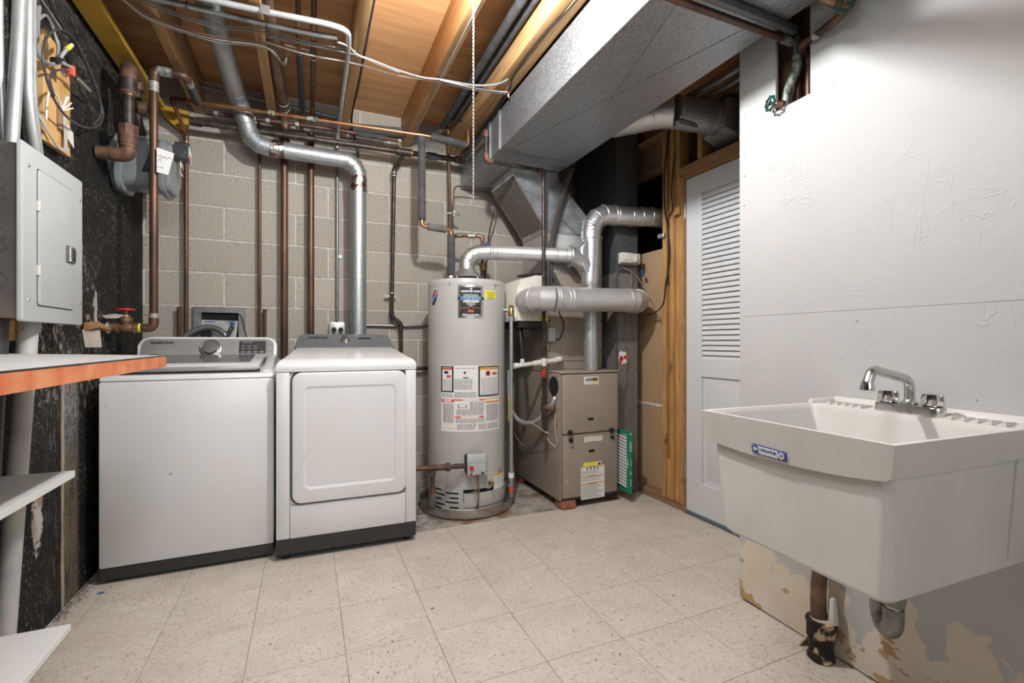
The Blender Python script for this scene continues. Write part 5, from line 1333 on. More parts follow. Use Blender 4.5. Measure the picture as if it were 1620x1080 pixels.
# horizontal runs below the joists
t = run('copper_line', 'bright copper line running level below the joists along the block wall', 'pipe',
        [(-0.664, 3.352, 1.02), (-0.664, 3.352, 2.300), (-0.690, 3.135, 2.410), (-0.627, 3.130, 2.410), (0.715, 2.963, 2.378)], 0.0112, 'copper', 'coppold', 12)
for x in (-0.60, -0.19, -0.07, 0.03, 0.10, 0.665):
    f = (x + 0.627) / 1.342; collar(t, 'coupling', (x, 3.130 - 0.167 * f, 2.410 - 0.032 * f), (1, -0.124, -0.024), 0.0145, 0.032 if x != 0.03 else 0.06, 'verdigris' if x in (-0.19, 0.03) else 'copper')
obj('riser_sleeve', rod(B(), (-0.664, 3.352, 1.02), (-0.664, 3.352, 2.25), 0.0116, 12), 'coppold', t)
t = run('gas_main', 'thick dark iron gas pipe running level along the block wall under the copper line', 'pipe',
        [(-0.600, 3.235, 2.340), (1.000, 3.215, 2.358), (1.040, 3.215, 2.358)], 0.0185, 'iron', 'rust', 14, elbows=False)
collar(t, 'tee', (0.600, 3.220, 2.353), (1, 0, 0), 0.026, 0.10, 'iron'); collar(t, 'band', (0.655, 3.220, 2.354), (1, 0, 0), 0.0275, 0.008, 'copper')
collar(t, 'end_cap', (-0.595, 3.235, 2.340), (1, 0, 0), 0.025, 0.06, 'iron')
collar(t, 'coupling', (1.0, 3.215, 2.358), (1, 0, 0), 0.025, 0.07, 'rust'); collar(t, 'foam_sleeve', (0.80, 3.217, 2.356), (1, 0, 0), 0.0245, 0.07, 'foam')
t = run('return_line', 'thinner dark pipe running level close behind the bright copper line', 'pipe',
        [(-0.55, 3.285, 2.425), (-0.10, 3.28, 2.443), (0.20, 3.28, 2.452), (0.600, 3.28, 2.451)], 0.0125, 'coppold', 'coppold', 12, elbows=False)
for x, z in ((-0.50, 2.427), (-0.30, 2.435), (-0.225, 2.438), (-0.06, 2.445), (0.585, 2.451)): collar(t, 'coupling', (x, 3.281, z), (1, 0, 0.03), 0.0165, 0.022, 'solder')
collar(t, 'foam_sleeve', (0.40, 3.28, 2.4515), (1, 0, 0), 0.019, 0.20, 'foam')
tag(obj('insulated_stub', rod(B(), (0.270, 3.335, 2.505), (0.612, 3.330, 2.535), 0.031, 16), 'foamgrey'), 'short fat grey foam-covered pipe against the block wall between two joists', 'pipe')
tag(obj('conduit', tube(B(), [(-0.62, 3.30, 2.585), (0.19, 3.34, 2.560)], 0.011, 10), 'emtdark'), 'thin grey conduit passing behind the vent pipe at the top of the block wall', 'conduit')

# risers down the block wall
t = run('capped_stub', 'short capped copper stub left of the washer supply box', 'pipe', [(-0.700, 3.355, 0.95), (-0.700, 3.355, 1.262)], 0.0098, 'coppold')
collar(t, 'cap', (-0.700, 3.355, 1.255), (0, 0, 1), 0.0118, 0.024, 'coppold')
t = run('capped_stub', 'short capped copper stub right of the washer supply box', 'pipe', [(-0.247, 3.355, 0.95), (-0.247, 3.355, 1.262)], 0.0098, 'coppold')
collar(t, 'cap', (-0.247, 3.355, 1.255), (0, 0, 1), 0.0118, 0.024, 'coppold')
run('riser', 'thin dark copper riser on the block wall just right of the washer supply box', 'pipe', [(-0.276, 3.355, 0.95), (-0.276, 3.355, 2.39), (-0.276, 3.29, 2.43)], 0.0095, 'coppold')
t = run('drain_stack', 'stout brown drain pipe coming down between joists and descending behind the washer', 'pipe',
        [(-0.192, 1.30, 2.515), (-0.128, 3.265, 2.495), (-0.134, 3.330, 2.42), (-0.134, 3.330, 0.70)], 0.0215, 'coppold', 'drainpipe', 18, elbows=False)
obj('wide_section', tube(B(), [(-0.192, 1.305, 2.515), (-0.134, 3.09, 2.4965)], 0.030, 20), 'drainpipe', t)
obj('bend', tube(B(), fillet([(-0.1335, 3.12, 2.4962), (-0.128, 3.28, 2.495), (-0.134, 3.330, 2.33)], 0.07), 0.0315, 20), 'drainpipe', t)
for p, ax in (((-0.1335, 3.11, 2.4963), (0, 1, 0)), ((-0.131, 3.19, 2.4955), (0, 1, 0)), ((-0.134, 3.330, 2.33), (0, 0, 1))): obj('solder_ring', torus(B(), p, ax, 0.0318, 0.0028, 24, 6), 'solder', t)
t = run('riser', 'stout dark copper riser on the block wall behind the gap between washer and dryer top', 'pipe', [(0.022, 3.330, 0.70), (0.022, 3.330, 2.42)], 0.0212, 'coppold', n=18)
collar(t, 'coupling', (0.022, 3.330, 2.40), (0, 0, 1), 0.0235, 0.03, 'coppold'); collar(t, 'bracket', (0.022, 3.330, 2.30), (0, 0, 1), 0.0235, 0.012, 'solder')
t = run('joist_line', 'black-sleeved copper line in the joist bay, left of a pair', 'pipe', [(-0.038, 2.28, 2.60), (-0.038, 2.40, 2.525), (-0.028, 3.30, 2.515), (-0.028, 3.30, 2.46)], 0.0112, 'coppold', 'bronze')
obj('foam_sleeve', rod(B(), (-0.036, 2.60, 2.5235), (-0.0285, 3.20, 2.516), 0.0165, 14), 'foam', t); obj('foam_sleeve', rod(B(), (-0.038, 2.0, 2.62), (-0.038, 2.28, 2.605), 0.0165, 14), 'foam', t)
t = run('joist_line', 'bare copper line in the joist bay, right of a pair', 'pipe', [(0.028, 2.25, 2.60), (0.028, 2.40, 2.525), (0.030, 3.190, 2.515), (0.030, 3.175, 2.452)], 0.0125, 'coppold', 'copper')
for y in (2.62, 2.86, 2.95, 3.05): obj('solder_ring', torus(B(), (0.0293, y, 2.5215), (0, 1, 0), 0.0135, 0.0022, 16, 6), 'solder', t)
obj('cross_tube', rod(B(), (-0.1, 2.56, 2.522), (0.0155, 2.56, 2.522), 0.009, 10), 'coppold', t)

# black iron gas drop behind the dryer
t = run('gas_drop', 'dark iron gas drop with an offset, between dryer vent and water heater', 'pipe',
        [(0.600, 3.222, 2.330), (0.556, 3.315, 2.265), (0.541, 3.335, 1.235), (0.606, 3.335, 1.185), (0.610, 3.335, 0.55)], 0.0125, 'iron', 'iron', 12, fat=1.35)
for z in (2.235, 2.215, 1.40): collar(t, 'clamp', (0.5545 if z > 2 else 0.5435, 3.317 if z > 2 else 3.333, z), (0, 0, 1), 0.0185, 0.010, 'solder')
obj('strap', box(B(), 0.495, 0.575, 3.348, 3.352, 1.372, 1.392), 'solder', t)
# small conduit along the wall behind the dryer
tag(obj('conduit', tube(B(), smooth_path([(0.345, 3.385, 1.175), (0.60, 3.372, 1.174), (0.80, 3.372, 1.180), (1.0, 3.385, 1.185)], 5), 0.009, 10), 'emtdark'), 'thin level conduit on the block wall between dryer and water heater', 'conduit')
t = run('gas_branch', 'dark iron gas branch low on the block wall between dryer and water heater', 'pipe', [(0.60, 3.335, 0.870), (0.68, 3.335, 0.870), (0.90, 3.335, 0.870)], 0.0125, 'iron', elbows=False)
collar(t, 'tee', (0.628, 3.335, 0.870), (1, 0, 0), 0.019, 0.05, 'rust')

# hot line, foam covered, to the water heater
t = run('hot_water_line', 'black foam-covered hot water line dropping from the copper line to the water heater top', 'pipe',
        [(0.670, 2.968, 2.378), (0.670, 2.960, 1.798), (0.862, 2.960, 1.789), (0.862, 2.960, 1.480)], 0.0115, 'copper', 'copper', 12, bend=0.03)
obj('foam_sleeve', rod(B(), (0.670, 2.968, 2.368), (0.670, 2.960, 1.836), 0.0235, 18), 'foam', t)
obj('foam_sleeve', rod(B(), (0.710, 2.960, 1.797), (0.826, 2.960, 1.791), 0.0235, 18), 'foamgrey', t, 'faded grey foam sleeve')
obj('foam_sleeve', rod(B(), (0.862, 2.960, 1.756), (0.862, 2.960, 1.500), 0.0255, 18), 'foam', t)
t = run('hot_branch', 'black foam-covered level pipe at the end of the copper line under the paired joist', 'pipe',
        [(0.716, 2.963, 2.378), (0.975, 2.950, 2.357), (0.975, 2.950, 2.50), (0.945, 3.02, 2.55)], 0.0112, 'copper', 'copper', 12)
obj('foam_sleeve', rod(B(), (0.728, 2.962, 2.377), (0.958, 2.951, 2.3585), 0.0245, 18), 'foam', t)
for i, (x, z, ye, lab) in enumerate(((0.868, 2.560, 3.18, 'black foam-covered pipe between joists, nearer the bare joist'), (0.925, 2.575, 3.10, 'black lettered foam pipe between joists, nearer the paired joist'))):
    tag(obj('insulated_pipe', tube(B(), [(x - 0.012, 0.6, z), (x, ye, z)], 0.0215, 16), 'foam'), lab, 'pipe')
t = run('cold_water_line', 'thin cold water line with a blue valve lever feeding the water heater', 'pipe',
        [(0.878, 3.19, 2.575), (0.916, 3.22, 2.56), (0.934, 3.222, 1.800), (0.940, 3.10, 1.790), (1.112, 3.050, 1.790), (1.114, 3.050, 1.468)], 0.0108, 'coppold', 'bronze', 12, fat=1.3)
collar(t, 'union', (1.040, 3.071, 1.790), (1, -0.29, 0), 0.0165, 0.05, 'solder')
obj('valve_body', lathe(B(), [(0.014, -0.03), (0.018, -0.026), (0.018, 0.026), (0.014, 0.03)], (1.114, 3.050, 1.706), n=14), 'coppold', t)
obj('lever', box(B(), 1.122, 1.146, 3.018, 3.026, 1.675, 1.745, 0.003, 1), 'blue', t, 'blue lever handle')
obj('lower_union', lathe(B(), [(0.018, 0), (0.022, 0.006), (0.022, 0.05), (0.016, 0.056)], (1.114, 3.050, 1.555), n=14), 'brass', t)
obj('dielectric_nipple', rod(B(), (1.114, 3.050, 1.466), (1.114, 3.050, 1.552), 0.0150, 14), 'iron', t)
tag(obj('saddle_tube', tube(B(), smooth_path([(0.958, 3.225, 1.975), (0.958, 3.225, 2.10), (0.965, 3.225, 2.155), (1.00, 3.225, 2.175), (1.10, 3.225, 2.178), (1.24, 3.20, 2.180), (1.262, 3.19, 2.155), (1.26, 3.20, 2.02), (1.245, 3.25, 1.90), (1.248, 3.33, 1.70), (1.235, 3.34, 1.46), (1.235, 3.33, 1.36)], 7), 0.0055, 8), 'coppold'), 'thin saddle tube looping from the cold water line towards the slanting plenum', 'tube')
t = thing('saddle_valve', 'tiny saddle valve clamped to the thin cold water line', 'valve', (0.94, 3.222, 1.96))
obj('clamp', box(B(), 0.905, 0.985, 3.204, 3.209, 1.962, 1.976), 'oldchrome', t); obj('stem', rod(B(), (0.958, 3.212, 1.955), (0.958, 3.212, 1.99), 0.008, 10), 'brass', t)
obj('key', rod(B(), (0.975, 3.200, 1.963), (0.995, 3.200, 1.963), 0.004, 8), 'iron', t)

# gas line to the furnace
t = run('furnace_gas_line', 'dark iron gas line dropping past the plenum to a red-handled cock beside the furnace', 'pipe',
        [(1.005, 3.20, 2.352), (1.005, 2.690, 2.352), (1.005, 2.690, 2.172), (1.400, 2.690, 2.162), (1.400, 2.680, 0.44)], 0.0125, 'iron', 'rust', 12, fat=1.45, bend=0.028)
collar(t, 'union', (1.400, 2.681, 0.93), (0, 0, 1), 0.0155, 0.05, 'pvc')
obj('gas_cock', lathe(B(), [(0.016, -0.04), (0.020, -0.035), (0.015, -0.02), (0.020, 0), (0.015, 0.02), (0.020, 0.035), (0.016, 0.04)], (1.400, 2.681, 0.865), n=14), 'brass', t)
obj('lever', box(B(), 1.378, 1.402, 2.640, 2.652, 0.835, 0.880, 0.005, 2, T=Matrix.Translation(V(-0.012, 0, 0))), 'red', t, 'red lever handle')
for z in (0.700, 0.640, 0.575): collar(t, 'coupling', (1.400, 2.6805, z), (0, 0, 1), 0.0185 if z != 0.64 else 0.021, 0.022 if z != 0.64 else 0.06, 'iron')
collar(t, 'cap', (1.400, 2.680, 0.445), (0, 0, 1), 0.0165, 0.05, 'coppold')
obj('branch', tube(B(), fillet([(1.400, 2.6805, 0.640), (1.437, 2.650, 0.645), (1.448, 2.640, 0.690), (1.4595, 2.638, 0.700)], 0.02), 0.0165, 12), 'galvpipe', t)
obj('branch_cap', rod(B(), (1.405, 2.668, 0.640), (1.447, 2.625, 0.632), 0.017, 12), 'rust', t)
# flex conduit and small wires on the flank of the furnace
cable('flexible_conduit', 'grey flexible conduit sagging along the flank of the furnace', [(1.432, 2.70, 0.600), (1.405, 2.74, 0.560), (1.375, 2.80, 0.520), (1.345, 2.88, 0.512), (1.315, 2.95, 0.545), (1.300, 3.00, 0.64), (1.300, 3.02, 0.76), (1.305, 3.03, 0.86)], 0.0155, 'emt', 'conduit', 10)
cable('thermostat_wire', 'thin pale wire looping below the furnace gas branch', [(1.452, 2.62, 0.60), (1.440, 2.61, 0.54), (1.446, 2.605, 0.47), (1.455, 2.60, 0.40)], 0.003, 'wirew', 'wire')
cable('thermostat_wire', 'thin pale wire wound round the gas line and sagging to the furnace base', [(1.34, 2.80, 0.535), (1.375, 2.70, 0.505), (1.400, 2.658, 0.478), (1.418, 2.66, 0.475), (1.410, 2.70, 0.48), (1.425, 2.66, 0.42), (1.452, 2.62, 0.39)], 0.003, 'wirew', 'wire')
cable('thermostat_wire', 'thin dark wire hanging low on the flank of the furnace', [(1.30, 3.02, 0.70), (1.305, 2.99, 0.50), (1.32, 2.93, 0.40), (1.345, 2.86, 0.36), (1.37, 2.80, 0.42), (1.39, 2.75, 0.52)], 0.0028, 'wirer', 'wire')
# condensate drain pipe of the coil
a, c, e = (1.549,2.745,0.943), (1.369,2.700,0.923), (1.204,2.700,0.906)
t = thing('drain_pipe', 'white PVC condensate drain pipe sticking out of the coil casing', 'pipe', e)
obj('pipe', tube(B(), [(a[0] - 0.01, 2.754, a[2]), (a[0] - 0.02, 2.722, a[2] - 0.001), (c[0], 2.712, c[2]), (e[0], 2.712, e[2])], 0.0135, 14), 'pvc', t)
obj('elbow', tube(B(), fillet([(a[0], 2.756, a[2] + 0.002), (a[0] - 0.006, 2.715, a[2] + 0.002), (a[0] - 0.055, 2.713, a[2] - 0.004)], 0.03), 0.0185, 14), 'pvc', t)
collar(t, 'coupling', (c[0] + 0.02, 2.712, c[2] + 0.003), (1, 0, 0.12), 0.0185, 0.10, 'pvc'); collar(t, 'coupling', (e[0] + 0.01, 2.712, e[2] + 0.002), (1, 0, 0.12), 0.018, 0.03, 'pvc')
obj('vent_tee', rod(B(), (e[0] + 0.055, 2.712, e[2] + 0.008), (e[0] + 0.055, 2.712, e[2] + 0.045), 0.014, 12), 'cream', t)

# relief pipe of the heater
t = run('relief_pipe', 'thin galvanized relief pipe standing against the right side of the water heater', 'pipe', [(1.205, 2.765, 0.062), (1.205, 2.765, 1.262), (1.16, 2.80, 1.266)], 0.0122, 'galvpipe', 'brass', 12, elbows=False)
obj('relief_valve', lathe(B(), [(0.013, 0), (0.020, 0.006), (0.020, 0.045), (0.014, 0.055), (0.016, 0.070), (0, 0.072)], (1.205, 2.765, 1.225), n=14), 'brass', t)
obj('test_lever', box(B(), 1.226, 1.236, 2.755, 2.775, 1.215, 1.275, 0.002, 1), 'whiteink', t)
collar(t, 'bracket', (1.205, 2.765, 0.20), (0, 0, 1), 0.018, 0.03, 'whiteink'); collar(t, 'end_band', (1.205, 2.765, 0.11), (0, 0, 1), 0.016, 0.04, 'redink')
obj('yellow_tag', box(B(), 1.183, 1.186, 2.752, 2.760, 0.55, 0.72), 'yellow', t)
# gas feed with drip leg to the heater control
gx, gz = 0.905, 0.330
p = (0.613,2.700,0.327); q = (0.672,2.700,0.321); r_ = (0.857,2.660,0.322); s_ = (0.672,2.700,0.180); u_ = (0.758,2.680,0.324)
t = thing('heater_gas_line', 'rusty gas line with a drip leg running to the water heater control', 'pipe', (q[0], 2.70, s_[2]))
obj('pipe', tube(B(), [(p[0] - 0.06, 2.700, p[2]), (u_[0], 2.672, u_[2]), (r_[0] - 0.02, 2.660, r_[2])], 0.0135, 14), 'rust', t)
obj('black_nipple', rod(B(), (u_[0] + 0.03, 2.668, u_[2] + 0.001), (r_[0] + 0.022, 2.660, r_[2]), 0.0142, 14), 'iron', t)
collar(t, 'tee', (q[0], 2.694, q[2]), (1, -0.15, 0.02), 0.019, 0.075, 'rust'); collar(t, 'union', (u_[0], 2.672, u_[2]), (1, -0.15, 0), 0.025, 0.025, 'rust'); collar(t, 'union_nut', (u_[0] - 0.02, 2.675, u_[2]), (1, -0.15, 0), 0.019, 0.05, 'rust')
obj('drip_leg', rod(B(), (q[0], 2.694, q[2]), (q[0], 2.694, s_[2] + 0.01), 0.0135, 14), 'rust', t)
collar(t, 'drip_cap', (q[0], 2.694, s_[2] + 0.008), (0, 0, 1), 0.0185, 0.032, 'rust'); collar(t, 'coupling', (q[0], 2.694, q[2] - 0.035), (0, 0, 1), 0.0185, 0.022, 'rust')

# dryer vent, galvanized
t = thing('dryer_vent', 'galvanized round dryer vent pipe coming down the joist bay, across and down behind the dryer', 'duct', (0.307, 3.215, 0.86))
VR = 0.050
obj('joist_section', rod(B(), (-0.392, 1.2, 2.505), (-0.375, 3.07, 2.492), VR, 28), 'galvpipe', t)
e1 = [(-0.375, 3.072, 2.492), (-0.372, 3.145, 2.485), (-0.355, 3.200, 2.435), (-0.335, 3.215, 2.36), (-0.312, 3.215, 2.295), (-0.262, 3.215, 2.255), (-0.205, 3.215, 2.245)]
e_ = obj('elbow', tube(B(), e1, VR + 0.0015, 28), 'galvpipe', t, None, 14)
b = B()
for i in range(1, 7): rings(b, e1[i], Vector(e1[min(6, i + 1)]) - Vector(e1[i - 1]), VR + 0.002, 0.0022)
obj('gore_seams', b, 'galv', e_)
obj('level_section', rod(B(), (-0.2045, 3.215, 2.245), (0.215, 3.215, 2.238), VR, 28), 'galvpipe', t)
e2 = [(0.2155, 3.215, 2.238), (0.245, 3.215, 2.236), (0.288, 3.215, 2.205), (0.307, 3.215, 2.165), (0.307, 3.215, 2.135)]
e_ = obj('elbow', tube(B(), e2, VR + 0.0015, 28), 'galvpipe', t, None, 14)
b = B()
for i in range(1, 5): rings(b, e2[i], Vector(e2[min(4, i + 1)]) - Vector(e2[i - 1]), VR + 0.002, 0.0022)
obj('gore_seams', b, 'galv', e_)
obj('drop_section', rod(B(), (0.307, 3.215, 2.1345), (0.307, 3.215, 0.90), VR, 28), 'galvpipe', t)
obj('floor_elbow', tube(B(), [(0.307, 3.215, 0.899), (0.307, 3.205, 0.86), (0.307, 3.15, 0.84)], VR, 24), 'galv', t)
def crinkle(bm, amp):
    for v in bm.verts: v.co += V(random.uniform(-1, 1), random.uniform(-1, 1), random.uniform(-0.3, 0.3)) * amp
    return bm
random.seed(11)
obj('foil_tape', crinkle(tube(B(), [(-0.203 + k * 0.008, 3.215, 2.245) for k in range(10)], VR + 0.0022, 30), 0.0012), 'foil', t, 'crinkled silver and red foil tape')
obj('foil_tape', crinkle(tube(B(), [(0.307, 3.215, 2.140 - k * 0.010) for k in range(11)], VR + 0.004, 30), 0.002), 'foil', t, 'crinkled silver and red foil tape')

# electrical conduits
t = thing('outlet_conduit', 'light grey bent conduit running below joists then down to the socket box', 'conduit', (0.186, 3.37, 1.20))
obj('upper_run', tube(B(), fillet([(-0.90, 2.24, 2.436), (-0.194, 2.205, 2.438), (0.09, 2.18, 2.440), (0.168, 2.20, 2.445), (0.182, 2.36, 2.45), (0.186, 3.30, 2.452), (0.186, 3.372, 2.40), (0.186, 3.372, 2.25)], 0.07, 6), 0.0125, 12), 'emt', t)
obj('drop', rod(B(), (0.186, 3.372, 2.25), (0.186, 3.372, 1.205), 0.0095, 12), 'emtdark', t)
obj('clip', box(B(), 0.176, 0.214, 3.384, 3.388, 1.630, 1.650), 'emt', t)
b = B(); box(b, -0.178, -0.142, 2.188, 2.222, 2.4515, 2.456)
box(b, -0.178, -0.142, 2.186, 2.1885, 2.418, 2.456); obj('hanger', b, 'emtdark', t)
p0, p1 = (0.132,3.360,1.210), (0.244,3.360,1.096)
sb = thing('socket_box', 'grey metal socket box with two plugs on the block wall behind the dryer', 'socket', (0.186, 3.37, p1[2]))
T = basis((0.186, 3.392, (p0[2] + p1[2]) / 2 - 0.01), (1, 0, 0), (0, 0, 1))
obj('box', prism(B(), rrect(0.102, 0.100, 0.014, 4), T, -0.003, 0.038, 0.004), 'emt', sb)
for dx in (-0.022, 0.022):
    obj('plug', lathe(B(), [(0.015, 0), (0.013, 0.022), (0.006, 0.034), (0, 0.035)], T @ V(dx, 0.0, 0.0385), (0.0, -1, -0.1), 14), 'black', sb)
    obj('plug_cord', tube(B(), smooth_path([T @ V(dx, 0.0, 0.072), T @ V(dx * 1.1, -0.03, 0.085), T @ V(dx * 1.4, -0.12, 0.06), T @ V(dx * 1.4, -0.25, 0.05)], 5), 0.0045, 7), 'wirek', sb)
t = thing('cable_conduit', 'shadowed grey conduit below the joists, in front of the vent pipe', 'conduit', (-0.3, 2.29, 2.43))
obj('tube', tube(B(), fillet([(-0.90, 2.30, 2.437), (-0.19, 2.285, 2.437), (0.04, 2.275, 2.439), (0.125, 2.262, 2.44)], 0.06, 5), 0.0125, 12), 'emtdark', t)  # tube in a darker grey than the outlet conduit's upper run
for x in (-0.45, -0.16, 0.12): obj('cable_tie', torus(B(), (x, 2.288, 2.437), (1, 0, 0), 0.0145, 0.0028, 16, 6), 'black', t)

# ================================================================ left wall: panel, cables, meter, bench
# breaker panel
PXf = -0.790
t = thing('breaker_panel', 'light grey electrical breaker panel with a hinged door on the black wall', 'electrical panel', (LX, 2.08, 1.12))
bx_ = obj('box', box(B(), LX + 0.0005, PXf - 0.004, 1.885, 2.272, 1.134, 1.660), 'panelbox', t)
for z, r_ in ((1.610, 0.030), (1.535, 0.016), (1.500, 0.016), (1.385, 0.016), (1.345, 0.016), (1.245, 0.030)):
    c_ = (-0.838 if r_ < 0.02 else -0.850, 1.8845, z)
    obj('knockout', torus(lathe(B(), [(r_ * 0.8, -0.002), (r_ * 0.8, 0.0008), (0, 0.0012)], c_, (0, -1, 0), 20), c_, (0, 1, 0), r_, 0.0026, 24, 6), 'panelbox', t)
T = basis((PXf - 0.004, 2.078, 1.396), (0, 1, 0), (0, 0, 1)); T = basis((PXf - 0.0038, 2.078, 1.396), (0, 1, 0), (0, 0, 1))
cv = obj('cover', prism(B(), rrect(0.416, 0.546, 0.008, 3), T, 0.0, 0.012, 0.007, 2), 'panel', t)
dp0, dp1 = (-0.782,1.942,1.553), (-0.782,2.191,1.183)
yc, zc = (dp0[1] + dp1[1]) / 2 + 0.010, 1.392
T2 = basis((PXf + 0.0083, yc, zc), (0, 1, 0), (0, 0, 1))
obj('door_gap', prism(B(), rrect(0.246, 0.436, 0.010, 3), T2, -0.0005, 0.0004), 'gapdark', cv)
dd = obj('door', prism(B(), rrect(0.240, 0.430, 0.009, 3), T2, 0.0006, 0.006, 0.004, 2), 'panel', t)
for z in (zc + 0.098, zc - 0.105): obj('hinge', box(B(), PXf + 0.0086, PXf + 0.0160, yc - 0.126, yc - 0.117, z - 0.016, z + 0.016, 0.001, 1), 'cream', dd)
lp = (-0.776,2.143,1.371)
T3 = basis((PXf + 0.0145, yc + 0.085, lp[2]), (0, 1, 0), (0, 0, 1))
la = obj('latch', prism(B(), rrect(0.058, 0.058, 0.004, 3), T3, 0.0, 0.006, 0.002, 1), 'foamgrey', t, 'small dark grey square latch plate with white maker name')
obj('latch_slide', prism(B(), rrect(0.020, 0.044, 0.003, 2, 0.015, 0), T3, 0.0062, 0.009, 0.001, 1), 'skirt', la)
obj('lettering', text_bm('EATON', 0.015, T3 @ Matrix.Translation(V(-0.014, 0, 0.0066)) @ Matrix.Rotation(PI / 2, 4, 'Z'), 0.0003, 0, 0.0008), 'whiteink', la)
for y, z in ((1.905, 1.60), (2.258, 1.59), (1.905, 1.19), (2.258, 1.205)):
    obj('screw', lathe(B(), [(0.0055, 0), (0.004, 0.003), (0, 0.0035)], (PXf + 0.0084, y, z), (1, 0, 0), 10), 'oldchrome', cv)
tag(obj('backer_board', box(B(), LX + 0.0005, LX + 0.016, 1.55, 2.175, 1.065, 1.132), 'plyedge'), 'orange-brown plywood strip under the grey breaker panel', 'board')
# fittings at the far edge and conduits
t = thing('ground_clamp', 'grey clamp and short pipe at the far edge of the breaker panel', 'clamp', (-0.865, 2.31, 1.13))
obj('pipe', tube(B(), smooth_path([(-0.868, 2.300, 1.42), (-0.866, 2.305, 1.30), (-0.862, 2.312, 1.22), (-0.862, 2.312, 1.12)], 5), 0.011, 10), 'pvcgrey', t)
obj('clamp_body', box(B(), -0.884, -0.845, 2.298, 2.326, 1.165, 1.225, 0.004, 1), 'solder', t)
obj('clamp_screw', rod(B(), (-0.845, 2.312, 1.18), (-0.828, 2.312, 1.18), 0.007, 10), 'oldchrome', t)
for i, (pts, r_, m, lab) in enumerate((
    ([(-0.836, 1.985, 2.64), (-0.836, 1.985, 2.15), (-0.836, 1.942, 1.662)], 0.0175, 'emt', 'fat grey conduit entering the breaker panel top nearest the camera'),
    ([(-0.842, 2.052, 2.64), (-0.842, 2.048, 2.00), (-0.842, 2.062, 1.82), (-0.842, 2.112, 1.662)], 0.0155, 'emt', 'grey conduit bending into the breaker panel top, left of a pair'),
    ([(-0.846, 2.084, 2.64), (-0.846, 2.082, 2.00), (-0.846, 2.098, 1.82), (-0.846, 2.142, 1.662)], 0.0125, 'emt', 'slimmer grey conduit bending into the breaker panel top, right of a pair'),
    ([(-0.870, 1.960, 2.64), (-0.870, 1.955, 2.00), (-0.868, 1.978, 1.662)], 0.010, 'emt', 'thin grey conduit half hidden behind the fat conduit over the breaker panel'))):
    tag(obj('conduit', tube(B(), smooth_path(pts, 6), r_, 14), m), lab, 'conduit')
t = thing('service_pipe', 'fat grey painted pipe leaning from under the breaker panel down to the floor', 'pipe', (-0.855, 1.93, 0.0))
obj('pipe', tube(B(), [(-0.852, 2.078, 1.13), (-0.858, 1.934, 0.0)], 0.0265, 20), 'pvcgrey', t)
collar(t, 'connector', (-0.852, 2.076, 1.112), (0, 0.13, 1), 0.031, 0.038, 'emt', 20)
tag(obj('service_pipe', tube(B(), [(-0.866, 1.95, 1.13), (-0.866, 1.84, 0.0)], 0.022, 16), 'skirt'), 'dark pipe beside the fat grey painted pipe on the black wall', 'pipe')

# wiring board and cables
t = thing('wiring_board', 'pine board screwed to the black wall with a bundle of white phone wires', 'board', (LX, 2.33, 1.79))
y0, y1 = 2.224, 2.432
obj('board', prism(B(), [(y0 - 2.33, 1.790), (y1 - 2.33, 1.802), (y1 - 2.33, 2.085), (y1 - 2.345, 2.150), (y1 - 2.42, 2.190), (y0 - 2.33, 2.190)], basis((LX + 0.0005, 2.33, 0), (0, 1, 0), (0, 0, 1)), 0, 0.018, 0.001, 1), 'board', t)
obj('terminal_block', box(B(), LX + 0.019, LX + 0.032, 2.318, 2.338, 1.87, 1.955, 0.002, 1), 'studdark', t)
for i in range(5):
    dy = 0.006 * i
    obj('wire', tube(B(), smooth_path([(LX + 0.02, 2.085 + dy, 2.40), (LX + 0.02, 2.115 + dy * 0.6, 2.05), (LX + 0.022, 2.12 + dy, 1.90), (LX + 0.03, 2.17 + dy, 1.845), (LX + 0.035, 2.26 + dy, 1.800 - dy * 0.5), (LX + 0.035, 2.33 + dy, 1.800), (LX + 0.032, 2.350 + dy * 0.6, 1.835), (LX + 0.030, 2.340 + dy, 1.93)], 6), 0.0028, 6), 'wirew', t)
obj('wire', tube(B(), smooth_path([(LX + 0.03, 2.212, 1.86), (LX + 0.035, 2.205, 1.92), (LX + 0.035, 2.225, 1.965), (LX + 0.035, 2.28, 1.978), (LX + 0.03, 2.325, 1.955), (LX + 0.025, 2.335, 1.93)], 6), 0.0042, 8), 'pvc', t)
b = B()
for dy, dz in ((-0.02, 0.05), (0.0, 0.06), (0.022, 0.045), (0.035, 0.03)): tube(b, [(LX + 0.028, 2.333, 1.945), (LX + 0.05, 2.333 + dy, 1.945 + dz)], 0.0022, 6)
obj('wire_ends', b, 'whiteink', t)
obj('card', prism(B(), [(-0.03, 0.04), (0.03, 0.01), (0.036, -0.05), (-0.02, -0.02)], basis((LX + 0.030, 2.385, 1.885), (0.1, 1, 0), (0, 0, 1)), 0, 0.001), 'cream', t)
t = thing('coax_coil', 'big loop of black coax cable hanging on the black wall over the pine board', 'cable', (-0.85, 2.42, 1.97))
loop = [(-0.840,2.272,2.111), (-0.835,2.179,2.023), (-0.830,2.119,2.040), (-0.830,2.131,2.108), (-0.830,2.212,2.190), (-0.830,2.320,2.220), (-0.830,2.449,2.198), (-0.830,2.575,2.130), (-0.830,2.629,2.072), (-0.825,2.566,1.998), (-0.820,2.437,1.931), (-0.820,2.293,1.900), (-0.820,2.185,1.910), (-0.820,2.114,1.964), (-0.820,2.089,2.036), (-0.820,2.123,2.119), (-0.820,2.218,2.196), (-0.820,2.335,2.221), (-0.820,2.480,2.170), (-0.820,2.577,2.092), (-0.820,2.557,2.025), (-0.820,2.492,1.968)]
obj('cable', tube(B(), smooth_path(loop[2:], 8), 0.0042, 8), 'coax', t)
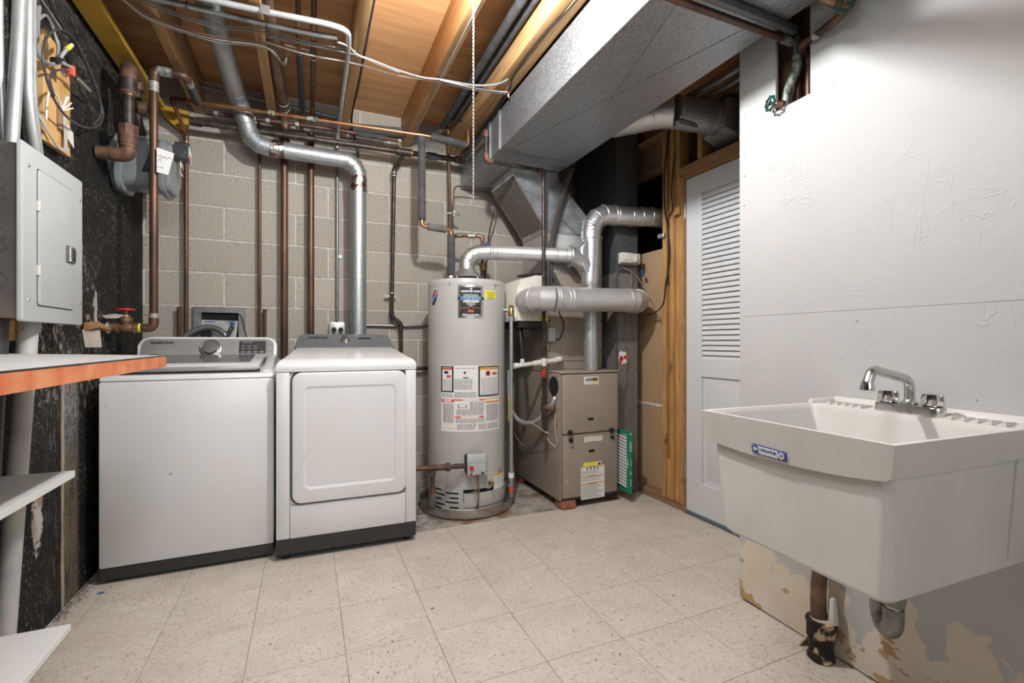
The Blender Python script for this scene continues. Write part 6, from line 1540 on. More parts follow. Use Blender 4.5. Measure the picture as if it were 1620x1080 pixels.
loop2 = [(-0.825,2.539,2.108), (-0.815,2.434,2.096), (-0.815,2.364,2.091), (-0.815,2.268,2.072), (-0.815,2.181,2.031), (-0.815,2.131,1.989), (-0.815,2.127,1.956), (-0.815,2.154,1.925)]
obj('cable', tube(B(), smooth_path(loop2, 8), 0.0038, 8), 'coax', t)
obj('plug', tube(B(), [(-0.813,2.336,2.079), (-0.813,2.440,2.084)], 0.0055, 10), 'solder', t)
obj('cable_tie', torus(B(), Vector((-0.821,2.464,1.945)), (0, 1, -0.1), 0.010, 0.002, 16, 6), 'black', t)
t = thing('grey_cable_bundle', 'bundle of pale grey cables with yellow and red connectors above the pine board', 'cable', (-0.86, 2.25, 2.0))
for pts in ([(-0.850,2.132,2.216), (-0.850,2.119,2.133), (-0.850,2.119,2.068), (-0.840,2.123,2.035), (-0.830,2.166,2.042), (-0.830,2.221,2.081)], [(-0.850,2.144,2.225), (-0.850,2.132,2.129), (-0.845,2.119,2.062), (-0.835,2.127,2.035), (-0.830,2.184,2.047), (-0.830,2.231,2.084)],
            [(-0.850,2.140,2.178), (-0.840,2.157,2.205), (-0.840,2.201,2.197), (-0.835,2.216,2.161), (-0.830,2.221,2.131), (-0.830,2.212,2.087)], [(-0.840,2.220,2.174), (-0.835,2.235,2.154), (-0.830,2.226,2.118), (-0.825,2.203,2.077)]):
    obj('cable', tube(B(), smooth_path(pts, 7), 0.0048, 8), 'emtdark' if len(pts) == 4 else 'wireg', t)
obj('black_tape', rod(B(), (-0.828,2.183,2.063), (-0.828,2.235,2.093), 0.012, 12), 'black', t)
pa, pb, pc2 = (-0.820,2.208,2.088), (-0.810,2.229,2.134), (-0.805,2.261,2.170)
obj('connector', rod(B(), pa, pb, 0.006, 10), 'emt', t); obj('yellow_ring', rod(B(), pb, Vector(pb).lerp(Vector(pc2), 0.7), 0.0075, 12), 'yellow', t); obj('tip', rod(B(), Vector(pb).lerp(Vector(pc2), 0.7), pc2, 0.006, 10), 'whiteink', t)
pa, pb = (-0.820,2.213,2.077), (-0.810,2.265,2.088)
obj('connector', rod(B(), pa, pb, 0.006, 10), 'emt', t)
obj('splitter', box(B(), -0.825, -0.800, pb[1] - 0.004, pb[1] + 0.014, pb[2] - 0.030, pb[2] + 0.008, 0.003, 1), 'redink', t); obj('splitter_case', box(B(), -0.835, -0.8255, pb[1] - 0.010, pb[1] + 0.018, pb[2] - 0.034, pb[2] + 0.012), 'emt', t)
for i, (a, c, e, m, lab) in enumerate((((-0.860,2.182,2.269), (-0.860,2.273,2.259), (-0.840,2.327,2.222), 'wireg', 'thin grey cable slanting down from the joists to the coax loop'), ((-0.860,2.231,2.302), (-0.860,2.282,2.279), (-0.840,2.348,2.239), 'wirek', 'thin black cable slanting down from the joists to the coax loop'))):
    cable('loose_cable', lab, [a, c, e], 0.0035, m)

# gas meter with its inlet pipe
t = run('meter_pipe', 'fat rusty gas inlet pipe with unions in front of the gas meter', 'pipe', [(-0.872, 2.718, 1.928), (-0.765, 2.718, 1.928), (-0.765, 2.718, 2.345), (-0.765, 2.83, 2.345), (-0.765, 2.83, 2.25)], 0.0235, 'iron', 'rust', 18, bend=0.045, fat=1.35)
for z, r_, h_, m in ((2.045, 0.040, 0.045, 'rust'), (2.005, 0.0385, 0.05, 'rust'), (1.975, 0.035, 0.02, 'rust'), (2.255, 0.036, 0.055, 'iron'), (2.222, 0.0345, 0.02, 'rust'), (2.21, 0.0285, 0.010, 'brass')): collar(t, 'union', (-0.765, 2.718, z), (0, 0, 1), r_, h_, m, 8 if r_ > 0.039 else 20)
collar(t, 'wall_nipple', (-0.855, 2.718, 1.928), (1, 0, 0), 0.029, 0.05, 'bronze')
obj('regulator', lathe(B(), [(0.024, 0), (0.032, 0.01), (0.032, 0.04), (0.018, 0.05), (0.012, 0.07), (0, 0.072)], (-0.765, 2.83, 2.205), (0.6, 0.1, 0.0), 16), 'rust', t)
obj('inlet', tube(B(), fillet([(-0.765, 2.83, 2.235), (-0.765, 2.86, 2.14), (-0.760, 2.92, 2.10)], 0.03), 0.019, 14), 'iron', t)
t = thing('gas_meter', 'grey domestic gas meter with dark index cover and a white tag on the black wall', 'gas meter', (-0.76, 2.97, 1.80))
mx0, mx1, my0, my1, mz0, mz1 = -0.868, -0.655, 2.875, 3.075, 1.835, 2.095
obj('body', prism(B(), rrect(0.195, 0.250, 0.060, 7), basis((mx0 + 0.02, 2.975, 1.965), (0, 1, 0), (0, 0, 1)), 0.0, 0.175, 0.0), 'meter', t)
for x, nm in ((mx0 + 0.0195, -1), (mx1 - 0.018, 1)):
    T = basis((x, 2.972, 1.958), (0, 1, 0), (0, 0, 1))
    obj('end_cover', prism(B(), rrect(0.235, 0.285, 0.080, 8), T, -0.012, 0.012, 0.004, 2), 'meter', t)
    T = basis((x + nm * 0.0125, 2.972, 1.958), (0, 1 * nm, 0), (0, 0, 1))
    obj('cover_bulge', prism(B(), rrect(0.205, 0.255, 0.070, 8), T, 0.0, 0.028, 0.022, 3), 'meter', t)
obj('top_dome', lathe(B(), [(0.060, 0), (0.055, 0.03), (0.035, 0.045), (0.026, 0.05), (0.026, 0.085)], (-0.755, 2.960, 2.075), n=24), 'meter', t)
obj('flange', lathe(B(), [(0.040, 0), (0.042, 0.004), (0.042, 0.016), (0.034, 0.020)], (-0.755, 2.960, 2.120), n=20), 'rust', t)
obj('top_plate', box(B(), -0.84, -0.67, 2.89, 3.05, 2.078, 2.094, 0.006, 2), 'meter', t)
p0, p1 = (-0.666,2.900,2.066), (-0.565,2.900,1.962)
ic = obj('index_cover', prism(B(), rrect(0.105, 0.100, 0.040, 6), basis((-0.628, 2.955, 2.055), (0, 1, 0), (0, 0, 1)), 0.0, 0.06, 0.015, 3), 'glassdark', t)
obj('index_label', prism(B(), [(-0.035, -0.025), (0.03, -0.045), (0.035, 0.005), (-0.03, 0.035)], basis((-0.5675, 2.955, 2.05), (0, 1, 0), (0, 0, 1)), 0.0, 0.0012), 'whiteink', ic)
obj('index_label', prism(B(), [(-0.025, -0.02), (0.02, -0.034), (0.022, -0.014), (-0.022, 0.0)], basis((-0.5662, 2.955, 2.05), (0, 1, 0), (0, 0, 1)), 0.0, 0.0008), 'redink', ic)
obj('side_label', prism(B(), rrect(0.055, 0.075, 0.003, 1), basis((-0.6085, 2.965, 1.975), (0, 1, 0), (0, 0, 1)), 0, 0.0012), 'whiteink', t)
obj('side_label_print', prism(B(), rrect(0.050, 0.035, 0.003, 1, 0, -0.012), basis((-0.6072, 2.965, 1.975), (0, 1, 0), (0, 0, 1)), 0, 0.0008), 'rust', t)
q = [(-0.754,2.868,1.910), (-0.690,2.868,1.916), (-0.690,2.868,2.072), (-0.718,2.868,2.010)]
T = basis((0, 2.868, 0), (1, 0, 0), (0, 0, 1))
obj('dark_label', prism(B(), [(p[0], p[2]) for p in q], T, 0, 0.0012), 'ink', t)
q = [(-0.733,2.866,1.932), (-0.694,2.866,1.931), (-0.694,2.866,2.020), (-0.720,2.866,1.984)]
obj('blue_label', prism(B(), [(p[0], p[2]) for p in q], basis((0, 2.866, 0), (1, 0, 0), (0, 0, 1)), 0, 0.0012), 'blue', t)
q = [(-0.671,2.780,1.887), (-0.625,2.780,1.878), (-0.600,2.780,1.988), (-0.671,2.780,2.007)]
T = basis((0, 2.78, 0), (1, 0, 0), (0, 0, 1))
tg = tag(obj('meter_tag', prism(B(), [(p[0], p[2]) for p in q], T, 0, 0.0008), 'paper'), 'white paper tag with scribbles hanging by the gas meter', 'tag')
b = B(); c0 = (-0.638,2.780,1.944)
for k, pts in enumerate(([(-0.03, 0.02), (-0.015, 0.026), (-0.012, 0.012), (0.0, 0.024), (0.006, 0.012), (0.018, 0.022), (0.028, 0.014)], [(-0.028, 0.0), (-0.02, 0.008), (-0.015, -0.004)], [(-0.03, -0.03), (-0.02, -0.036), (-0.012, -0.030), (-0.004, -0.038)])):
    tube(b, [(c0[0] + x, 2.779, c0[2] + z) for x, z in pts], 0.0010, 5)
W[tg.name] = Matrix.Translation(tg.location)
obj('scribble', b, 'ink', tg)
tag(obj('tag_string', tube(B(), smooth_path([(-0.641,2.782,2.006), (-0.667,2.850,2.063), (-0.695,2.900,2.110)], 5), 0.0012, 6), 'wirew'), 'thin string holding the white meter tag', 'string')

# workbench with shelves along the left wall
t = thing('workbench', 'white-topped bench with a raw orange front edge and two white shelves below', 'workbench', (-0.67, 1.2, 0))
ye = 1.999
obj('top', hexa(B(), [(LX + 0.002, -1.4, 0.986), (-0.4585, -1.4, 0.975), (-0.4585, ye, 0.975), (LX + 0.002, ye, 0.986), (LX + 0.002, -1.4, 1.024), (-0.4585, -1.4, 1.0135), (-0.4585, ye, 1.0135), (LX + 0.002, ye, 1.024)]), 'laminate', t)
obj('edge_strip', hexa(B(), [(-0.458, -1.4, 0.9745), (-0.4545, -1.4, 0.9745), (-0.4545, ye + 0.001, 0.9745), (-0.458, ye + 0.001, 0.9745), (-0.458, -1.4, 1.0105), (-0.4545, -1.4, 1.0105), (-0.4545, ye + 0.001, 1.0105), (-0.458, ye + 0.001, 1.0105)]), 'orange', t, 'raw orange-stained chipboard front edge')
obj('laminate_lip', box(B(), -0.4584, -0.4538, -1.4, ye + 0.0015, 1.0107, 1.0137), 'ink', t)
obj('shelf', box(B(), LX + 0.002, -0.638, -1.4, 1.812, 0.656, 0.676, 0.001, 1), 'shelfwhite', t)
obj('shelf', box(B(), LX + 0.002, -0.645, -1.4, 1.805, 0.202, 0.2215, 0.001, 1), 'shelfwhite', t)
for y in (1.10, -1.2): obj('upright', box(B(), LX + 0.002, -0.66, y, y + 0.02, 0.0, 0.201), 'shelfwhite', t); obj('upright', box(B(), LX + 0.002, -0.66, y, y + 0.02, 0.222, 0.6555), 'shelfwhite', t); obj('upright', box(B(), LX + 0.002, -0.66, y, y + 0.02, 0.6765, 0.974), 'shelfwhite', t)

# washer supply box with hoses
t = thing('washer_supply_box', 'grey recessed metal washer supply box with blue-lettered valve on the block wall', 'supply box', (-0.495, 3.39, 0.98))
sx0, sx1, sz0, sz1 = -0.632, -0.358, 0.98, 1.275
ix0, ix1, iz1 = -0.592, -0.394, 1.240
b = B()
for a in ((sx0, ix0, sz0, sz1), (ix1, sx1, sz0, sz1), (ix0, ix1, iz1, sz1)): box(b, a[0], a[1], 3.370, 3.3985, a[2], a[3])
obj('frame', b, 'emtdark', t)
obj('back', box(B(), ix0, ix1, 3.392, 3.3985, sz0, iz1), 'blackmatte', t)
obj('valve_plate', hexa(B(), [(ix0, 3.372, sz0), (ix1 - 0.025, 3.372, sz0), (ix1 - 0.025, 3.391, sz0), (ix0, 3.391, sz0), (ix0, 3.380, iz1 - 0.045), (ix1 - 0.004, 3.380, iz1 - 0.050), (ix1 - 0.004, 3.391, iz1 - 0.050), (ix0, 3.391, iz1 - 0.045)]), 'emt', t)
T = basis((-0.545, 3.377, 1.184), (1, 0, 0), (0, 0.1, 1))
b = B()
for x in (-0.02, -0.005, 0.008, 0.020, 0.085, 0.10): prism(b, rrect(0.011, 0.006, 0.001, 1, x, 0), T, 0, 0.0015)
obj('blue_marks', b, 'blue', t)
obj('tap', rod(B(), (-0.425, 3.37, 1.15), (-0.425, 3.335, 1.15), 0.012, 12), 'brass', t); obj('tap_knob', lathe(B(), [(0.010, 0), (0.012, 0.02), (0, 0.022)], (-0.425, 3.36, 1.165), (0, 0, 1), 12), 'blue', t)
for x in (-0.575, -0.545): obj('tap', rod(B(), (x, 3.37, 1.10), (x, 3.345, 1.10), 0.011, 12), 'brass', t); obj('tap_knob', rod(B(), (x, 3.345, 1.09), (x, 3.335, 1.13), 0.012, 10), 'black', t)
obj('corner_screw', lathe(B(), [(0.007, 0), (0.005, 0.004), (0, 0.004)], (-0.603, 3.3695, 1.232), (0, -1, 0), 10), 'oldchrome', t)
obj('lead', tube(B(), smooth_path([(-0.390, 3.366, 1.235), (-0.372, 3.366, 1.20), (-0.362, 3.366, 1.14), (-0.345, 3.366, 1.08)], 5), 0.003, 6), 'wirek', t)
hp = smooth_path([(-0.72, 3.318, 1.02), (-0.67, 3.318, 1.085), (-0.60, 3.318, 1.135), (-0.53, 3.318, 1.147), (-0.47, 3.318, 1.115), (-0.435, 3.318, 1.05), (-0.43, 3.318, 0.98)], 12)
t = thing('drain_hose', 'grey corrugated washer drain hose arching behind the washer console', 'hose', (-0.57, 3.318, 0.98))
obj('hose', tube(B(), hp, 0.0165, 14), 'emtdark', t)
b = B()
for i in range(2, 50): torus(b, hp[i], hp[i + 1] - hp[i - 1], 0.0165, 0.0026, 16, 5)
obj('corrugations', b, 'emtdark', t)
tag(obj('fill_hose', tube(B(), smooth_path([(-0.425, 3.335, 1.150), (-0.428, 3.318, 1.140), (-0.445, 3.312, 1.10), (-0.47, 3.308, 1.05), (-0.48, 3.306, 0.98)], 8), 0.012, 12), 'skirt'), 'short black washer fill hose bending from the brass tap', 'hose')

# ================================================================ cables below the joists, lamp, cord
zc_ = 2.447
for i in range(5):
    d = 0.019 * i - 0.015; e = 0.004 * (i % 2)
    cable('nm_cable', ['lowest pale cable of the bundle stapled under the joists', 'second pale cable of the bundle stapled under the joists', 'brown cable in the bundle stapled under the joists', 'grey cable in the bundle stapled under the joists', 'topmost cable of the bundle stapled under the joists'][i],
          [(-0.87, 2.18 - d, 2.44), (-0.70, 2.33 - d, zc_ - 0.004 - e), (-0.62, 2.455 - d, zc_ - e), (-0.41, 2.49 - d, zc_ - 0.012), (-0.20, 2.475 - d, zc_ - e), (-0.140 + d * 0.2, 2.52 - d, zc_ - e), (-0.110, 2.66 + d, zc_ + 0.03), (-0.09, 2.72 + d, zc_ + 0.12)] if i < 3 else
          [(-0.87, 2.15 - d, 2.44), (-0.67, 2.36 - d, zc_ - e), (-0.40, 2.43 - d, zc_ - 0.014), (-0.174, 2.40 - d, zc_ - e), (0.0, 2.40 - d, zc_ - 0.012), (0.213, 2.405 - d, zc_ - e)], 0.0036, ['wirew', 'wirew', 'wirer', 'wireg', 'wireg'][i])
for pts, m, lab, r_ in (
    ([(-0.174, 2.395, zc_), (0.207, 2.372, zc_ - 0.002), (0.40, 2.40, zc_ - 0.010), (0.541, 2.426, zc_ - 0.006), (0.66, 2.41, zc_ - 0.003), (0.821, 2.385, zc_ - 0.008), (0.93, 2.335, zc_ - 0.004), (0.975, 2.28, 2.452)], 'wireg', 'thicker grey cable crossing three joists towards the supply trunk', 0.0050),
    ([(-0.177, 2.440, zc_), (0.01, 2.450, zc_ - 0.008), (0.213, 2.448, zc_), (0.42, 2.45, zc_ - 0.010), (0.63, 2.44, zc_ - 0.002), (0.83, 2.43, zc_ - 0.007), (1.022, 2.42, 2.452)], 'wirew', 'thin pale cable crossing three joists, lower of two', 0.0046),
    ([(0.64, 2.40, zc_ - 0.012), (0.80, 2.405, zc_ - 0.01), (0.93, 2.40, zc_ - 0.005), (1.022, 2.395, 2.450)], 'wirew', 'short pale cable between the bare joist and the paired joist', 0.0042),
    ([(0.128, 2.27, 2.425), (0.18, 2.31, zc_ - 0.006), (0.215, 2.36, zc_ - 0.002), (0.30, 2.385, zc_ - 0.008), (0.43, 2.41, zc_ - 0.014)], 'wirew', 'thin pale cable leaving the shadowed conduit across the third joist', 0.0040)):
    cable('nm_cable', lab, pts, r_, m)
cable('black_cable', 'doubled black cable stapled down the right side of the third joist', [(0.256, 0.9, 2.50), (0.256, 2.0, 2.495), (0.257, 2.35, 2.485), (0.262, 2.62, 2.495), (0.262, 2.85, 2.50), (0.258, 3.10, 2.50), (0.275, 3.30, 2.49), (0.31, 3.36, 2.42), (0.325, 3.375, 2.33)], 0.0072, 'wirek')
cable('black_cable', 'thin black cable running along the underside of the paired joist beside the trunk', [(1.015, 0.7, 2.456), (1.01, 1.6, 2.456), (0.985, 1.95, 2.455), (0.995, 2.25, 2.455), (1.03, 2.42, 2.455), (1.045, 2.9, 2.455), (1.045, 3.30, 2.45)], 0.0042, 'wirek')
for i, (x, z) in enumerate(((1.018, 2.452), (1.030, 2.447))):
    cable('black_cable', ['thin cable hugging the edge of the paired joist beside the trunk, upper', 'thin cable hugging the edge of the paired joist beside the trunk, lower'][i], [(x, 2.42, z), (x + 0.012, 2.7, z - 0.010), (x + 0.012, 3.0, z - 0.03), (x + 0.008, 3.36, z - 0.09)], 0.0036, 'wirek')
cable('joist_cable', 'grey cable running along the underside of the bare fourth joist', [(0.652, 0.9, 2.456), (0.650, 2.0, 2.456), (0.646, 2.5, 2.456), (0.655, 3.0, 2.456)], 0.0042, 'wireg')
cable('joist_cable', 'white cable running up the right face of the first joist', [(-0.574, 2.30, 2.50), (-0.573, 2.55, 2.54), (-0.572, 2.85, 2.56), (-0.572, 3.2, 2.585), (-0.555, 3.32, 2.60)], 0.0045, 'wireg')
b = B(); rnd = random.Random(4)
for k in range(4):
    tube(b, smooth_path([(1.03, 2.40 + 0.01 * k, 2.452), (1.035, 2.405, 2.435 - 0.003 * k), (1.045, 2.43, 2.435), (1.045, 2.44, 2.452)], 4), 0.0016, 5)
tag(obj('cable_knot', b, 'wirew'), 'tangle of pale wire ends knotted at the paired joist', 'wire')

t = thing('pull_light', 'bare glowing bulb in a porcelain holder between the third and fourth joists', 'lamp', (0.52, 1.50, 2.345))
obj('bulb', lathe(B(), [(0, 0), (0.018, 0.004), (0.029, 0.016), (0.0325, 0.034), (0.028, 0.052), (0.016, 0.070), (0.013, 0.080)], (0.52, 1.50, 2.345), n=24), 'bulb', t)
obj('holder', lathe(B(), [(0.022, 0), (0.030, 0.01), (0.045, 0.035), (0.057, 0.045), (0.057, 0.058)], (0.52, 1.50, 2.4265), n=28), 'porcelain', t)
obj('ceiling_box', rod(B(), (0.52, 1.50, 2.4849), (0.52, 1.50, 2.660), 0.052, 20), 'emtdark', t)
rope = thing('hanging_rope', 'long twisted white pull cord hanging from the lamp holder', 'rope', (0.535, 1.535, 1.60))
for ph in (0, PI):
    pts = [(0.535 + 0.0017 * math.cos(ph + k * 0.9), 1.560 + 0.0017 * math.sin(ph + k * 0.9), 2.435 - k * 0.004) for k in range(226)]
    obj('strand', tube(B(), pts, 0.0021, 5), 'rope', rope)
obj('arm', tube(B(), [(0.535, 1.560, 2.436), (0.525, 1.525, 2.445)], 0.003, 8), 'brass', rope)

# ================================================================ right: copper supply with gate valves in the wall hole
t = run('sink_supply', 'dark copper supply pipe crossing beneath the trunk into the wall hole', 'pipe', [(0.20, 1.205, 2.188), (1.660, 1.188, 2.187), (1.700, 1.186, 2.187), (1.700, 1.186, 1.70)], 0.0125, 'coppold', 'coppold', 14)
collar(t, 'elbow_joint', (1.640, 1.188, 2.187), (1, 0, 0), 0.017, 0.055, 'verdigris')
tag(obj('conduit_strip', box(B(), 0.20, 1.63, 1.135, 1.158, 2.180, 2.2075, 0.004, 2), 'darkduct'), 'dark rectangular raceway crossing beneath the trunk beside the copper pipe', 'raceway')
wx_ = lambda x, y, z: tuple(Matrix.Translation(V(RX, 1.39, 0)) @ Matrix.Rotation(-0.045, 4, 'Z') @ V(x, y, z))
t = run('valve_riser', 'corroded copper riser jogging down inside the wall hole to a green wheel valve', 'pipe', [wx_(0.045, -0.215, 2.35), wx_(0.045, -0.215, 2.16), wx_(0.030, -0.222, 2.07), wx_(0.020, -0.190, 2.005), wx_(0.020, -0.185, 1.945), wx_(0.020, -0.185, 1.80)], 0.0118, 'coppold', 'verdigris', 12)
obj('solder_blob', tube(B(), [wx_(0.040, -0.216, 2.13), wx_(0.032, -0.222, 2.075), wx_(0.022, -0.196, 2.015)], 0.0165, 12), 'verdigris', t)
def gate_valve(name, lab, c, ax, cat='valve'):
    v = thing(name, lab, cat, c); c = Vector(c); ax = Vector(ax).normalized()
    obj('bonnet', lathe(B(), [(0.015, 0), (0.017, 0.012), (0.012, 0.018), (0.009, 0.032), (0.005, 0.034), (0.005, 0.058)], c, ax, 14), 'bronze', v)
    w_ = obj('handwheel', B() and wheel_bm(c + ax * 0.052, ax), 'green', v)
    obj('nut', lathe(B(), [(0.006, 0), (0.006, 0.006), (0, 0.008)], c + ax * 0.055, ax, 8), 'rust', w_)
    return v
def wheel_bm(c, ax):
    b = B(); a, d = frame_from(ax); n = 48; m = 6
    rings_ = []
    for k in range(n):
        th = 2 * PI * k / n; u = a * math.cos(th) + d * math.sin(th); R0 = 0.024 + 0.0026 * math.cos(8 * th)
        rings_.append([b.verts.new(c + u * (R0 + 0.0046 * math.cos(2 * PI * j / m)) + ax * 0.0046 * math.sin(2 * PI * j / m)) for j in range(m)])
    for k in range(n):
        for j in range(m): b.faces.new((rings_[k][j], rings_[(k + 1) % n][j], rings_[(k + 1) % n][(j + 1) % m], rings_[k][(j + 1) % m]))
    for k in range(3):
        th = 2 * PI * k / 3 + 0.4; tube(b, [c, c + (a * math.cos(th) + d * math.sin(th)) * 0.023], 0.0035, 6)
    lathe(b, [(0.008, -0.004), (0.008, 0.004)], c, ax, 12)
    return b
vv = gate_valve('gate_valve', 'green eight-lobed wheel valve at the foot of the wall hole', wx_(0.012, -0.180, 1.958), (-0.95, 0.30, 0.02))
t = run('hose_supply', 'old copper branch rising from the wall hole to the upper green wheel valve', 'pipe', [wx_(0.062, -0.245, 1.75), wx_(0.062, -0.245, 2.115), wx_(0.000, -0.262, 2.128), wx_(-0.045, -0.415, 2.110), wx_(-0.045, -0.455, 2.130), wx_(-0.045, -0.50, 2.23)], 0.0118, 'coppold', 'coppold', 12)
collar(t, 'coupling', wx_(-0.020, -0.335, 2.119), (0.0, -1, -0.1), 0.0145, 0.022, 'solder')
obj('main_feed', tube(B(), [wx_(-0.36, -0.40, 2.190), wx_(-0.050, -0.430, 2.172)], 0.0155, 14), 'copper', t)
obj('valve_body', tube(B(), [wx_(-0.12, -0.423, 2.176), wx_(-0.02, -0.440, 2.150)], 0.023, 14), 'bronze', t)
vv = gate_valve('gate_valve', 'green eight-lobed wheel valve high on the white wall at the top edge', wx_(-0.045, -0.452, 2.140), (-0.70, -0.35, -0.35))
tag(obj('pipe_stub', tube(B(), [wx_(0.07, -0.19, 2.44), wx_(0.07, -0.19, 1.72)], 0.0145, 12), 'drainpipe'), 'brown copper pipe deep inside the wall hole', 'pipe')

# ================================================================ utility sink on the white wall (built in the wall's own frame)
SK = thing('utility_sink', 'off-white moulded laundry tub hung on the white wall', 'sink', (RX, 1.39, 0.52), rotz=-0.045)
KX = Matrix.Translation(V(0, 0, -0.52))
def sk(n, b, m, p=SK, lab=None, sharp=35):
    b.transform(KX); return obj(n, b, m, p, lab, sharp, local=True)
sx0, sx1, sy0, sy1, sz = -0.574, -0.0015, -0.890, -0.382, 0.862
zb = 0.522
def ring(bm, x0, x1, y0, y1, z, r_, n=5):
    return [bm.verts.new((x, y, z)) for x, y in [(p[0] + (x0 + x1) / 2, p[1] + (y0 + y1) / 2) for p in rrect(x1 - x0, y1 - y0, r_, n)]]
b = B()
R_ = [ring(b, sx0 + 0.020, sx1, sy0 + 0.018, sy1 - 0.018, sz - 0.012, 0.022), ring(b, sx0 + 0.040, sx1, sy0 + 0.034, sy1 - 0.042, zb + 0.012, 0.026), ring(b, sx0 + 0.052, sx1 - 0.01, sy0 + 0.046, sy1 - 0.054, zb, 0.026)]
deck = -0.128
In = [ring(b, sx0 + 0.014, deck, sy0 + 0.013, sy1 - 0.013, sz, 0.012), ring(b, sx0 + 0.024, deck - 0.004, sy0 + 0.022, sy1 - 0.022, sz - 0.014, 0.018), ring(b, sx0 + 0.056, deck - 0.03, sy0 + 0.050, sy1 - 0.056, zb + 0.014, 0.035)]
Out = ring(b, sx0, sx1, sy0, sy1, sz, 0.006)
for A, C in ((R_[0], R_[1]), (R_[1], R_[2]), (In[0], In[1]), (In[1], In[2]), (Out, In[0]), (R_[0], Out)):
    n = len(A)
    for i in range(n): b.faces.new((A[i], A[(i + 1) % n], C[(i + 1) % n], C[i]))
b.faces.new(R_[2]); b.faces.new(list(reversed(In[2])))
sk('basin', b, 'tub')
# skirt hanging below the rim, deeper in the middle of the front
b = B(); N = 20; rows = []
path = []
for p0, p1, d0, dm, d1 in (((sx1, sy0), (sx0, sy0), 0.070, 0.074, 0.070), ((sx0, sy0), (sx0, sy1), 0.070, 0.096, 0.078), ((sx0, sy1), (sx1, sy1), 0.078, 0.078, 0.078)):
    for i in range(N + 1):
        u = i / N; s_ = (1 - (2 * u - 1) ** 2) ** 0.7
        path.append((p0[0] + (p1[0] - p0[0]) * u, p0[1] + (p1[1] - p0[1]) * u, d0 * (1 - u) + d1 * u + (dm - (d0 + d1) / 2) * s_))
for i, (x, y, dep) in enumerate(path):
    if i and (x, y) == path[i - 1][:2]: continue
    ix = 1 if x <= sx0 + 1e-6 else 0
    iy = 1 if y <= sy0 + 1e-6 else (-1 if y >= sy1 - 1e-6 else 0)
    q = lambda k: V(x + ix * k, y + iy * k, 0)
    rows.append([b.verts.new(q(0) + V(0, 0, sz - 0.0004)), b.verts.new(q(0.0145) + V(0, 0, sz - dep)), b.verts.new(q(0.0195) + V(0, 0, sz - dep)), b.verts.new(q(0.010) + V(0, 0, sz - 0.0004))])
for A, C in zip(rows, rows[1:]):
    for j in range(4): b.faces.new((A[j], C[j], C[(j + 1) % 4], A[(j + 1) % 4]))
b.faces.new(rows[0]); b.faces.new(list(reversed(rows[-1])))
sk('skirt', b, 'tub')
b = B(); hexa(b, [(-0.108, sy0 + 0.030, zb + 0.03), (-0.102, sy0 + 0.030, zb + 0.03), (-0.102, sy0 + 0.04, zb + 0.03), (-0.108, sy0 + 0.04, zb + 0.03), (-0.100, sy0 + 0.0165, sz - 0.074), (-0.094, sy0 + 0.0165, sz - 0.074), (-0.094, sy0 + 0.03, sz - 0.074), (-0.100, sy0 + 0.03, sz - 0.074)])
sk('side_rib', b, 'tub')
# splash ledge against the wall with a lip at its far end
b = B()
hexa(b, [(-0.022, sy0 + 0.004, sz), (sx1, sy0 + 0.004, sz), (sx1, sy1 - 0.004, sz), (-0.022, sy1 - 0.004, sz), (-0.008, sy0 + 0.004, sz + 0.016), (sx1, sy0 + 0.004, sz + 0.018), (sx1, sy1 - 0.004, sz + 0.018), (-0.008, sy1 - 0.004, sz + 0.016)], 0.003)
hexa(b, [(deck + 0.006, sy1 - 0.014, sz), (-0.021, sy1 - 0.020, sz), (-0.021, sy1 - 0.004, sz), (deck - 0.004, sy1 - 0.002, sz), (deck + 0.010, sy1 - 0.008, sz + 0.014), (-0.021, sy1 - 0.012, sz + 0.015), (-0.021, sy1 - 0.005, sz + 0.015), (deck + 0.006, sy1 - 0.003, sz + 0.014)], 0.002)
sk('splash_ledge', b, 'tub')
for y in [-0.425 - 0.023 * k for k in range(5)] + [-0.735 - 0.026 * k for k in range(5)]:
    b = B()
    hexa(b, [(-0.112, y - 0.020, sz + 0.0001), (-0.032, y - 0.006, sz + 0.0001), (-0.032, y + 0.004, sz + 0.0001), (-0.112, y + 0.002, sz + 0.0001),
             (-0.112, y - 0.0195, sz + 0.013), (-0.032, y - 0.0055, sz + 0.004), (-0.032, y + 0.003, sz + 0.0008), (-0.112, y + 0.001, sz + 0.0008)])
    sk('drainboard_rib', b, 'tub')
# maker plate on the front skirt
T = basis((sx0 + 0.0110, -0.604, sz - 0.076), (0.0, -1, -0.03), (-0.15, 0, 1))
pl_ = sk('maker_plate', prism(B(), rrect(0.098, 0.0235, 0.001, 1), T, 0.0, 0.0022), 'blueink', SK, 'blue and white maker plate')
sk('plate_field', prism(B(), rrect(0.092, 0.019, 0.001, 1), T, 0.0022, 0.0026), 'whiteink', pl_)
b = B(); prism(b, rrect(0.018, 0.019, 0.006, 3, -0.037, 0), T, 0.0026, 0.0030); prism(b, rrect(0.020, 0.019, 0.003, 2, 0.036, 0), T, 0.0026, 0.0030)
sk('plate_blocks', b, 'blueink', pl_)
sk('plate_disc', prism(B(), rrect(0.017, 0.017, 0.0084, 5, 0.036, 0), T, 0.0030, 0.0034), 'whiteink', pl_)
sk('lettering', text_bm('UTILATUB', 0.0100, T @ Matrix.Translation(V(-0.001, 0.001, 0.0031)), 0.0002, 0, 0.0004), 'blueink', pl_)
sk('lettering', text_bm('19', 0.0105, T @ Matrix.Translation(V(0.036, 0, 0.0038)), 0.0002, 0, 0.0003), 'blueink', pl_)
sk('lettering', text_bm('EM', 0.0105, T @ Matrix.Translation(V(-0.037, 0, 0.0034)), 0.0002, 0, 0.0004), 'whiteink', pl_)

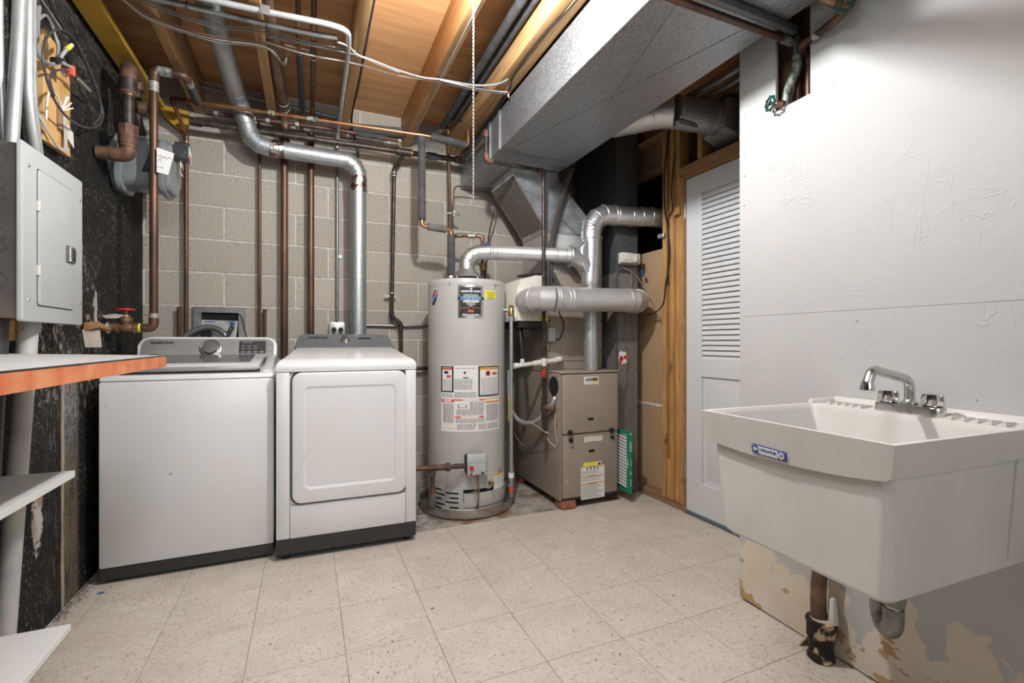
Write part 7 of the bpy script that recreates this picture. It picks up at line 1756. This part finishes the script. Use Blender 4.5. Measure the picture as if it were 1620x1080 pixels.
# faucet
FA = thing('faucet', 'worn chrome two-handle faucet with a swing spout on the sink deck', 'faucet', (RX, 1.39, 0.52), rotz=-0.045)
fk = lambda n, b, m, p=FA, lab=None: sk(n, b, m, p, lab)
fy = -0.640; fx = -0.072; dz = sz + 0.0004
fk('base_bar', prism(B(), rrect(0.050, 0.166, 0.022, 6), basis((fx, fy, dz), (1, 0, 0), (0, 1, 0)), 0, 0.024, 0.005, 2), 'oldchrome')
def knob_bm(y):
    b = B(); n = 40; prof = [(0.88, 0), (1.0, 0.004), (0.96, 0.026), (0.90, 0.032), (0.0, 0.034)]
    rr = []
    for s_, z in prof:
        if s_ == 0: rr.append([b.verts.new((fx, y, dz + 0.026 + z))]); continue
        rr.append([b.verts.new((fx + s_ * (0.0235 + 0.0022 * math.cos(8 * 2 * PI * k / n)) * math.cos(2 * PI * k / n), y + s_ * (0.0235 + 0.0022 * math.cos(8 * 2 * PI * k / n)) * math.sin(2 * PI * k / n), dz + 0.026 + z)) for k in range(n)])
    for A, C in zip(rr, rr[1:]):
        for k in range(n):
            if len(C) == 1: b.faces.new((A[k], A[(k + 1) % n], C[0]))
            else: b.faces.new((A[k], A[(k + 1) % n], C[(k + 1) % n], C[k]))
    b.faces.new(list(reversed(rr[0])))
    return b
for y in (fy + 0.052, fy - 0.055):
    k_ = fk('handle', knob_bm(y), 'chrome')
    fk('handle_ring', lathe(B(), [(0.021, 0), (0.021, 0.0018)], (fx, y, dz + 0.0242), n=24), 'black', k_)
fk('spout_base', lathe(B(), [(0.020, 0), (0.021, 0.005), (0.015, 0.010), (0.0135, 0.014)], (fx + 0.002, fy, dz + 0.0242), n=24), 'oldchrome')
sp = fillet([(fx + 0.002, fy, dz + 0.034), (fx + 0.002, fy, dz + 0.092), (fx - 0.165, fy - 0.004, dz + 0.126), (fx - 0.186, fy - 0.005, dz + 0.085)], 0.03, 7)
fk('spout', tube(B(), sp, 0.0125, 18, True), 'oldchrome')
fk('aerator', lathe(B(), [(0.0125, 0), (0.014, 0.004), (0.0165, 0.016), (0.0170, 0.024), (0.014, 0.026), (0.013, 0.022), (0, 0.020)], (fx - 0.184, fy - 0.005, dz + 0.095), (-0.06, 0, -1), 22), 'chrome')
b = B()
for x, y, s_ in ((fx + 0.004, fy - 0.085, 0.018), (fx - 0.03, fy - 0.10, 0.010)): prism(b, [(x + s_ * math.cos(a), y + s_ * 1.4 * math.sin(a)) for a in [k * PI / 5 for k in range(10)]], Matrix.Translation(V(0, 0, sz + 0.0002)), 0, 0.0004)
sk('rust_stain', b, 'tanink')

# trap under the sink, cast-iron stub at the foot of the wall
TR = thing('sink_trap', 'dull metal P-trap curving below the sink', 'trap', (RX, 1.39, 0.52), rotz=-0.045)
tx_, ty_ = -0.285, -0.722
tk = lambda n, b, m: sk(n, b, m, TR)
tk('tailpiece', rod(B(), (tx_, ty_, zb - 0.001), (tx_, ty_, 0.40), 0.0185, 18), 'oldchrome')
dx_, dy_ = 0.034, 0.050
arc = [(tx_ + dx_ / 2 * (1 - math.cos(a)), ty_ + dy_ / 2 * (1 - math.cos(a)), 0.378 - 0.040 * math.sin(a)) for a in [PI * k / 12 for k in range(13)]]
tk('bend', tube(B(), [(tx_, ty_, 0.405)] + arc + [(tx_ + dx_, ty_ + dy_, 0.42)], 0.0225, 20), 'dullmetal')
tk('arm', tube(B(), fillet([(tx_ + dx_, ty_ + dy_, 0.415), (tx_ + dx_, ty_ + dy_, 0.455), (-0.075, -0.435, 0.462), (-0.03, -0.40, 0.462)], 0.03), 0.0185, 18), 'oldchrome')
tk('slip_nut', lathe(B(), [(0.025, 0), (0.026, 0.004), (0.026, 0.024), (0.022, 0.028)], (tx_, ty_, 0.412), n=8), 'dullmetal')
CI = thing('iron_stub', 'flaking black cast-iron drain hub at the foot of the white wall', 'pipe', (RX, 1.39, 0.0), rotz=-0.045)
ck = lambda n, b, m: obj(n, b, m, CI, local=True)
hub = lathe(B(), [(0.038, 0.001), (0.042, 0.006), (0.037, 0.020), (0.035, 0.05), (0.037, 0.066), (0.043, 0.074), (0.043, 0.118), (0.046, 0.124), (0.045, 0.134), (0.034, 0.136), (0.031, 0.128)], (-0.050, -0.372, 0), n=32)
random.seed(8)
for v in hub.verts: v.co += V(random.uniform(-1, 1), random.uniform(-1, 1), random.uniform(-1, 1)) * 0.0016
ck('hub', hub, 'castiron')
ck('lead_ring', lathe(B(), [(0.020, 0.126), (0.033, 0.128), (0.033, 0.134), (0.024, 0.137)], (-0.050, -0.372, 0), n=24), 'paperold')
ck('stack', tube(B(), fillet([(-0.052, -0.366, 0.10), (-0.053, -0.362, 0.22), (-0.046, -0.372, 0.34), (-0.03, -0.40, 0.46)], 0.08), 0.0235, 18), 'drainpipe')
tag(obj('plaster_lump', hexa(B(), [wx_(-0.055, -0.418, 0.127), wx_(-0.026, -0.418, 0.127), wx_(-0.026, -0.396, 0.127), wx_(-0.055, -0.396, 0.127), wx_(-0.045, -0.408, 0.215), wx_(-0.026, -0.408, 0.215), wx_(-0.026, -0.394, 0.215), wx_(-0.045, -0.394, 0.215)], 0.006), 'tub'), 'white plaster lump beside the pipe in the cast-iron hub', 'plaster')
tag(obj('tile_scrap', hexa(B(), [wx_(-0.060, -0.300, 0.001), wx_(-0.006, -0.296, 0.001), wx_(-0.006, -0.290, 0.001), wx_(-0.060, -0.294, 0.001), wx_(-0.026, -0.318, 0.050), wx_(-0.006, -0.312, 0.05), wx_(-0.006, -0.306, 0.05), wx_(-0.026, -0.312, 0.05)]), 'paperold'), 'curled grey scrap of base strip left of the cast-iron hub', 'scrap')

# ================================================================ dirt on the floor
rnd = random.Random(12)
b = B()
for k in range(260):     # lint and flakes in the corner by the washer
    u = rnd.random(); x = LX + 0.004 + abs(rnd.gauss(0, 0.022)); y = 2.30 + u * 0.34; z = rnd.uniform(0.001, 0.014 * max(0.15, u))
    d = V(rnd.uniform(-1, 1), rnd.uniform(-1, 1), rnd.uniform(-0.3, 0.5)).normalized() * rnd.uniform(0.003, 0.011)
    p = V(max(x, LX + 0.012), y, max(z, 0.004)); q = p + d; q.z = max(q.z, 0.001); q.x = max(q.x, LX + 0.001); p.z = max(p.z, 0.001)
    tube(b, [p, (p + q) / 2 + V(0, 0, 0.002), q], 0.0007, 4, False)
tag(obj('lint', b, 'skirt'), 'dark lint and flakes gathered on the floor beside the washer', 'lint', kind='stuff')
b = B()
for k in range(70):
    x, y = rnd.uniform(-0.5, 1.6), rnd.uniform(1.2, 2.5); s_ = rnd.uniform(0.0015, 0.0045)
    prism(b, [(s_ * math.cos(a) * rnd.uniform(0.5, 1.2), s_ * math.sin(a) * rnd.uniform(0.4, 0.9)) for a in [k2 * PI / 3 for k2 in range(6)]], Matrix.Translation(V(x, y, 0)) @ Matrix.Rotation(rnd.uniform(0, 6), 4, 'Z'), 0.0, 0.0012)
tag(obj('crumbs', b, 'skirt'), 'small dark crumbs scattered across the cream floor tiles', 'crumbs', kind='stuff')
p = (0.456,1.833,0.000)
tag(obj('blue_scrap', prism(B(), [(-0.007, -0.003), (0.004, -0.004), (0.008, 0.001), (-0.002, 0.004)], Matrix.Translation(V(p[0], p[1], 0)), 0.0, 0.0014), 'blue'), 'tiny blue scrap on a floor tile in front of the dryer', 'scrap')
p = (-0.797,2.504,0.000)
tag(obj('blue_scrap', prism(B(), [(-0.014, -0.004), (0.010, -0.006), (0.012, 0.003), (-0.008, 0.006)], Matrix.Translation(V(p[0], p[1], 0)), 0.0, 0.003), 'blue'), 'blue scrap at the front left foot of the washer', 'scrap')
